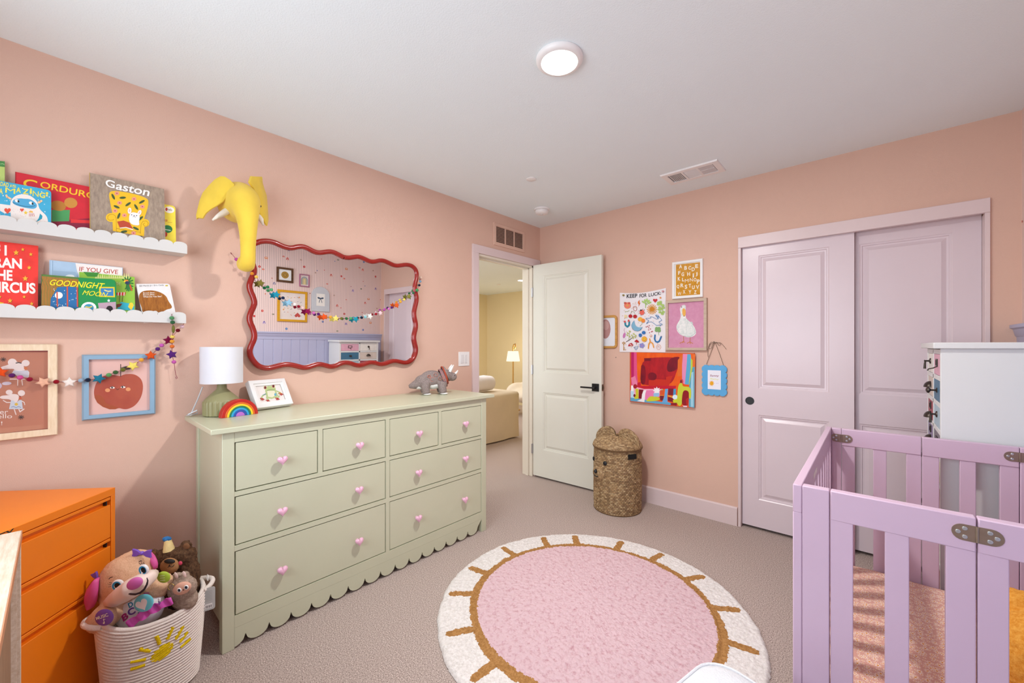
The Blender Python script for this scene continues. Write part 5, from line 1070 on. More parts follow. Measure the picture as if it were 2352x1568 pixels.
A.circ('#E8A81E', 362, 1150, 42, 46); A.circ('#B8A8D8', 475, 1150, 8, n=8); A.circ('#B8A8D8', 515, 1150, 8, n=8); mb.build('print', mat('#E9EAF4', .6, var=.01), sf)
cd = mat('#6A5A4A', .8, var=.1, vs=200, name='brown_cord'); k9 = lambda X, Y, y=-.01: ony(1600 + X*.09564, 770 + Y*.09564, y)
mb = MB(); mb.tube([k9(235,692), k9(330,440), k9(425,185)], .0016, 6); mb.tube([k9(645,715), k9(550,440), k9(450,185)], .0016, 6)
mb.tube([k9(420,170), k9(350,160), k9(310,210), k9(280,280), k9(310,325), k9(355,310), k9(375,230), k9(420,175)], .0014, 6); mb.tube([k9(420,175), k9(500,180), k9(510,220), k9(550,245), k9(575,215), k9(560,185), k9(480,165), k9(430,172)], .0014, 6); mb.tube([k9(450,165), k9(580,180), k9(640,240), k9(715,335)], .0013, 6); mb.tube([k9(415,180), k9(330,200), k9(275,330), k9(268,450), k9(275,520)], .0013, 6); mb.build('hanging_cord', cd, sf)
nl = thing('nail', 'small nail in the back wall holding the cord of the blue frame', 'nail', k9(435, 150, -.001)); mb = MB(); p = k9(432, 160, 0); mb.cyl(p + Vector((0, 0, 0)), p + Vector((0, -.016, .002)), .0012, n=8); mb.build('shank', black_m, nl); mb = MB(); mb.cyl(p + Vector((0, -.016, .002)), p + Vector((0, -.0175, .002)), .0032, n=10); mb.build('head', black_m, nl)
p = ony(1415, 820.5, 0); n2 = MB().cyl(p, p + Vector((0, -.005, 0)), .0024, .0035, 10).build('screw', black_m); tag(n2, 'tiny dark screw left in the back wall beside the open door', 'screw')
# ---- pictures on the right wall (seen in the mirror) ----
def rp(X, Y, c): return RB(X, Y, c)
def rpic(label, tl, br, b, fm, pm, art, mb_=0, mm_=None):
    a1, z1 = rp(*tl, M1); a0, z0 = rp(*br, M1); O = Vector((WX, -a0, z0)); 
    return picture('framed_print', label, 'picture', RW, O, a1 - a0, z1 - z0, b, .02, fm, pm, lambda A: art(A, a1 - a0, z1 - z0), None, mb_, mm_)
walnut = two_tone('walnut_frame', '#4A3222', '#6B4A32', 14, .45, .1, stretch=(8, 1, 8))
rpic('dark brown framed print of a gold disc on the striped wall', (358, 378), (552, 570), .024, walnut, mat('#EDEFF0', .6), lambda A, w, h: (A.circ('#A8822E', w/2, h/2, .043, n=30), A.circ('#8E6A1E', w/2, h/2, .02), A.circ('#B8923A', w/2, h/2, .012)))
rpic('small mauve framed rainbow arch print on the striped wall', (622, 460), (738, 617), .012, mat('#A86A86', .4), mat('#E6D8D4', .6), lambda A, w, h: [A.poly(c, [(w/2-r, .03)] + [(w/2-r*math.cos(PI*i/12), h*.56+r*math.sin(PI*i/12)) for i in range(13)] + [(w/2+r, .03)]) for c, r in (('#8EA0AC', .040), ('#B6B0A2', .030), ('#C9B98E', .020), ('#DED29A', .010))])
def loveart(A, w, h):
    for j, y in enumerate((.78, .66, .54, .42, .30, .2)):
        for i in range(6):
            if R.random() < .8: A.stroke(R.choice(['#7A8A94', '#D98A6A', '#8A7A9A', '#C8A84A']), [(w*(.2+.11*i), h*y), (w*(.2+.11*i)+.012, h*y+R.uniform(-.012, .012))], .005, up=False)
    A.up(); A.heart('#C2453F', w*.33, h*.22, .034); A.star('#E39A4A', w*.28, h*.8, .014, n=6); A.star('#E39A4A', w*.8, h*.38, .014, n=6)
rpic('yellow wooden framed letter print with a red heart on the striped wall', (370, 640), (715, 1020), .027, two_tone('ochre_yellow_frame', '#C98E1E', '#D9A62E', 10, .4, .08, stretch=(8, 1, 8)), mat('#E8DEDA', .6), loveart)
a1, z0 = rp(765, 888, M1); a0, _ = rp(972, 888, M1); _, z1 = rp(870, 612, M1); w, h = a1 - a0, z1 - z0
af = thing('arched_frame', 'pale grey arched frame with a blue bow print on the striped wall', 'picture', (WX, -(a0+a1)/2, z0))
def al(i, d): return [Vector((WX - d, -(a0+i), z0+i)), Vector((WX - d, -(a1-i), z0+i))] + [Vector((WX - d, -(a0+w/2 - (w/2-i)*math.cos(PI*k/16)), z1 - w/2 + (w/2-i)*math.sin(PI*k/16))) for k in range(16, -1, -1)][::1]
MB().pris(al(0, .001), al(0, .018)).build('frame', mat('#C6CBD2', .5, var=.03), af, bevel=.002)
mb = MB(); A = Art((WX - .018, -a0, z0), *RW, mb=mb); A.poly('#EDEBE6', [(w*.28, h*.22), (w*.75, h*.22), (w*.75, h*.72), (w*.28, h*.72)]); bl = '#3E5168'
for s in (-1, 1): A.circ(bl, w*.52 + s*.022, h*.54, .019, .011, s*.3); A.stroke(bl, [(w*.52, h*.53), (w*.52 + s*.012, h*.44), (w*.52 + s*.018, h*.36)], .007)
A.circ(bl, w*.52, h*.54, .006); mb.build('print', mat('#EDEBE6', .6), af)
# ---- switch, grilles, detectors, ceiling lamp ----
plast = mat('#EDEBEA', .35, var=.01, vs=5, name='white_plastic'); plast2 = mat('#DEDCDC', .4, var=.01, vs=5, name='white_plastic_inset')
sw = thing('light_switch', 'white double light switch plate on the wall beside the doorway', 'switch', (0, -1.004, 1.105))
MB().box(.0005, .006, -1.062, -.947, 1.105, 1.22).build('plate', plast, sw, bevel=.002)
MB().box(.006, .009, -1.042, -1.01, 1.128, 1.197).build('rocker', plast2, sw, bevel=.0015); MB().box(.006, .009, -.999, -.975, 1.128, 1.197).build('rocker', plast2, sw, bevel=.0015); MB().box(.006, .0085, -.971, -.966, 1.128, 1.197).build('dimmer_slide', plast, sw)
v = thing('return_air_grille', 'peach painted return air grille on the wall above the doorway', 'vent', (0, -.454, 2.15)); vy0, vy1, vz0, vz1 = -.662, -.245, 2.15, 2.348
mb = MB(); ring(mb, (.0, vy0, vz0), *LW, vy1 - vy0, vz1 - vz0, .028, 0, .009, lip=.004); bw = (vy1 - vy0 - .056)/3
for k in (1, 2): mb.box(.002, .008, vy0 + .028 + bw*k - .006, vy0 + .028 + bw*k + .006, vz0 + .028, vz1 - .028)
mb.build('frame', wall_m, v); MB().box(.0005, .0015, vy0 + .02, vy1 - .02, vz0 + .02, vz1 - .02).build('backing', mat('#4A352C', .9, name='painted_duct_shade'), v)  # dark sheet on the wall stands in for the shade behind the louvres
for k in range(3):
    mb = MB(); n = 12
    for i in range(n):
        z = vz0 + .032 + (vz1 - vz0 - .064)*i/(n-1); c = Vector((.005, vy0 + .028 + bw*(k+.5), z)); mb.obox(c, Vector((.0032, 0, -.0026)), Vector((0, bw/2 - .005, 0)), Vector((.0005, 0, .0006)))
    mb.build('louvre_bank', wall_m, v)
cvn = thing('ceiling_vent', 'white rectangular ceiling air register with three louvre banks near the closet', 'vent', (1.563, -.335, H)); ex0, ex1, ey0, ey1 = 1.382, 1.745, -.44, -.232
mb = MB(); ring(mb, (ex1, ey0, H), (-1, 0, 0), (0, 1, 0), ex1 - ex0, ey1 - ey0, .036, 0, .010, lip=.006)
bw = (ex1 - ex0 - .072)/3
for k in (1, 2): mb.box(ex0 + .036 + bw*k - .006, ex0 + .036 + bw*k + .006, ey0 + .036, ey1 - .036, H - .010, H - .002)
mb.build('frame', plast, cvn); MB().box(ex0 + .03, ex1 - .03, ey0 + .03, ey1 - .03, H - .002, H - .0008).build('backing', mat('#3E3C3C', .9, name='painted_duct_shade_grey'), cvn)  # dark grey sheet painted as the shade up inside the register
for k in range(3):
    mb = MB(); xa = ex0 + .036 + bw*k + .007; xb = xa + bw - .014
    if k == 1:
        for i in range(12): c = Vector(((xa+xb)/2, ey0 + .04 + (ey1-ey0-.08)*i/11, H - .006)); mb.obox(c, Vector(((xb-xa)/2, 0, 0)), Vector((0, .0052, -.0022)), Vector((0, .0004, .0005)))
    else:
        for i in range(8): c = Vector((xa + .004 + (xb-xa-.008)*i/7, (ey0+ey1)/2, H - .006)); s = 1 if k == 0 else -1; mb.obox(c, Vector((.0062*(1 if k == 0 else .75), 0, -s*.003)), Vector((0, (ey1-ey0)/2 - .038, 0)), Vector((.0005*s, 0, .0006)))
        if k == 2: mb.box(xa, xb, -.339, -.333, H - .009, H - .004)
    mb.build('louvre_bank', plast2, cvn)
cl = thing('ceiling_light', 'round white flush ceiling lamp, lit, in the middle of the ceiling', 'lamp', (1.524, -1.834, H)); lc = Vector((1.522, -1.832, H))
MB().lathe([(.0, -.0005), (.094, -.0005), (.0955, -.003), (.095, -.010), (.091, -.0165), (.084, -.0205), (.0745, -.0215), (.0735, -.018), (0, -.018)][::-1], lc, 48).build('housing', plast, cl, ang=35)
MB().lathe([(0, -.0228), (.05, -.0225), (.0725, -.0212), (.073, -.0185), (0, -.0185)], lc, 40).build('diffuser', emit('#FFF9EE', 7, 'lit_diffuser'), cl)
sp = MB().lathe([(0, -.007), (.030, -.007), (.0355, -.004), (.036, -.0005), (0, -.0005)], (.683, -.979, H), 32).build('sprinkler_cover', plast); tag(sp, 'flat round white sprinkler cover plate on the ceiling', 'sprinkler cover')
sd = thing('smoke_detector', 'round white smoke detector on the ceiling near the corner', 'smoke detector', (.36, -.43, H)); c = Vector((.355, -.432, H))
MB().lathe([(0, -.012), (.064, -.012), (.067, -.008), (.067, -.0005), (0, -.0005)], c, 32).build('base', plast, sd); MB().lathe([(0, -.045), (.03, -.045), (.048, -.041), (.056, -.033), (.058, -.022), (.054, -.0125), (0, -.0125)], c, 32).build('body', plast, sd); MB().lathe([(0, -.049), (.011, -.049), (.012, -.0455), (0, -.0455)], c, 16).build('test_button', plast2, sd)
# ================= DRESSER TOP =================
lamp_g = mat('#8E8B63', .45, var=.04, vs=10, bump=.03, name='olive_ceramic'); shade_m = mat('#DFE1E8', .8, var=.01, vs=20, bump=.15, bs=600, name='white_linen_shade', spec=.1)
lp = thing('table_lamp', 'table lamp with ribbed olive base and white drum shade on the dresser', 'lamp', (.112, -2.655, dz)); lc = Vector((.102, -2.66, dz + .0005))
rs = []
for r, z, rib in ((.001, 0, 0), (.070, 0, 1), (.076, .004, 1), (.077, .06, 1), (.076, .068, 1), (.073, .071, 0), (.069, .078, 0), (.045, .103, 0), (.026, .122, 0), (.021, .128, 0), (.019, .152, 0), (.001, .152, 0)):
    rs.append([lc + Vector(((r - (.0035*(.5 - .5*math.cos(28*2*PI*i/168))**.6 if rib else 0))*math.cos(2*PI*i/168), (r - (.0035*(.5 - .5*math.cos(28*2*PI*i/168))**.6 if rib else 0))*math.sin(2*PI*i/168), z)) for i in range(168)])
MB().rings(rs).build('ribbed_base', lamp_g, lp, ang=50)
MB().lathe([(.085, .156), (.087, .156), (.087, .331), (.085, .331), (.0845, .329), (.0845, .158)], lc, 56, caps=False).build('lamp_shade', shade_m, lp)
mb = MB(); mb.cyl(lc + Z1*.15, lc + Z1*.21, .013, n=14); mb.tube([lc + Vector((.084*math.cos(a), .084*math.sin(a), .32)) if k else lc + Z1*.32 for a in (0, 2.1, 4.2) for k in (0, 1, 0)], .0015, 6); mb.build('lamp_holder', plast, lp)
MB().ell(lc + Z1*.245, (.028, .028, .036)).build('bulb', mat('#F4F2EC', .3, name='frosted_bulb'), lp)
mb = MB(); mb.tube([lc + Vector((-.03, -.07, .14)), lc + Vector((-.05, -.085, .08)), lc + Vector((-.055, -.11, .012)), lc + Vector((-.06, -.125, .006)), lc + Vector((-.03, -.12, .008)), lc + Vector((-.06, -.085, .01)), lc + Vector((-.04, -.09, .028)), lc + Vector((-.05, -.12, .012)), lc + Vector((-.095, -.10, .01))], .0028, 8)
mb.build('cord', mat('#C9CDD2', .25, var=.02, name='clear_cord'), lp)
# rainbow
rb = thing('rainbow_ornament', 'wooden half round rainbow of seven coloured arches in front of the lamp', 'ornament', (.16, -2.61, dz)); rd = Vector((-.17, .985, 0)); rn = Vector((.985, .17, 0)); rc = onz(543, 954, dz + .0005); rc.x = .194; rc.y = -2.612
rad = [.080, .0655, .057, .048, .0395, .030, .0195]; colr = ['#B9231C', '#DE6A22', '#F3D02C', '#1F7A55', '#2B9FD0', '#2C50A4', '#B46CC4']
for k, (r, c) in enumerate(zip(rad, colr)):
    ri = rad[k+1] + .0002 if k < 6 else 0
    o = [rd*(r*math.cos(PI*i/24)) + Z1*(r*math.sin(PI*i/24)) for i in range(25)]; inn = [rd*(ri*math.cos(PI*i/24)) + Z1*(ri*math.sin(PI*i/24)) for i in range(24, -1, -1)] if ri else []
    L = [rc + p for p in o + inn]; MB().pris([p - rn*.016 for p in L][::-1], [p + rn*.016 for p in L][::-1]).build('arch', mat(c, .35, var=.04, vs=20), rb, bevel=.0012)
# frog picture
bl_ = Vector((.128, onx(590, 943, .12).y, dz + .001)); br_ = Vector((.075, onx(672, 927, .06).y, dz + .001)); fu = (br_ - bl_); fw_ = fu.length; fu.normalize(); nh = fu.cross(Z1); fv = (Z1*.87 - nh*.49).normalized(); fn = fu.cross(fv); fh = .158
K5 = (420, 740, .16585)
fg = thing('frog_picture', 'white box framed picture of a tree frog leaning on the wall behind the rainbow', 'picture', (bl_ + br_)/2)
O = bl_ + fn*.0 + Z1*.0; mb = MB(); ring(mb, O - fn*.034 + Z1*.017, fu, fv, fw_, fh, .020, 0, .034, lip=.002); mb.build('frame', wfr, fg, bevel=.001)
P0_ = O + Z1*.017 + fu*.018 + fv*.018 - fn*.012; mb = MB(); mb.obox(P0_ + fu*(fw_/2-.018) + fv*(fh/2-.018) - fn*.002, fu*(fw_/2-.018), fv*(fh/2-.018), fn*.0018); A = Art(P0_, fu, fv, mb=mb, zoom=K5)
g = '#B9C98A'; l = '#6E8A5A'; rdc = '#B23A32'
A.poly(g, [(1140,900),(1185,880),(1240,880),(1280,905),(1290,950),(1310,1000),(1300,1040),(1230,1060),(1170,1050),(1150,1000),(1140,950)]); A.poly('#E8E6CC', [(1165,950),(1270,945),(1285,1010),(1235,1040),(1180,1030)])
for x, y in ((1140,905),(1252,885)): A.circ('#D8D29A', x, y, 24, 26); A.circ('#8E2A3A', x, y, 17, 20); A.circ('#2A1A1E', x, y, 6, 11)
A.stroke(l, [(1165,945),(1210,932),(1270,938)], 6); A.stroke(g, [(1150,990),(1100,1020),(1085,1060)], 18); A.stroke(g, [(1295,950),(1350,975),(1320,990)], 16); A.stroke(g, [(1165,1010),(1160,1050),(1185,1070)], 18); A.stroke(g, [(1300,1010),(1335,1030),(1310,1045)], 18); A.stroke('#3A7A9A', [(1150,990),(1105,1010)], 8); A.circ('#6AB0C8', 1280, 1000, 16, 20)
for x, y in ((1360,985),(1100,1055),(1180,1080),(1310,1052)):
    for a in (-.6, .2, 1.0, 2.0): A.stroke(rdc, [(x,y),(x+28*math.cos(a+1.2),y+26*math.sin(a+1.2))], 13, up=False)
A.stroke('#D98A3A', [(1330,975),(1365,985)], 10); mb.build('print', mat('#EFE9E6', .6, var=.01), fg)
mb = MB(); ring(mb, P0_ + fn*.004, fu, fv, fw_ - .036, fh - .036, .014, 0, .0016); mb.build('mount', mat('#F2F0EE', .7), fg)
a_ = O + Z1*.017 + fu*.019 + fv*.019 - fn*.002; MB().add([a_, a_ + fu*(fw_-.038), a_ + fu*(fw_-.038) + fv*(fh-.038), a_ + fv*(fh-.038)], [(0,1,2,3)]).build('glass', glass_mat(), fg, flat=True)
# dinosaur plush
dn = thing('dinosaur_plush', 'grey three horned dinosaur soft toy with patterned neckerchief standing on the dresser', 'soft toy', (.18, -1.43, dz))
T = Vector((.105, -1.595, dz)); Hh = Vector((.26, -1.305, dz)); f = (Hh - T); f.z = 0; f.normalize(); sd_ = Vector((-f.y, f.x, 0)); Bz = lambda s, w, z: T + f*s + sd_*w + Z1*z
Mr = Matrix((f, sd_, Z1)).transposed()
grey = two_tone('grey_plush', '#7C6F6C', '#9C8E8A', 150, .95, .6, dist=.003)
mb = MB(); mb.ell(Bz(.155, 0, .105), (.082, .058, .062), Mr); mb.ell(Bz(.10, 0, .090), (.062, .048, .048), Mr); mb.ell(Bz(.215, 0, .100), (.052, .048, .054), Mr); mb.tube([Bz(.09, 0, .085), Bz(.04, 0, .068), Bz(.0, 0, .058)], [.045, .030, .012], 14)
for s in (.11, .225):
    for w in (-1, 1): mb.tube([Bz(s, w*.036, .085), Bz(s - .004, w*.046, .045), Bz(s + .004, w*.048, .012)], [.033, .028, .025], 14)
mb.ell(Bz(.262, 0, .128), (.045, .044, .042), Mr); mb.ell(Bz(.300, 0, .118), (.034, .030, .030), Mr)
remesh(mb, .005, .0012, 120).build('body', grey, dn, ang=180)
wp = mat('#E8E8E6', .95, var=.03, vs=60, bump=.4, bs=300, name='white_plush')
mb = MB(); mb.ell(Bz(.16, 0, .073), (.085, .047, .038), Mr); mb.ell(Bz(.075, 0, .062), (.05, .032, .026), Mr); remesh(mb, .006).build('belly', wp, dn, ang=180)
for s in (.114, .229):
    for w in (-1, 1): MB().ell(Bz(s + .004, w*.048, .0075), (.027, .026, .0075), Mr, nu=16, nv=8).build('foot_pad', wp, dn)
mb = MB(); rs = []                                          # frill
for k, (q, dr) in enumerate(((-.006, .9), (0, 1), (.008, 1), (.012, .9))): rs.append([Bz(.252 + q - .02*math.sin(a), .062*dr*math.cos(a), .140 + .052*dr*math.sin(a)) for a in [2*PI*i/24 for i in range(24)]])
MB().rings(rs).build('frill', grey, dn, ang=60)
def patch(m, ctr, r, tilt): pass
pn = bpy.data.materials.new('patterned_cotton'); pn.use_nodes = True; nt = pn.node_tree; b = nt.nodes['Principled BSDF']; b.inputs['Roughness'].default_value = .85; vo = nt.nodes.new('ShaderNodeTexVoronoi'); vo.inputs['Scale'].default_value = 70; cr = nt.nodes.new('ShaderNodeValToRGB'); e = cr.color_ramp.elements; cr.color_ramp.interpolation = 'CONSTANT'; e[0].color = lin('#3E5E86'); e[1].position = .4; e[1].color = lin('#C8502E'); x_ = e.new(.65); x_.color = lin('#3F7A86'); x_ = e.new(.82); x_.color = lin('#D99A4A')
sv = nt.nodes.new('ShaderNodeSeparateXYZ'); nt.links.new(vo.outputs['Color'], sv.inputs[0]); nt.links.new(sv.outputs[0], cr.inputs[0]); nt.links.new(cr.outputs[0], b.inputs['Base Color'])
rs = [[Bz(s - .018*math.sin(a), .058*dr*math.cos(a), .112 + .062*dr*math.sin(a)) for a in [2*PI*i/24 for i in range(24)]] for s, dr in ((.222, .88), (.220, .97), (.232, 1.02), (.246, 1.0), (.246, .9))]
MB().rings(rs, caps=False).build('neckerchief', pn, dn, ang=60)
rs = [[Bz(s - .02*math.sin(a), .061*dr*math.cos(a), .130 + .062*dr*math.sin(a)) for a in [2*PI*i/24 for i in range(24)]] for s, dr in ((.243, .9), (.240, 1.0), (.247, 1.04), (.252, .98))]
MB().rings(rs, caps=False).build('frill_edge', mat('#A8452C', .9, var=.08, vs=60), dn, ang=60)
for w in (-1, 1): MB().tube([Bz(.278, w*.026, .155), Bz(.292, w*.030, .183), Bz(.304, w*.030, .203)], [.0105, .008, .003], 12).build('horn', wp, dn, ang=80)
MB().tube([Bz(.318, 0, .135), Bz(.333, 0, .150), Bz(.341, 0, .163)], [.009, .007, .003], 12).build('horn', wp, dn, ang=80)
for w in (-1, 1): MB().ell(Bz(.312, w*.027, .128), .0035, nu=8, nv=6).build('eye', black_m, dn)
for s, z, r, c in ((.175, .140, .013, '#B0786A'), (.13, .128, .009, '#C0664A'), (.152, .108, .014, '#B86A5A'), (.205, .112, .011, '#A8705E')):
    p = Bz(s, -.0585 + .03*abs(z-.105) + .004, z); mb = MB(); mb.tube([p + f*r*math.cos(a) + Z1*r*math.sin(a) + sd_*0 for a in [2*PI*i/18 for i in range(18)]], .0018, 6, closed=True); mb.build('embroidery', mat(c, .9), dn)
# ================= BEAR HAMPER =================
wick = None
def wicker(n):
    m = bpy.data.materials.new(n); m.use_nodes = True; nt = m.node_tree; b = nt.nodes['Principled BSDF']; b.inputs['Roughness'].default_value = .65; b.inputs['Specular IOR Level'].default_value = .25
    at = nt.nodes.new('ShaderNodeVertexColor'); at.layer_name = 'strand'; tc = nt.nodes.new('ShaderNodeTexCoord'); nz = nt.nodes.new('ShaderNodeTexNoise'); nz.inputs['Scale'].default_value = 90; nz.inputs['Detail'].default_value = 5
    nt.links.new(tc.outputs['Object'], nz.inputs['Vector']); mx = nt.nodes.new('ShaderNodeMix'); mx.data_type = 'RGBA'; mx.blend_type = 'MULTIPLY'; mx.inputs[0].default_value = .55
    cr = nt.nodes.new('ShaderNodeValToRGB'); cr.color_ramp.elements[0].position = .35; cr.color_ramp.elements[1].position = .65; cr.color_ramp.elements[0].color = (.45, .4, .35, 1); cr.color_ramp.elements[1].color = (1.15, 1.1, 1.05, 1)
    nt.links.new(nz.outputs['Fac'], cr.inputs[0]); nt.links.new(at.outputs['Color'], mx.inputs[6]); nt.links.new(cr.outputs[0], mx.inputs[7]); nt.links.new(mx.outputs[2], b.inputs['Base Color']); return m
wick = wicker('woven_water_hyacinth'); strand_cols = [lin(c) for c in ('#A58A66', '#B39871', '#967B5C', '#BEA580', '#8E7354', '#A98C66')]
def weave(rowsf, nrow, ncol, name, par, wide=6, high=4):
    """woven skin: rowsf(v, u, bump) -> point; over-under strands as real relief, each strand its own colour"""
    mb = MB(); NU, NV = ncol*wide, nrow*high; P = []; 
    for j in range(NV+1):
        for i in range(NU):
            v, u = j/NV, i/NU; row = min(int(v*nrow), nrow-1); fv_ = (v*nrow) % 1 if j < NV else .5; cu_ = u*ncol + (.5 if row % 2 else 0); fu_ = cu_ % 1
            b = math.sin(PI*fu_)*.7*(math.sin(PI*fv_)**.6) + .3*math.sin(PI*fv_); P.append(rowsf(v, u, b))
    fs = []; cols = []
    for j in range(NV):
        row = min(int((j+.5)/NV*nrow), nrow-1)
        for i in range(NU):
            fs.append((j*NU+i, j*NU+(i+1) % NU, (j+1)*NU+(i+1) % NU, (j+1)*NU+i)); cell = int((i+.5)/NU*ncol + (.5 if row % 2 else 0)) % ncol; rr_ = random.Random(row*977+cell*31); cols.append(rr_.choice(strand_cols))
    mb.add(P, fs); o = mb.build(name, wick, par, ang=180); me = o.data; at = me.color_attributes.new('strand', 'FLOAT_COLOR', 'CORNER'); buf = []
    for p in me.polygons: buf += list(cols[p.index])*len(p.vertices)
    at.data.foreach_set('color', buf); return o
hp = thing('bear_hamper', 'woven bear shaped laundry hamper with round ears beside the open door', 'laundry basket', (.985, -.275, 0)); hc = Vector((.978, -.272, 0)); hr = .182
def body(v, u, b):
    a = 2*PI*u; r = hr*(1 - .03*abs(v-.5)**2*4 + .004*math.sin(v*9)) - .005 + .009*b; return hc + Vector((r*math.cos(a), r*math.sin(a), .004 + .476*v))
weave(body, 40, 54, 'woven_body', hp)
def lid(v, u, b):
    a = 2*PI*u; t = v*PI/2*.98; r = (hr + .004)*math.cos(t)**.75; return hc + Vector((r*math.cos(a)*(1+.02*b), r*math.sin(a)*(1+.02*b), .486 + .078*math.sin(t) + .005*b))
weave(lid, 15, 54, 'woven_lid', hp, 5, 3)
for z, r, rr_, nm in ((.482, hr + .001, .005, 'body_rim'), (.006, hr - .004, .005, 'base_rim'), (.489, hr + .003, .006, 'lid_rim')):
    MB().tube([hc + Vector((r*math.cos(2*PI*i/64), r*math.sin(2*PI*i/64), z)) for i in range(64)], rr_, 8, closed=True).build(nm, mat('#6E5232', .7, var=.15, vs=80, bump=.3, bs=200), hp)
face_a = math.atan2(-(hc - CAM).y, -(hc - CAM).x)            # direction from hamper to camera
fdir = face_a - math.radians(52)
fdv = lambda a, r=hr, z=0: hc + Vector((r*math.cos(fdir + a), r*math.sin(fdir + a), z))
fe_ = fdir + math.radians(24); fn_ = Vector((math.cos(fe_), math.sin(fe_), 0)); ft_ = Vector((-fn_.y, fn_.x, 0))
def dome(q): q = min(abs(q)/(hr + .004), 1); t = math.acos(q**(1/.75)) if q < 1 else 0; return .486 + .078*math.sin(t)
for s in (-1, 1):                                             # half round woven ears standing on the lid
    nv_, nu_ = 20, 30; mb = MB()
    def ep(i, j, s_):
        t = i/nu_; v = j/nv_; q = .012 + .176*t; b0 = dome(q) - .006; b1 = .545 - .02*t + .092*max(0, 1 - (2*t - 1)**2)**.45 - .012*(2*t - 1); b1 = max(b1, b0 + .004)
        e = min(1, 6*min(t, 1-t, 1-v + .02)); return hc + ft_*(s*q) + fn_*(.004 + s_*(.003 + (.008 + .004*abs(math.sin(PI*(v*9))) + .0025*math.sin(PI*(t*14 + (int(v*9) % 2)*.5)))*e**.5)) + Z1*(b0 + (b1-b0)*v)
    for s_ in (1, -1):
        fl_ = (s_ > 0) == (s > 0)
        mb.add([ep(i, j, s_) for j in range(nv_+1) for i in range(nu_+1)], [((j*(nu_+1)+i, j*(nu_+1)+i+1, (j+1)*(nu_+1)+i+1, (j+1)*(nu_+1)+i) if fl_ else ((j+1)*(nu_+1)+i, (j+1)*(nu_+1)+i+1, j*(nu_+1)+i+1, j*(nu_+1)+i)) for j in range(nv_) for i in range(nu_)])
    n_ = (nu_+1)*(nv_+1); ed = [i for i in range(nu_+1)] + [j*(nu_+1)+nu_ for j in range(1, nv_+1)] + [nv_*(nu_+1)+i for i in range(nu_-1, -1, -1)] + [j*(nu_+1) for j in range(nv_-1, 0, -1)]
    mb.add([], []); base = len(mb.v) - 2*n_
    for a_, b_ in zip(ed, ed[1:] + ed[:1]): mb.f.append([base + b_, base + a_, base + n_ + a_, base + n_ + b_]); mb.m.append(None)
    o = mb.build('ear', wick, hp, ang=180); me = o.data; at = me.color_attributes.new('strand', 'FLOAT_COLOR', 'CORNER'); buf = []
    for p in me.polygons:
        k_ = p.index % (nv_*nu_); c = random.Random((k_//nu_//2)*50 + (k_ % nu_)//3 + s*7).choice(strand_cols); buf += list(c)*len(p.vertices)
    at.data.foreach_set('color', buf)
blk = mat('#15161A', .5, var=.1, vs=60, name='black_wool')
for a in (-.40, .40): p = fdv(a, hr + .004, .385); MB().lathe([(.016, -.004), (.016, .002), (.012, .0055), (0, .006)], p, 18, axis=(p - hc - Z1*p.z)).build('eye', blk, hp)
sn = fdv(0, hr + .002, .292); sa = (sn - hc); sa.z = 0; sa.normalize(); tu = Vector((-sa.y, sa.x, 0))
def snf(v, u, b): a = 2*PI*u; t = v*PI/2; return sn + tu*(.062*math.cos(t)**.6*math.cos(a)) + Z1*(.058*math.cos(t)**.6*math.sin(a)) + sa*(.028*math.sin(t) + .003*b - .012)
weave(snf, 7, 20, 'snout', hp, 4, 3)
p = sn + sa*.016 + Z1*.018; MB().ell(p, (.016, .020, .016)).build('nose', blk, hp)
MB().tube([sn + sa*(.020 - .012*(abs(t)**2)) + tu*(.040*t) + Z1*(-.020 + .018*t*t) for t in [-1 + i/6 for i in range(13)]], .0035, 8).build('mouth', blk, hp)
hh = fdir + math.radians(52 + 36); p = hc + Vector(((hr+.001)*math.cos(hh), (hr+.001)*math.sin(hh), .445)); ha = Vector((math.cos(hh), math.sin(hh), 0)); hb = Vector((-ha.y, ha.x, 0))
MB().obox(p - ha*.001, ha*.006, hb*.034, Z1*.018).build('hand_hole_shade', mat('#0E0C0B', .9, name='painted_hole_shade'), hp)  # near-black block painted as the shade inside the hand hole
# ================= ROPE BASKET AND TOYS =================
rope = mat('#E9DFD6', .9, var=.03, vs=60, bump=.5, bs=350, name='cotton_rope', spec=.05)
bk = thing('toy_basket', 'white coiled rope basket with a yellow sun, full of soft toys', 'basket', (.475, -2.955, 0)); bc = Vector((.475, -2.955, 0)); BA, BB = .15, .12
def rimz(q): return .288 + .034*q*q
def bpt(k, u, r=0, inn=0):
    c, q = math.cos(u), math.sin(u); e = 2/2.4; s = .86 + .14*min(1, k*1.15); X = math.copysign(abs(c)**e, c)*BB*s; Y = math.copysign(abs(q)**e, q)*BA*s; nx_, ny_ = c, q
    return bc + Vector((X + nx_*r, Y + ny_*r, .006 + (rimz(q) - .006)*k))
NC = 27; NU = 84; rs = []
for k in range(NC):
    for t in range(5): f_ = (t + .0)/5; rs.append([bpt((k + f_)/(NC), 2*PI*i/NU, .0062*math.sin(PI*f_)) for i in range(NU)])
rs.append([bpt(1, 2*PI*i/NU, 0) for i in range(NU)])
for k in (1, .5, .05): rs.append([bpt(k, 2*PI*i/NU, -.011) for i in range(NU)])
MB().rings(rs).build('coiled_body', rope, bk, ang=180)
MB().tube([bpt(1, 2*PI*i/NU, -.004) + Z1*.003 for i in range(NU)], .0075, 10, closed=True).build('rim', rope, bk)
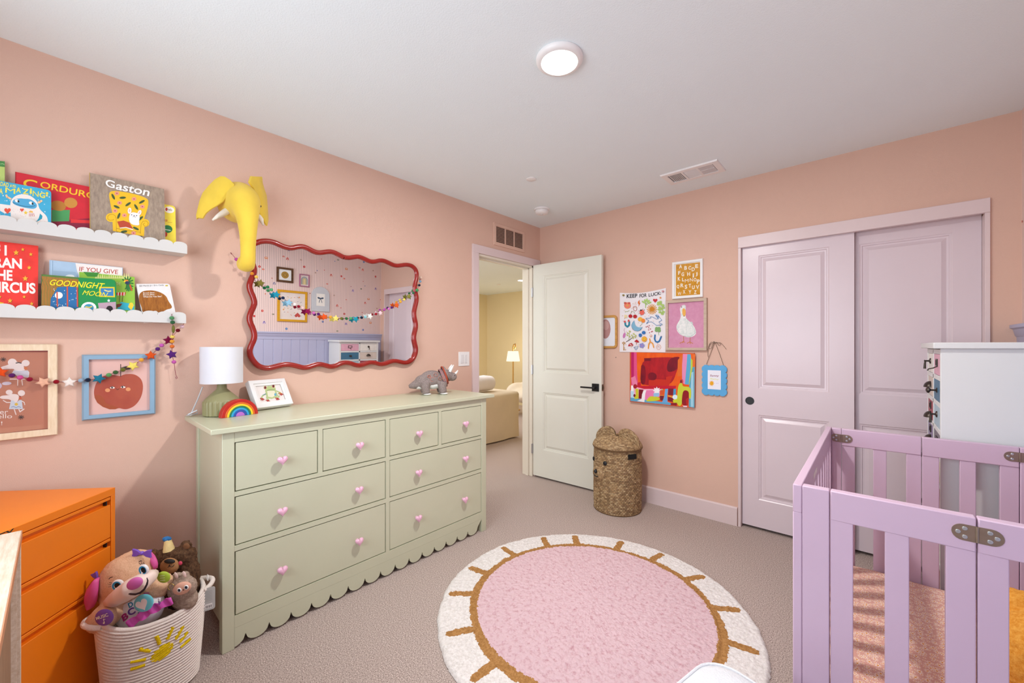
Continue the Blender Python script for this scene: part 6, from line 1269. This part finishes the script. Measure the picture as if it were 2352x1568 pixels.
for s, nm in ((1, 'handle'), (-1, 'handle')):
    e0, e1 = bpt(1, s*PI/2 + .42, 0), bpt(1, s*PI/2 - .42, 0); mid = bc + Vector((0, s*(BA + .030), .318)); 
    pts = [e0 + (e1-e0)*t + (mid - (e0+e1)/2)*math.sin(PI*t)**.7 + Z1*.004*math.sin(PI*t) for t in [i/14 for i in range(15)]]
    MB().tube(pts, .0085, 10).build(nm, rope, bk); 
MB().tube([bpt(1, PI/2, .01) + Z1*.012 + Vector((.012*math.cos(a), .004, .012*math.sin(a))) for a in [2*PI*i/12 for i in range(12)]], .0012, 6, closed=True).build('tag_string', mat('#F0EEEA', .7), bk)
tg0 = atd(479, 1375, 1.585); tgN = (CAM - tg0); tgN.z = 0; tgN.normalize(); tU = Vector((-tgN.y, tgN.x, 0)); 
if tU.dot(RV) < 0: tU = -tU
def tl_(d, w=.021, h=.044, r=.008): 
    o = []
    for qx, qz, a0 in ((1, 1, 0), (-1, 1, PI/2), (-1, -1, PI), (1, -1, 1.5*PI)):
        for i in range(5): a = a0 + PI/2*i/4; o.append(tg0 + tU*(qx*(w-r) + r*math.cos(a)) + Z1*(qz*(h-r) + r*math.sin(a)) + tgN*d)
    return o
mb = MB(); mb.pris(tl_(-.0008), tl_(.0008)); A = Art(tg0 + tgN*.0008, tU, Z1, mb=mb); A.poly('#E4E2E0', [(-.012, -.036), (.012, -.036), (.012, -.018), (-.012, -.018)])
for i in range(9): x = -.010 + i*.0023; A.poly('#1E1E1E', [(x, -.034), (x + .0007 + (i % 3)*.0004, -.034), (x + .0007 + (i % 3)*.0004, -.024), (x, -.024)], False)
for i in range(7): A.stroke('#8A8A88', [(-.012, .03 - i*.006), (.011, .03 - i*.006)], .0009, up=False)
mb.build('hang_tag', mat('#B9BBB8', .4, name='grey_card'), bk)
sun_m = mat('#EFCF1F', .9, var=.12, vs=180, bump=.9, bs=420, name='yellow_yarn', spec=.05)
KB = (200, 1330, .15182)
def on_basket(X, Y):
    u, v = KB[0] + X*KB[2], KB[1] + Y*KB[2]; d = ray(u, v).normalized(); lo_, hi_ = 1.2, 1.7; best = None
    t = .9
    while t < 2.4:
        p = CAM + d*t; q = p - bc; c_ = math.atan2(q.y/BA, q.x/BB); 
        if p.z < rimz(math.sin(c_)):
            k = (p.z - .006)/(rimz(math.sin(c_)) - .006); s = .86 + .14*min(1, max(0, k)*1.15)
            if (abs(q.x/(BB*s))**2.4 + abs(q.y/(BA*s))**2.4) < 1.0: return p - d*.004
        t += .0025
    return CAM + d*1.5
def yarn(pts, r, name): MB().tube([on_basket(*p) for p in pts], r, 8).build(name, sun_m, bk)
P = [(965,1230),(1000,1150),(1060,1080),(1140,1010),(1220,960),(1290,950),(1320,1000),(1310,1060),(1250,1110),(1170,1160),(1080,1210),(1000,1240)]
mb = MB(); cen = [(1000,1215),(1060,1170),(1130,1115),(1200,1060),(1270,1005)]
for off in (-70, -45, -20, 5, 30, 55): 
    w_ = 1 - (abs(off + 8)/95)**2; m0, m1 = 1140 - 165*w_, 1140 + 165*w_; mb.tube([on_basket(x + off*.55, 1105 - (x - 1140)*.80 + off*.85) for x in (m0, (m0*2+m1)/3, (m0+m1*2)/3, m1)], [.0045, .006, .006, .0045], 8)
mb.build('sun_disc', sun_m, bk)
for pts in ([(1300,720),(1260,800),(1215,900)], [(1450,705),(1400,800),(1340,900)], [(1515,790),(1460,870),(1395,950)], [(1560,895),(1480,965),(1405,1025)], [(1045,850),(1075,910),(1095,975)], [(790,1050),(870,1070),(960,1080)], [(660,1245),(770,1225),(890,1205)], [(660,1355),(770,1325),(880,1285)]): yarn(pts, .0062, 'sun_ray')
# --- plush puppy ---
KT = (190, 1220, .14671)
def Tp(X, Y, d): return atd(KT[0] + X*KT[2], KT[1] + Y*KT[2], d)
us = KT[2]/F                                                  # crop unit per metre of depth
def frame(tilt):                                              # camera facing frame, rolled
    c, s = math.cos(tilt), math.sin(tilt); X = RV*c + UP*s; Y = -RV*s + UP*c; N = -FV; 
    Y2 = (Y*.97 + N*.0).normalized(); return X, Y2, N
tX, tY, tN = frame(math.radians(28)); Mt = Matrix((tX, tY, tN)).transposed(); dp = 1.47
fur = two_tone('tan_plush', '#D2A27C', '#EEC6A4', 420, .97, .6, dist=.003)
pp = thing('puppy_plush', 'tan plush puppy with pink ears and letter print shirt, largest toy in the basket', 'soft toy', Tp(800, 1250, 1.5))
mb = MB(); c = Tp(690, 745, dp); mb.ell(c, (.096, .086, .060), Mt); mb.ell(Tp(690, 880, dp), (.100, .055, .055), Mt); mb.ell(Tp(750, 560, dp + .01), (.085, .055, .045), Mt)
mb.ell(Tp(880, 1180, dp + .03), (.075, .09, .045), Mt)
mb.tube([Tp(520, 1180, dp), Tp(400, 1290, dp - .05), Tp(270, 1400, dp - .075)], [.040, .043, .040], 16); mb.ell(Tp(290, 1390, dp - .075), (.052, .040, .03), Mt); mb.tube([Tp(1080, 980, dp + .03), Tp(1190, 850, dp + .02), Tp(1270, 740, dp + .02)], [.038, .042, .034], 16)
remesh(mb, .005, .0018, 220, amp2=.001, fs2=50).build('body', fur, pp, ang=180)
vinyl = mat('#EAD3C6', .4, var=.02, vs=10, name='cream_satin'); 
mb = MB(); mb.tube([Tp(350, 1125, dp - .035), Tp(500, 1060, dp - .065), Tp(640, 970, dp - .085), Tp(780, 880, dp - .095), Tp(930, 790, dp - .085), Tp(1060, 700, dp - .06), Tp(1145, 640, dp - .03)], [.010, .025, .031, .033, .030, .024, .011], 18); remesh(mb, .005, it=6).build('muzzle', vinyl, pp, ang=180)
nc = Tp(815, 815, dp - .128); MB().ell(nc, (.028, .0185, .010), Mt).build('nose', mat('#D065AE', .5, var=.04), pp)
mp = [(650,945),(700,968),(760,982),(830,984),(900,960),(965,905),(1005,830),(1018,770),(1005,725)]
MB().tube([Tp(x, y, dp - .128 + .035*abs((x-820)/380)**2 + .006) for x, y in mp], [.001, .0022, .003, .0034, .0036, .0036, .003, .002, .001], 8).build('mouth', mat('#2A1C24', .5), pp)
mb = MB(); A = Art(Tp(930, 925, dp - .118), tX, tY, mb=mb); 
for X_, Y_, r1, r2 in ((550, 842, .023, .0195), (955, 598, .018, .019)):
    p = Tp(X_, Y_, dp - .078); e = MB().ell(p, (r1, r2, .006), Mt, nu=20, nv=10).build('eye', mat('#F1EEEC', .25, var=.01), pp)
    A = Art(p + tN*.0052, tX, tY, lift=.0004, step=.0004); A.circ('#2A93BE', .001, 0, r1*.70, r2*.78); A.circ('#161414', .004, -.001, r1*.42, r2*.55); A.circ('#F4F2F0', -.004, -.007, .0032, n=10); A.mb.build('iris', ink('#2A93BE'), e, flat=True)
    for k in range(3): a = 2.2 + .28*k if X_ < 800 else 1.0 + .3*k; MB().tube([p + tX*(r1*math.cos(a)) + tY*(r2*math.sin(a)), p + tX*((r1+.008)*math.cos(a)) + tY*((r2+.008)*math.sin(a)) + tN*.003], .0007, 5).build('eyelash', black_m, pp)
for pts in ([(410,745),(435,720),(465,715)], [(885,475),(905,460),(925,465)]): MB().tube([Tp(x, y, dp - .062) for x, y in pts], .0014, 6).build('eyebrow', black_m, pp)
pinkm = mat('#D8559A', .5, var=.06, vs=14, bump=.1, bs=60, name='pink_satin'); purp = mat('#7650B8', .45, var=.08, vs=20, name='purple_satin')
def flap(pts, w, th, nm, m):
    rs = []
    for (X_, Y_, d), ww in zip(pts, w): p = Tp(X_, Y_, d); rs.append([p + RV*(ww*math.cos(a)) + tN*(th*math.sin(a)) + UP*0 for a in [2*PI*i/16 for i in range(16)]])
    return MB().rings(rs).build(nm, m, pp, ang=180)
flap([(225,735,dp-.05),(195,790,dp-.055),(155,900,dp-.06),(130,1010,dp-.06),(120,1100,dp-.055),(112,1190,dp-.05),(107,1215,dp-.05)], [.004, .010, .019, .022, .021, .012, .003], .010, 'ear', pinkm)
flap([(1050,340,dp+.02),(1080,390,dp+.015),(1110,460,dp+.01),(1130,520,dp+.01),(1145,580,dp+.01)], [.004, .011, .012, .010, .003], .008, 'ear', pinkm)
def bow(X_, Y_, d, s, rot):
    p = Tp(X_, Y_, d); a_, b_ = RV*math.cos(rot) + UP*math.sin(rot), -RV*math.sin(rot) + UP*math.cos(rot); mb = MB()
    for q in (-1, 1):
        L = [(0, .0), (.5, .32), (1, .42), (.92, 0), (1, -.42), (.5, -.32)]; mb.pris([p + a_*(q*x*s) + b_*(y*s) - tN*.003 for x, y in (L if q > 0 else L[::-1])][::-1], [p + a_*(q*x*s) + b_*(y*s) + tN*.004 for x, y in (L if q > 0 else L[::-1])][::-1])
    mb.ell(p, (s*.2, s*.2, .007)); mb.build('bow', purp, pp, bevel=.001)
bow(232, 745, dp - .04, .026, -1.05); bow(930, 340, dp - .01, .034, -.05)
# shirt with letters
shirt = mat('#FBF7FB', .75, var=.03, vs=12, bump=.15, bs=90, name='white_cotton_shirt')
mb = MB(); sc_ = Tp(890, 1200, dp + .005); mb.ell(sc_, (.088, .075, .045), Mt, nu=28, nv=16); sh = mb.build('shirt', shirt, pp)
A = Art(sc_ + tN*.0455, tX, tY, lift=.0004); A.z = KT
def sp_art(col, s, bl, br, tl): A.text(col, s, bl, br, tl, bold=.04)
sp_art('#7A5AB4', 'C', (725,1330), (835,1275), (690,1230)); sp_art('#C23A8A', 'B', (640,1415), (725,1350), (600,1320)); sp_art('#2E93BE', 'A', (850,1365), (960,1310), (820,1290)); sp_art('#2E93BE', 'D', (730,1200), (800,1160), (705,1130)); sp_art('#D8559A', 'E', (960,1010), (1050,990), (955,965)); sp_art('#7A5AB4', 'b', (1195,1150), (1225,1130), (1180,1090)); sp_art('#D8559A', 'A', (1000,1290), (1090,1240), (970,1220))
A.mb.build('letter_print', ink('#7A5AB4'), sh, flat=True)
bp_ = Tp(955, 1120, dp - .055); MB().ell(bp_, (.036, .030, .007), Mt, nu=30, nv=10).build('heart_button', mat('#74DCEE', .3, var=.03), pp)
A = Art(bp_ + tN*.0068, tX, tY, lift=.0005); A.heart('#FAFAFF', 0, -.001, .022, flip=-1); A.mb.build('heart_print', ink('#E4E8F2'), pp, flat=True)
rs = []                                                       # ruffled hem
for i in range(26):
    t = i/25; p = Tp(700 + 700*t, 1475 - 395*t - 30*math.sin(PI*t), dp - .072 + .05*t); w_ = .013 + .003*math.sin(i*.9); rs.append([p + tY*(w_*q) + tN*(.004*math.sin(i*1.1 + q*.6)) for q in (-1, -.3, .4, 1)] + [p + tY*(w_*q) + tN*(.004*math.sin(i*1.1 + q*.6) - .003) for q in (1, .4, -.3, -1)])
MB().rings(rs).build('ruffle', mat('#CF4FB0', .5, var=.08, vs=16, name='magenta_satin'), pp, ang=60)
for X_, Y_, d, c, ttl, tilt in ((338, 1345, dp - .118, '#7E52B0', 'MUSIC', .33), (1268, 715, dp - .03, '#A9C43A', 'HUG', .1)):
    p = Tp(X_, Y_, d); q = RV*math.cos(tilt) + UP*math.sin(tilt); w_ = -RV*math.sin(tilt) + UP*math.cos(tilt); Mq = Matrix((q, w_, tN)).transposed(); r_ = .032 if ttl == 'MUSIC' else .024
    pd = MB().ell(p, (r_, r_*.86, .005), Mq, nu=28, nv=8).build('paw_badge', mat(c, .6, var=.05, vs=30), pp); A = Art(p + tN*.0052, q, w_, lift=.0004)
    if ttl == 'MUSIC':
        A.text('#F2EAD8', 'MUSIC', (-.021, .001), (.021, .001), (-.021, .012), bold=.02); A.stroke('#F2EAD8', [(.0015, -.015), (.0015, -.003), (.007, -.005)], .0022); A.circ('#F2EAD8', -.001, -.0155, .0034, .0028); A.mb.build('badge_lettering', ink('#F2EAD8'), pd, flat=True)
    else:
        for i, k in enumerate((.008, 0, -.008)): A.stroke('#DDE6A8', [(-.008, k), (.008, k)], .0026)
        A.mb.build('badge_lettering', ink('#DDE6A8'), pd, flat=True)
# --- brown bear with party hat ---
bX, bY, bN = frame(math.radians(-4)); Mb = Matrix((bX, bY, bN)).transposed(); db = 1.60
bfur = two_tone('dark_brown_plush', '#3E2A1E', '#6E5038', 120, .97, .9, dist=.004)
be = thing('bear_plush', 'shaggy dark brown plush bear wearing a cream party hat, at the back of the basket', 'soft toy', Tp(1450, 900, 1.6))
mb = MB(); mb.ell(Tp(1440, 500, db), (.078, .060, .045), Mb); mb.ell(Tp(1300, 420, db), (.045, .040, .035), Mb); mb.ell(Tp(1590, 390, db), (.045, .040, .035), Mb); mb.ell(Tp(1470, 720, db + .01), (.078, .075, .045), Mb); mb.ell(Tp(1540, 900, db), (.072, .08, .045), Mb); mb.ell(Tp(1640, 700, db), (.045, .08, .035), Mb)
mb.ell(Tp(1620, 225, db), (.024, .021, .013), Mb); mb.ell(Tp(1105, 355, db + .01), (.022, .020, .012), Mb)
remesh(mb, .006, .006, 110, amp2=.003, fs2=45).build('body', bfur, be, ang=180)
MB().ell(Tp(1360, 540, db - .05), (.034, .030, .018), Mb).build('muzzle', mat('#A8794E', .9, var=.06, vs=60, bump=.4, bs=300), be)
MB().ell(Tp(1360, 468, db - .066), (.0205, .0085, .007), Mb).build('nose', mat('#121214', .6, var=.1, vs=80), be)
MB().tube([Tp(x, y, db - .070 + .01*abs(x-1360)/80) for x, y in ((1280,565),(1310,572),(1345,555),(1358,520),(1365,550),(1400,555),(1435,520))], .0011, 6).build('mouth', black_m, be)
MB().ell(Tp(1528, 497, db - .045), (.0075, .0075, .003), Mb).build('cheek_patch', mat('#E0486A', .7), be)
for X_, Y_ in ((1625, 232), (1110, 360)): MB().ell(Tp(X_, Y_, db - .012), (.013, .012, .004), Mb).build('inner_ear', mat('#7A5232', .9, var=.1, vs=80), be)
b0_, b1_ = Tp(1350, 300, db - .005), Tp(1330, 130, db - .005); MB().tube([b0_, b1_], [.0195, .0105], 18).build('party_hat', mat('#E6CC8E', .9, var=.06, vs=60, bump=.3, bs=300), be); mb = MB(); mb.ell(Tp(1318, 118, db - .005), (.0165, .0095, .012), Mb); remesh(mb, .003, .003, 200).build('pompom', mat('#2C6EA8', .95, var=.15, vs=120), be, ang=180)
# --- small plain grey plush ---
gX, gY, gN = frame(math.radians(22)); Mg = Matrix((gX, gY, gN)).transposed(); dg_ = 1.50
gf = two_tone('greige_plush', '#8A7668', '#B9A392', 150, .97, .8, dist=.003)
sm = thing('bunny_plush', 'small grey brown plush bunny keyring with a peach face at the right of the basket', 'soft toy', Tp(1600, 1050, 1.5))
mb = MB(); mb.ell(Tp(1560, 890, dg_), (.050, .042, .036), Mg); mb.ell(Tp(1600, 1050, dg_ + .01), (.045, .045, .03), Mg); mb.tube([Tp(1480, 780, dg_), Tp(1470, 650, dg_)], [.013, .011], 12); mb.tube([Tp(1610, 740, dg_ + .005), Tp(1600, 630, dg_ + .005)], [.014, .012], 12)
remesh(mb, .005, .003, 140).build('body', gf, sm, ang=180)
fc = Tp(1555, 890, dg_ - .031); MB().ell(fc, (.035, .022, .010), Mg, nu=24, nv=10).build('face', mat('#E2AC94', .6, var=.04, vs=20), sm)
for X_, Y_ in ((1512, 920), (1622, 875)): e = MB().ell(Tp(X_, Y_, dg_ - .041), (.0085, .0085, .003), Mg, nu=16, nv=8).build('eye', mat('#F2EEEA', .2), sm); MB().ell(Tp(X_ - 4, Y_ + 2, dg_ - .0435), (.005, .0055, .002), Mg, nu=12, nv=8).build('pupil', mat('#1E2A3A', .15), e)
MB().ell(Tp(1576, 915, dg_ - .042), (.003, .0022, .0015), Mg, nu=10, nv=6).build('nose', mat('#3A2420', .4), sm)
for X_, Y_ in ((1462, 690), (1592, 672)): MB().ell(Tp(X_, Y_, dg_ - .010), (.006, .013, .003), Mg, nu=12, nv=8).build('inner_ear', mat('#E4C4BC', .8), sm)
MB().tube([Tp(1385, 870, dg_ - .03) + gX*(.012*math.cos(a)) + gY*(.012*math.sin(a)) for a in [2*PI*i/16 for i in range(16)]], .0012, 6, closed=True).build('key_ring', mat('#C8A45A', .3, .9), sm)
# ================= LIVING ROOM BEYOND THE DOOR =================
slip = mat('#D8C8B0', .9, var=.05, vs=3, bump=.3, bs=30, name='linen_slipcover', spec=.1)
so = thing('sofa', 'sofa in a cream linen slipcover seen from behind through the doorway', 'sofa', (-1.62, .1, 0))
mb = MB(); rs = []; Y0_, Y1_ = -1.1, 1.05
for z, o in ((.02, .005), (.03, .005), (.25, .0), (.55, .02), (.605, .02), (.635, .0), (.65, -.05)):
    q = []; x0, x1, y0, y1 = -2.12 - o, -1.20 + o, Y0_ - o, Y1_ + o
    for k in range(40):
        t = k/40; L = 2*(x1-x0) + 2*(y1-y0); s = t*L
        if s < y1-y0: p = (x1, y0+s)
        elif s < (y1-y0)+(x1-x0): p = (x1-(s-(y1-y0)), y1)
        elif s < 2*(y1-y0)+(x1-x0): p = (x0, y1-(s-(y1-y0)-(x1-x0)))
        else: p = (x0+(s-2*(y1-y0)-(x1-x0)), y0)
        w_ = .012*math.sin(k*2.3 + z*5)*(1 - z); q.append(Vector((p[0] + w_, p[1] + w_*.6, z)))
    rs.append(q)
MB().rings(rs).build('slipcover', slip, so, ang=80)
MB().box(-2.05, -1.27, Y0_ + .1, Y1_ - .1, .0, .022).build('plinth', black_m, so)
cu = thing('sofa_cushion', 'white back cushion lying along the top of the slipcovered sofa', 'cushion', (-1.45, .2, .65)); mb = MB(); mb.tube([(-1.42, -.95, .765), (-1.42, -.88, .765), (-1.42, .2, .765), (-1.42, .72, .765), (-1.42, .80, .755)], [.05, .105, .112, .108, .05], 20); remesh(mb, .025, .012, 9, it=6).build('cushion_cover', mat('#E2DCDC', .9, var=.03, vs=6, bump=.3, bs=40, name='white_cotton_cushion'), cu, ang=180)
fl = thing('floor_lamp', 'brass floor lamp with a lit white shade in the room beyond the doorway', 'lamp', (-2.84, 2.79, 0)); fc = atd(1178.5, 880, 8.0); fx, fy = fc.x, fc.y; brass = mat('#C79A4E', .3, .9, var=.05, vs=30, name='brushed_brass')
mb = MB(); mb.lathe([(.14, 0), (.14, .015), (.03, .03), (.011, .04)], (fx, fy, 0), 24); mb.tube([(fx, fy, .03), (fx, fy, 1.25), (fx + .01, fy + .01, 1.30), (fx + .03, fy + .03, 1.31), (fx + .035, fy + .035, 1.27), (fx + .02, fy + .02, 1.2)], .012, 10); mb.build('stand', brass, fl)
MB().lathe([(.132, .965), (.135, .965), (.103, 1.165), (.1, 1.165)], (fx, fy, 0), 32, caps=False).build('lamp_shade', emit('#FFF1D8', 1.25, 'lit_shade'), fl)
l = bpy.data.lights.new('floor_lamp_bulb', 'POINT'); l.energy = 6; l.color = (1, .82, .55); l.shadow_soft_size = .05; o = bpy.data.objects.new('floor_lamp_bulb', l); C.objects.link(o); o.location = (fx + .12, fy + .1, 1.18)
ac = thing('armchair', 'cream rounded armchair by the floor lamp beyond the doorway', 'armchair', (-2.2, 2.6, 0)); a0 = atd(1215, 900, 7.4); acm = mat('#E6D9C6', .9, var=.03, vs=8, bump=.3, bs=80, name='cream_boucle'); mb = MB()
ax_, ay_ = a0.x, a0.y; mb.ell((ax_, ay_, .36), (.36, .33, .14)); mb.ell((ax_ + .05, ay_ + .18, .55), (.32, .13, .24)); mb.ell((ax_ - .29, ay_ + .0, .42), (.11, .30, .17)); mb.ell((ax_ + .29, ay_, .42), (.11, .30, .17)); remesh(mb, .03, it=6).build('upholstery', acm, ac, ang=180)
for dx in (-.22, .22):
    for dy in (-.2, .2): MB().cyl((ax_ + dx, ay_ + dy, 0), (ax_ + dx*.9, ay_ + dy*.9, .28), .014, .02, 10).build('leg', black_m, ac)
p = onz(1199, 643.5, H); rl = thing('recessed_light', 'small lit recessed ceiling light in the room beyond the doorway', 'lamp', p); MB().lathe([(.075, -.0005), (.095, -.0005), (.093, -.008), (.078, -.008)], p, 28, caps=False).build('trim_ring', plast, rl); MB().lathe([(0, -.004), (.078, -.004), (.078, -.0008), (0, -.0008)], p, 24).build('diffuser', emit('#FFF4E0', 12, 'lit_downlight'), rl)
p = onz(1145.5, 652.8, H); o = MB().lathe([(0, -.008), (.035, -.008), (.04, -.0005), (0, -.0005)], p, 20).build('sprinkler_cover', plast); tag(o, 'tiny round sprinkler cover on the ceiling beyond the doorway', 'sprinkler cover')
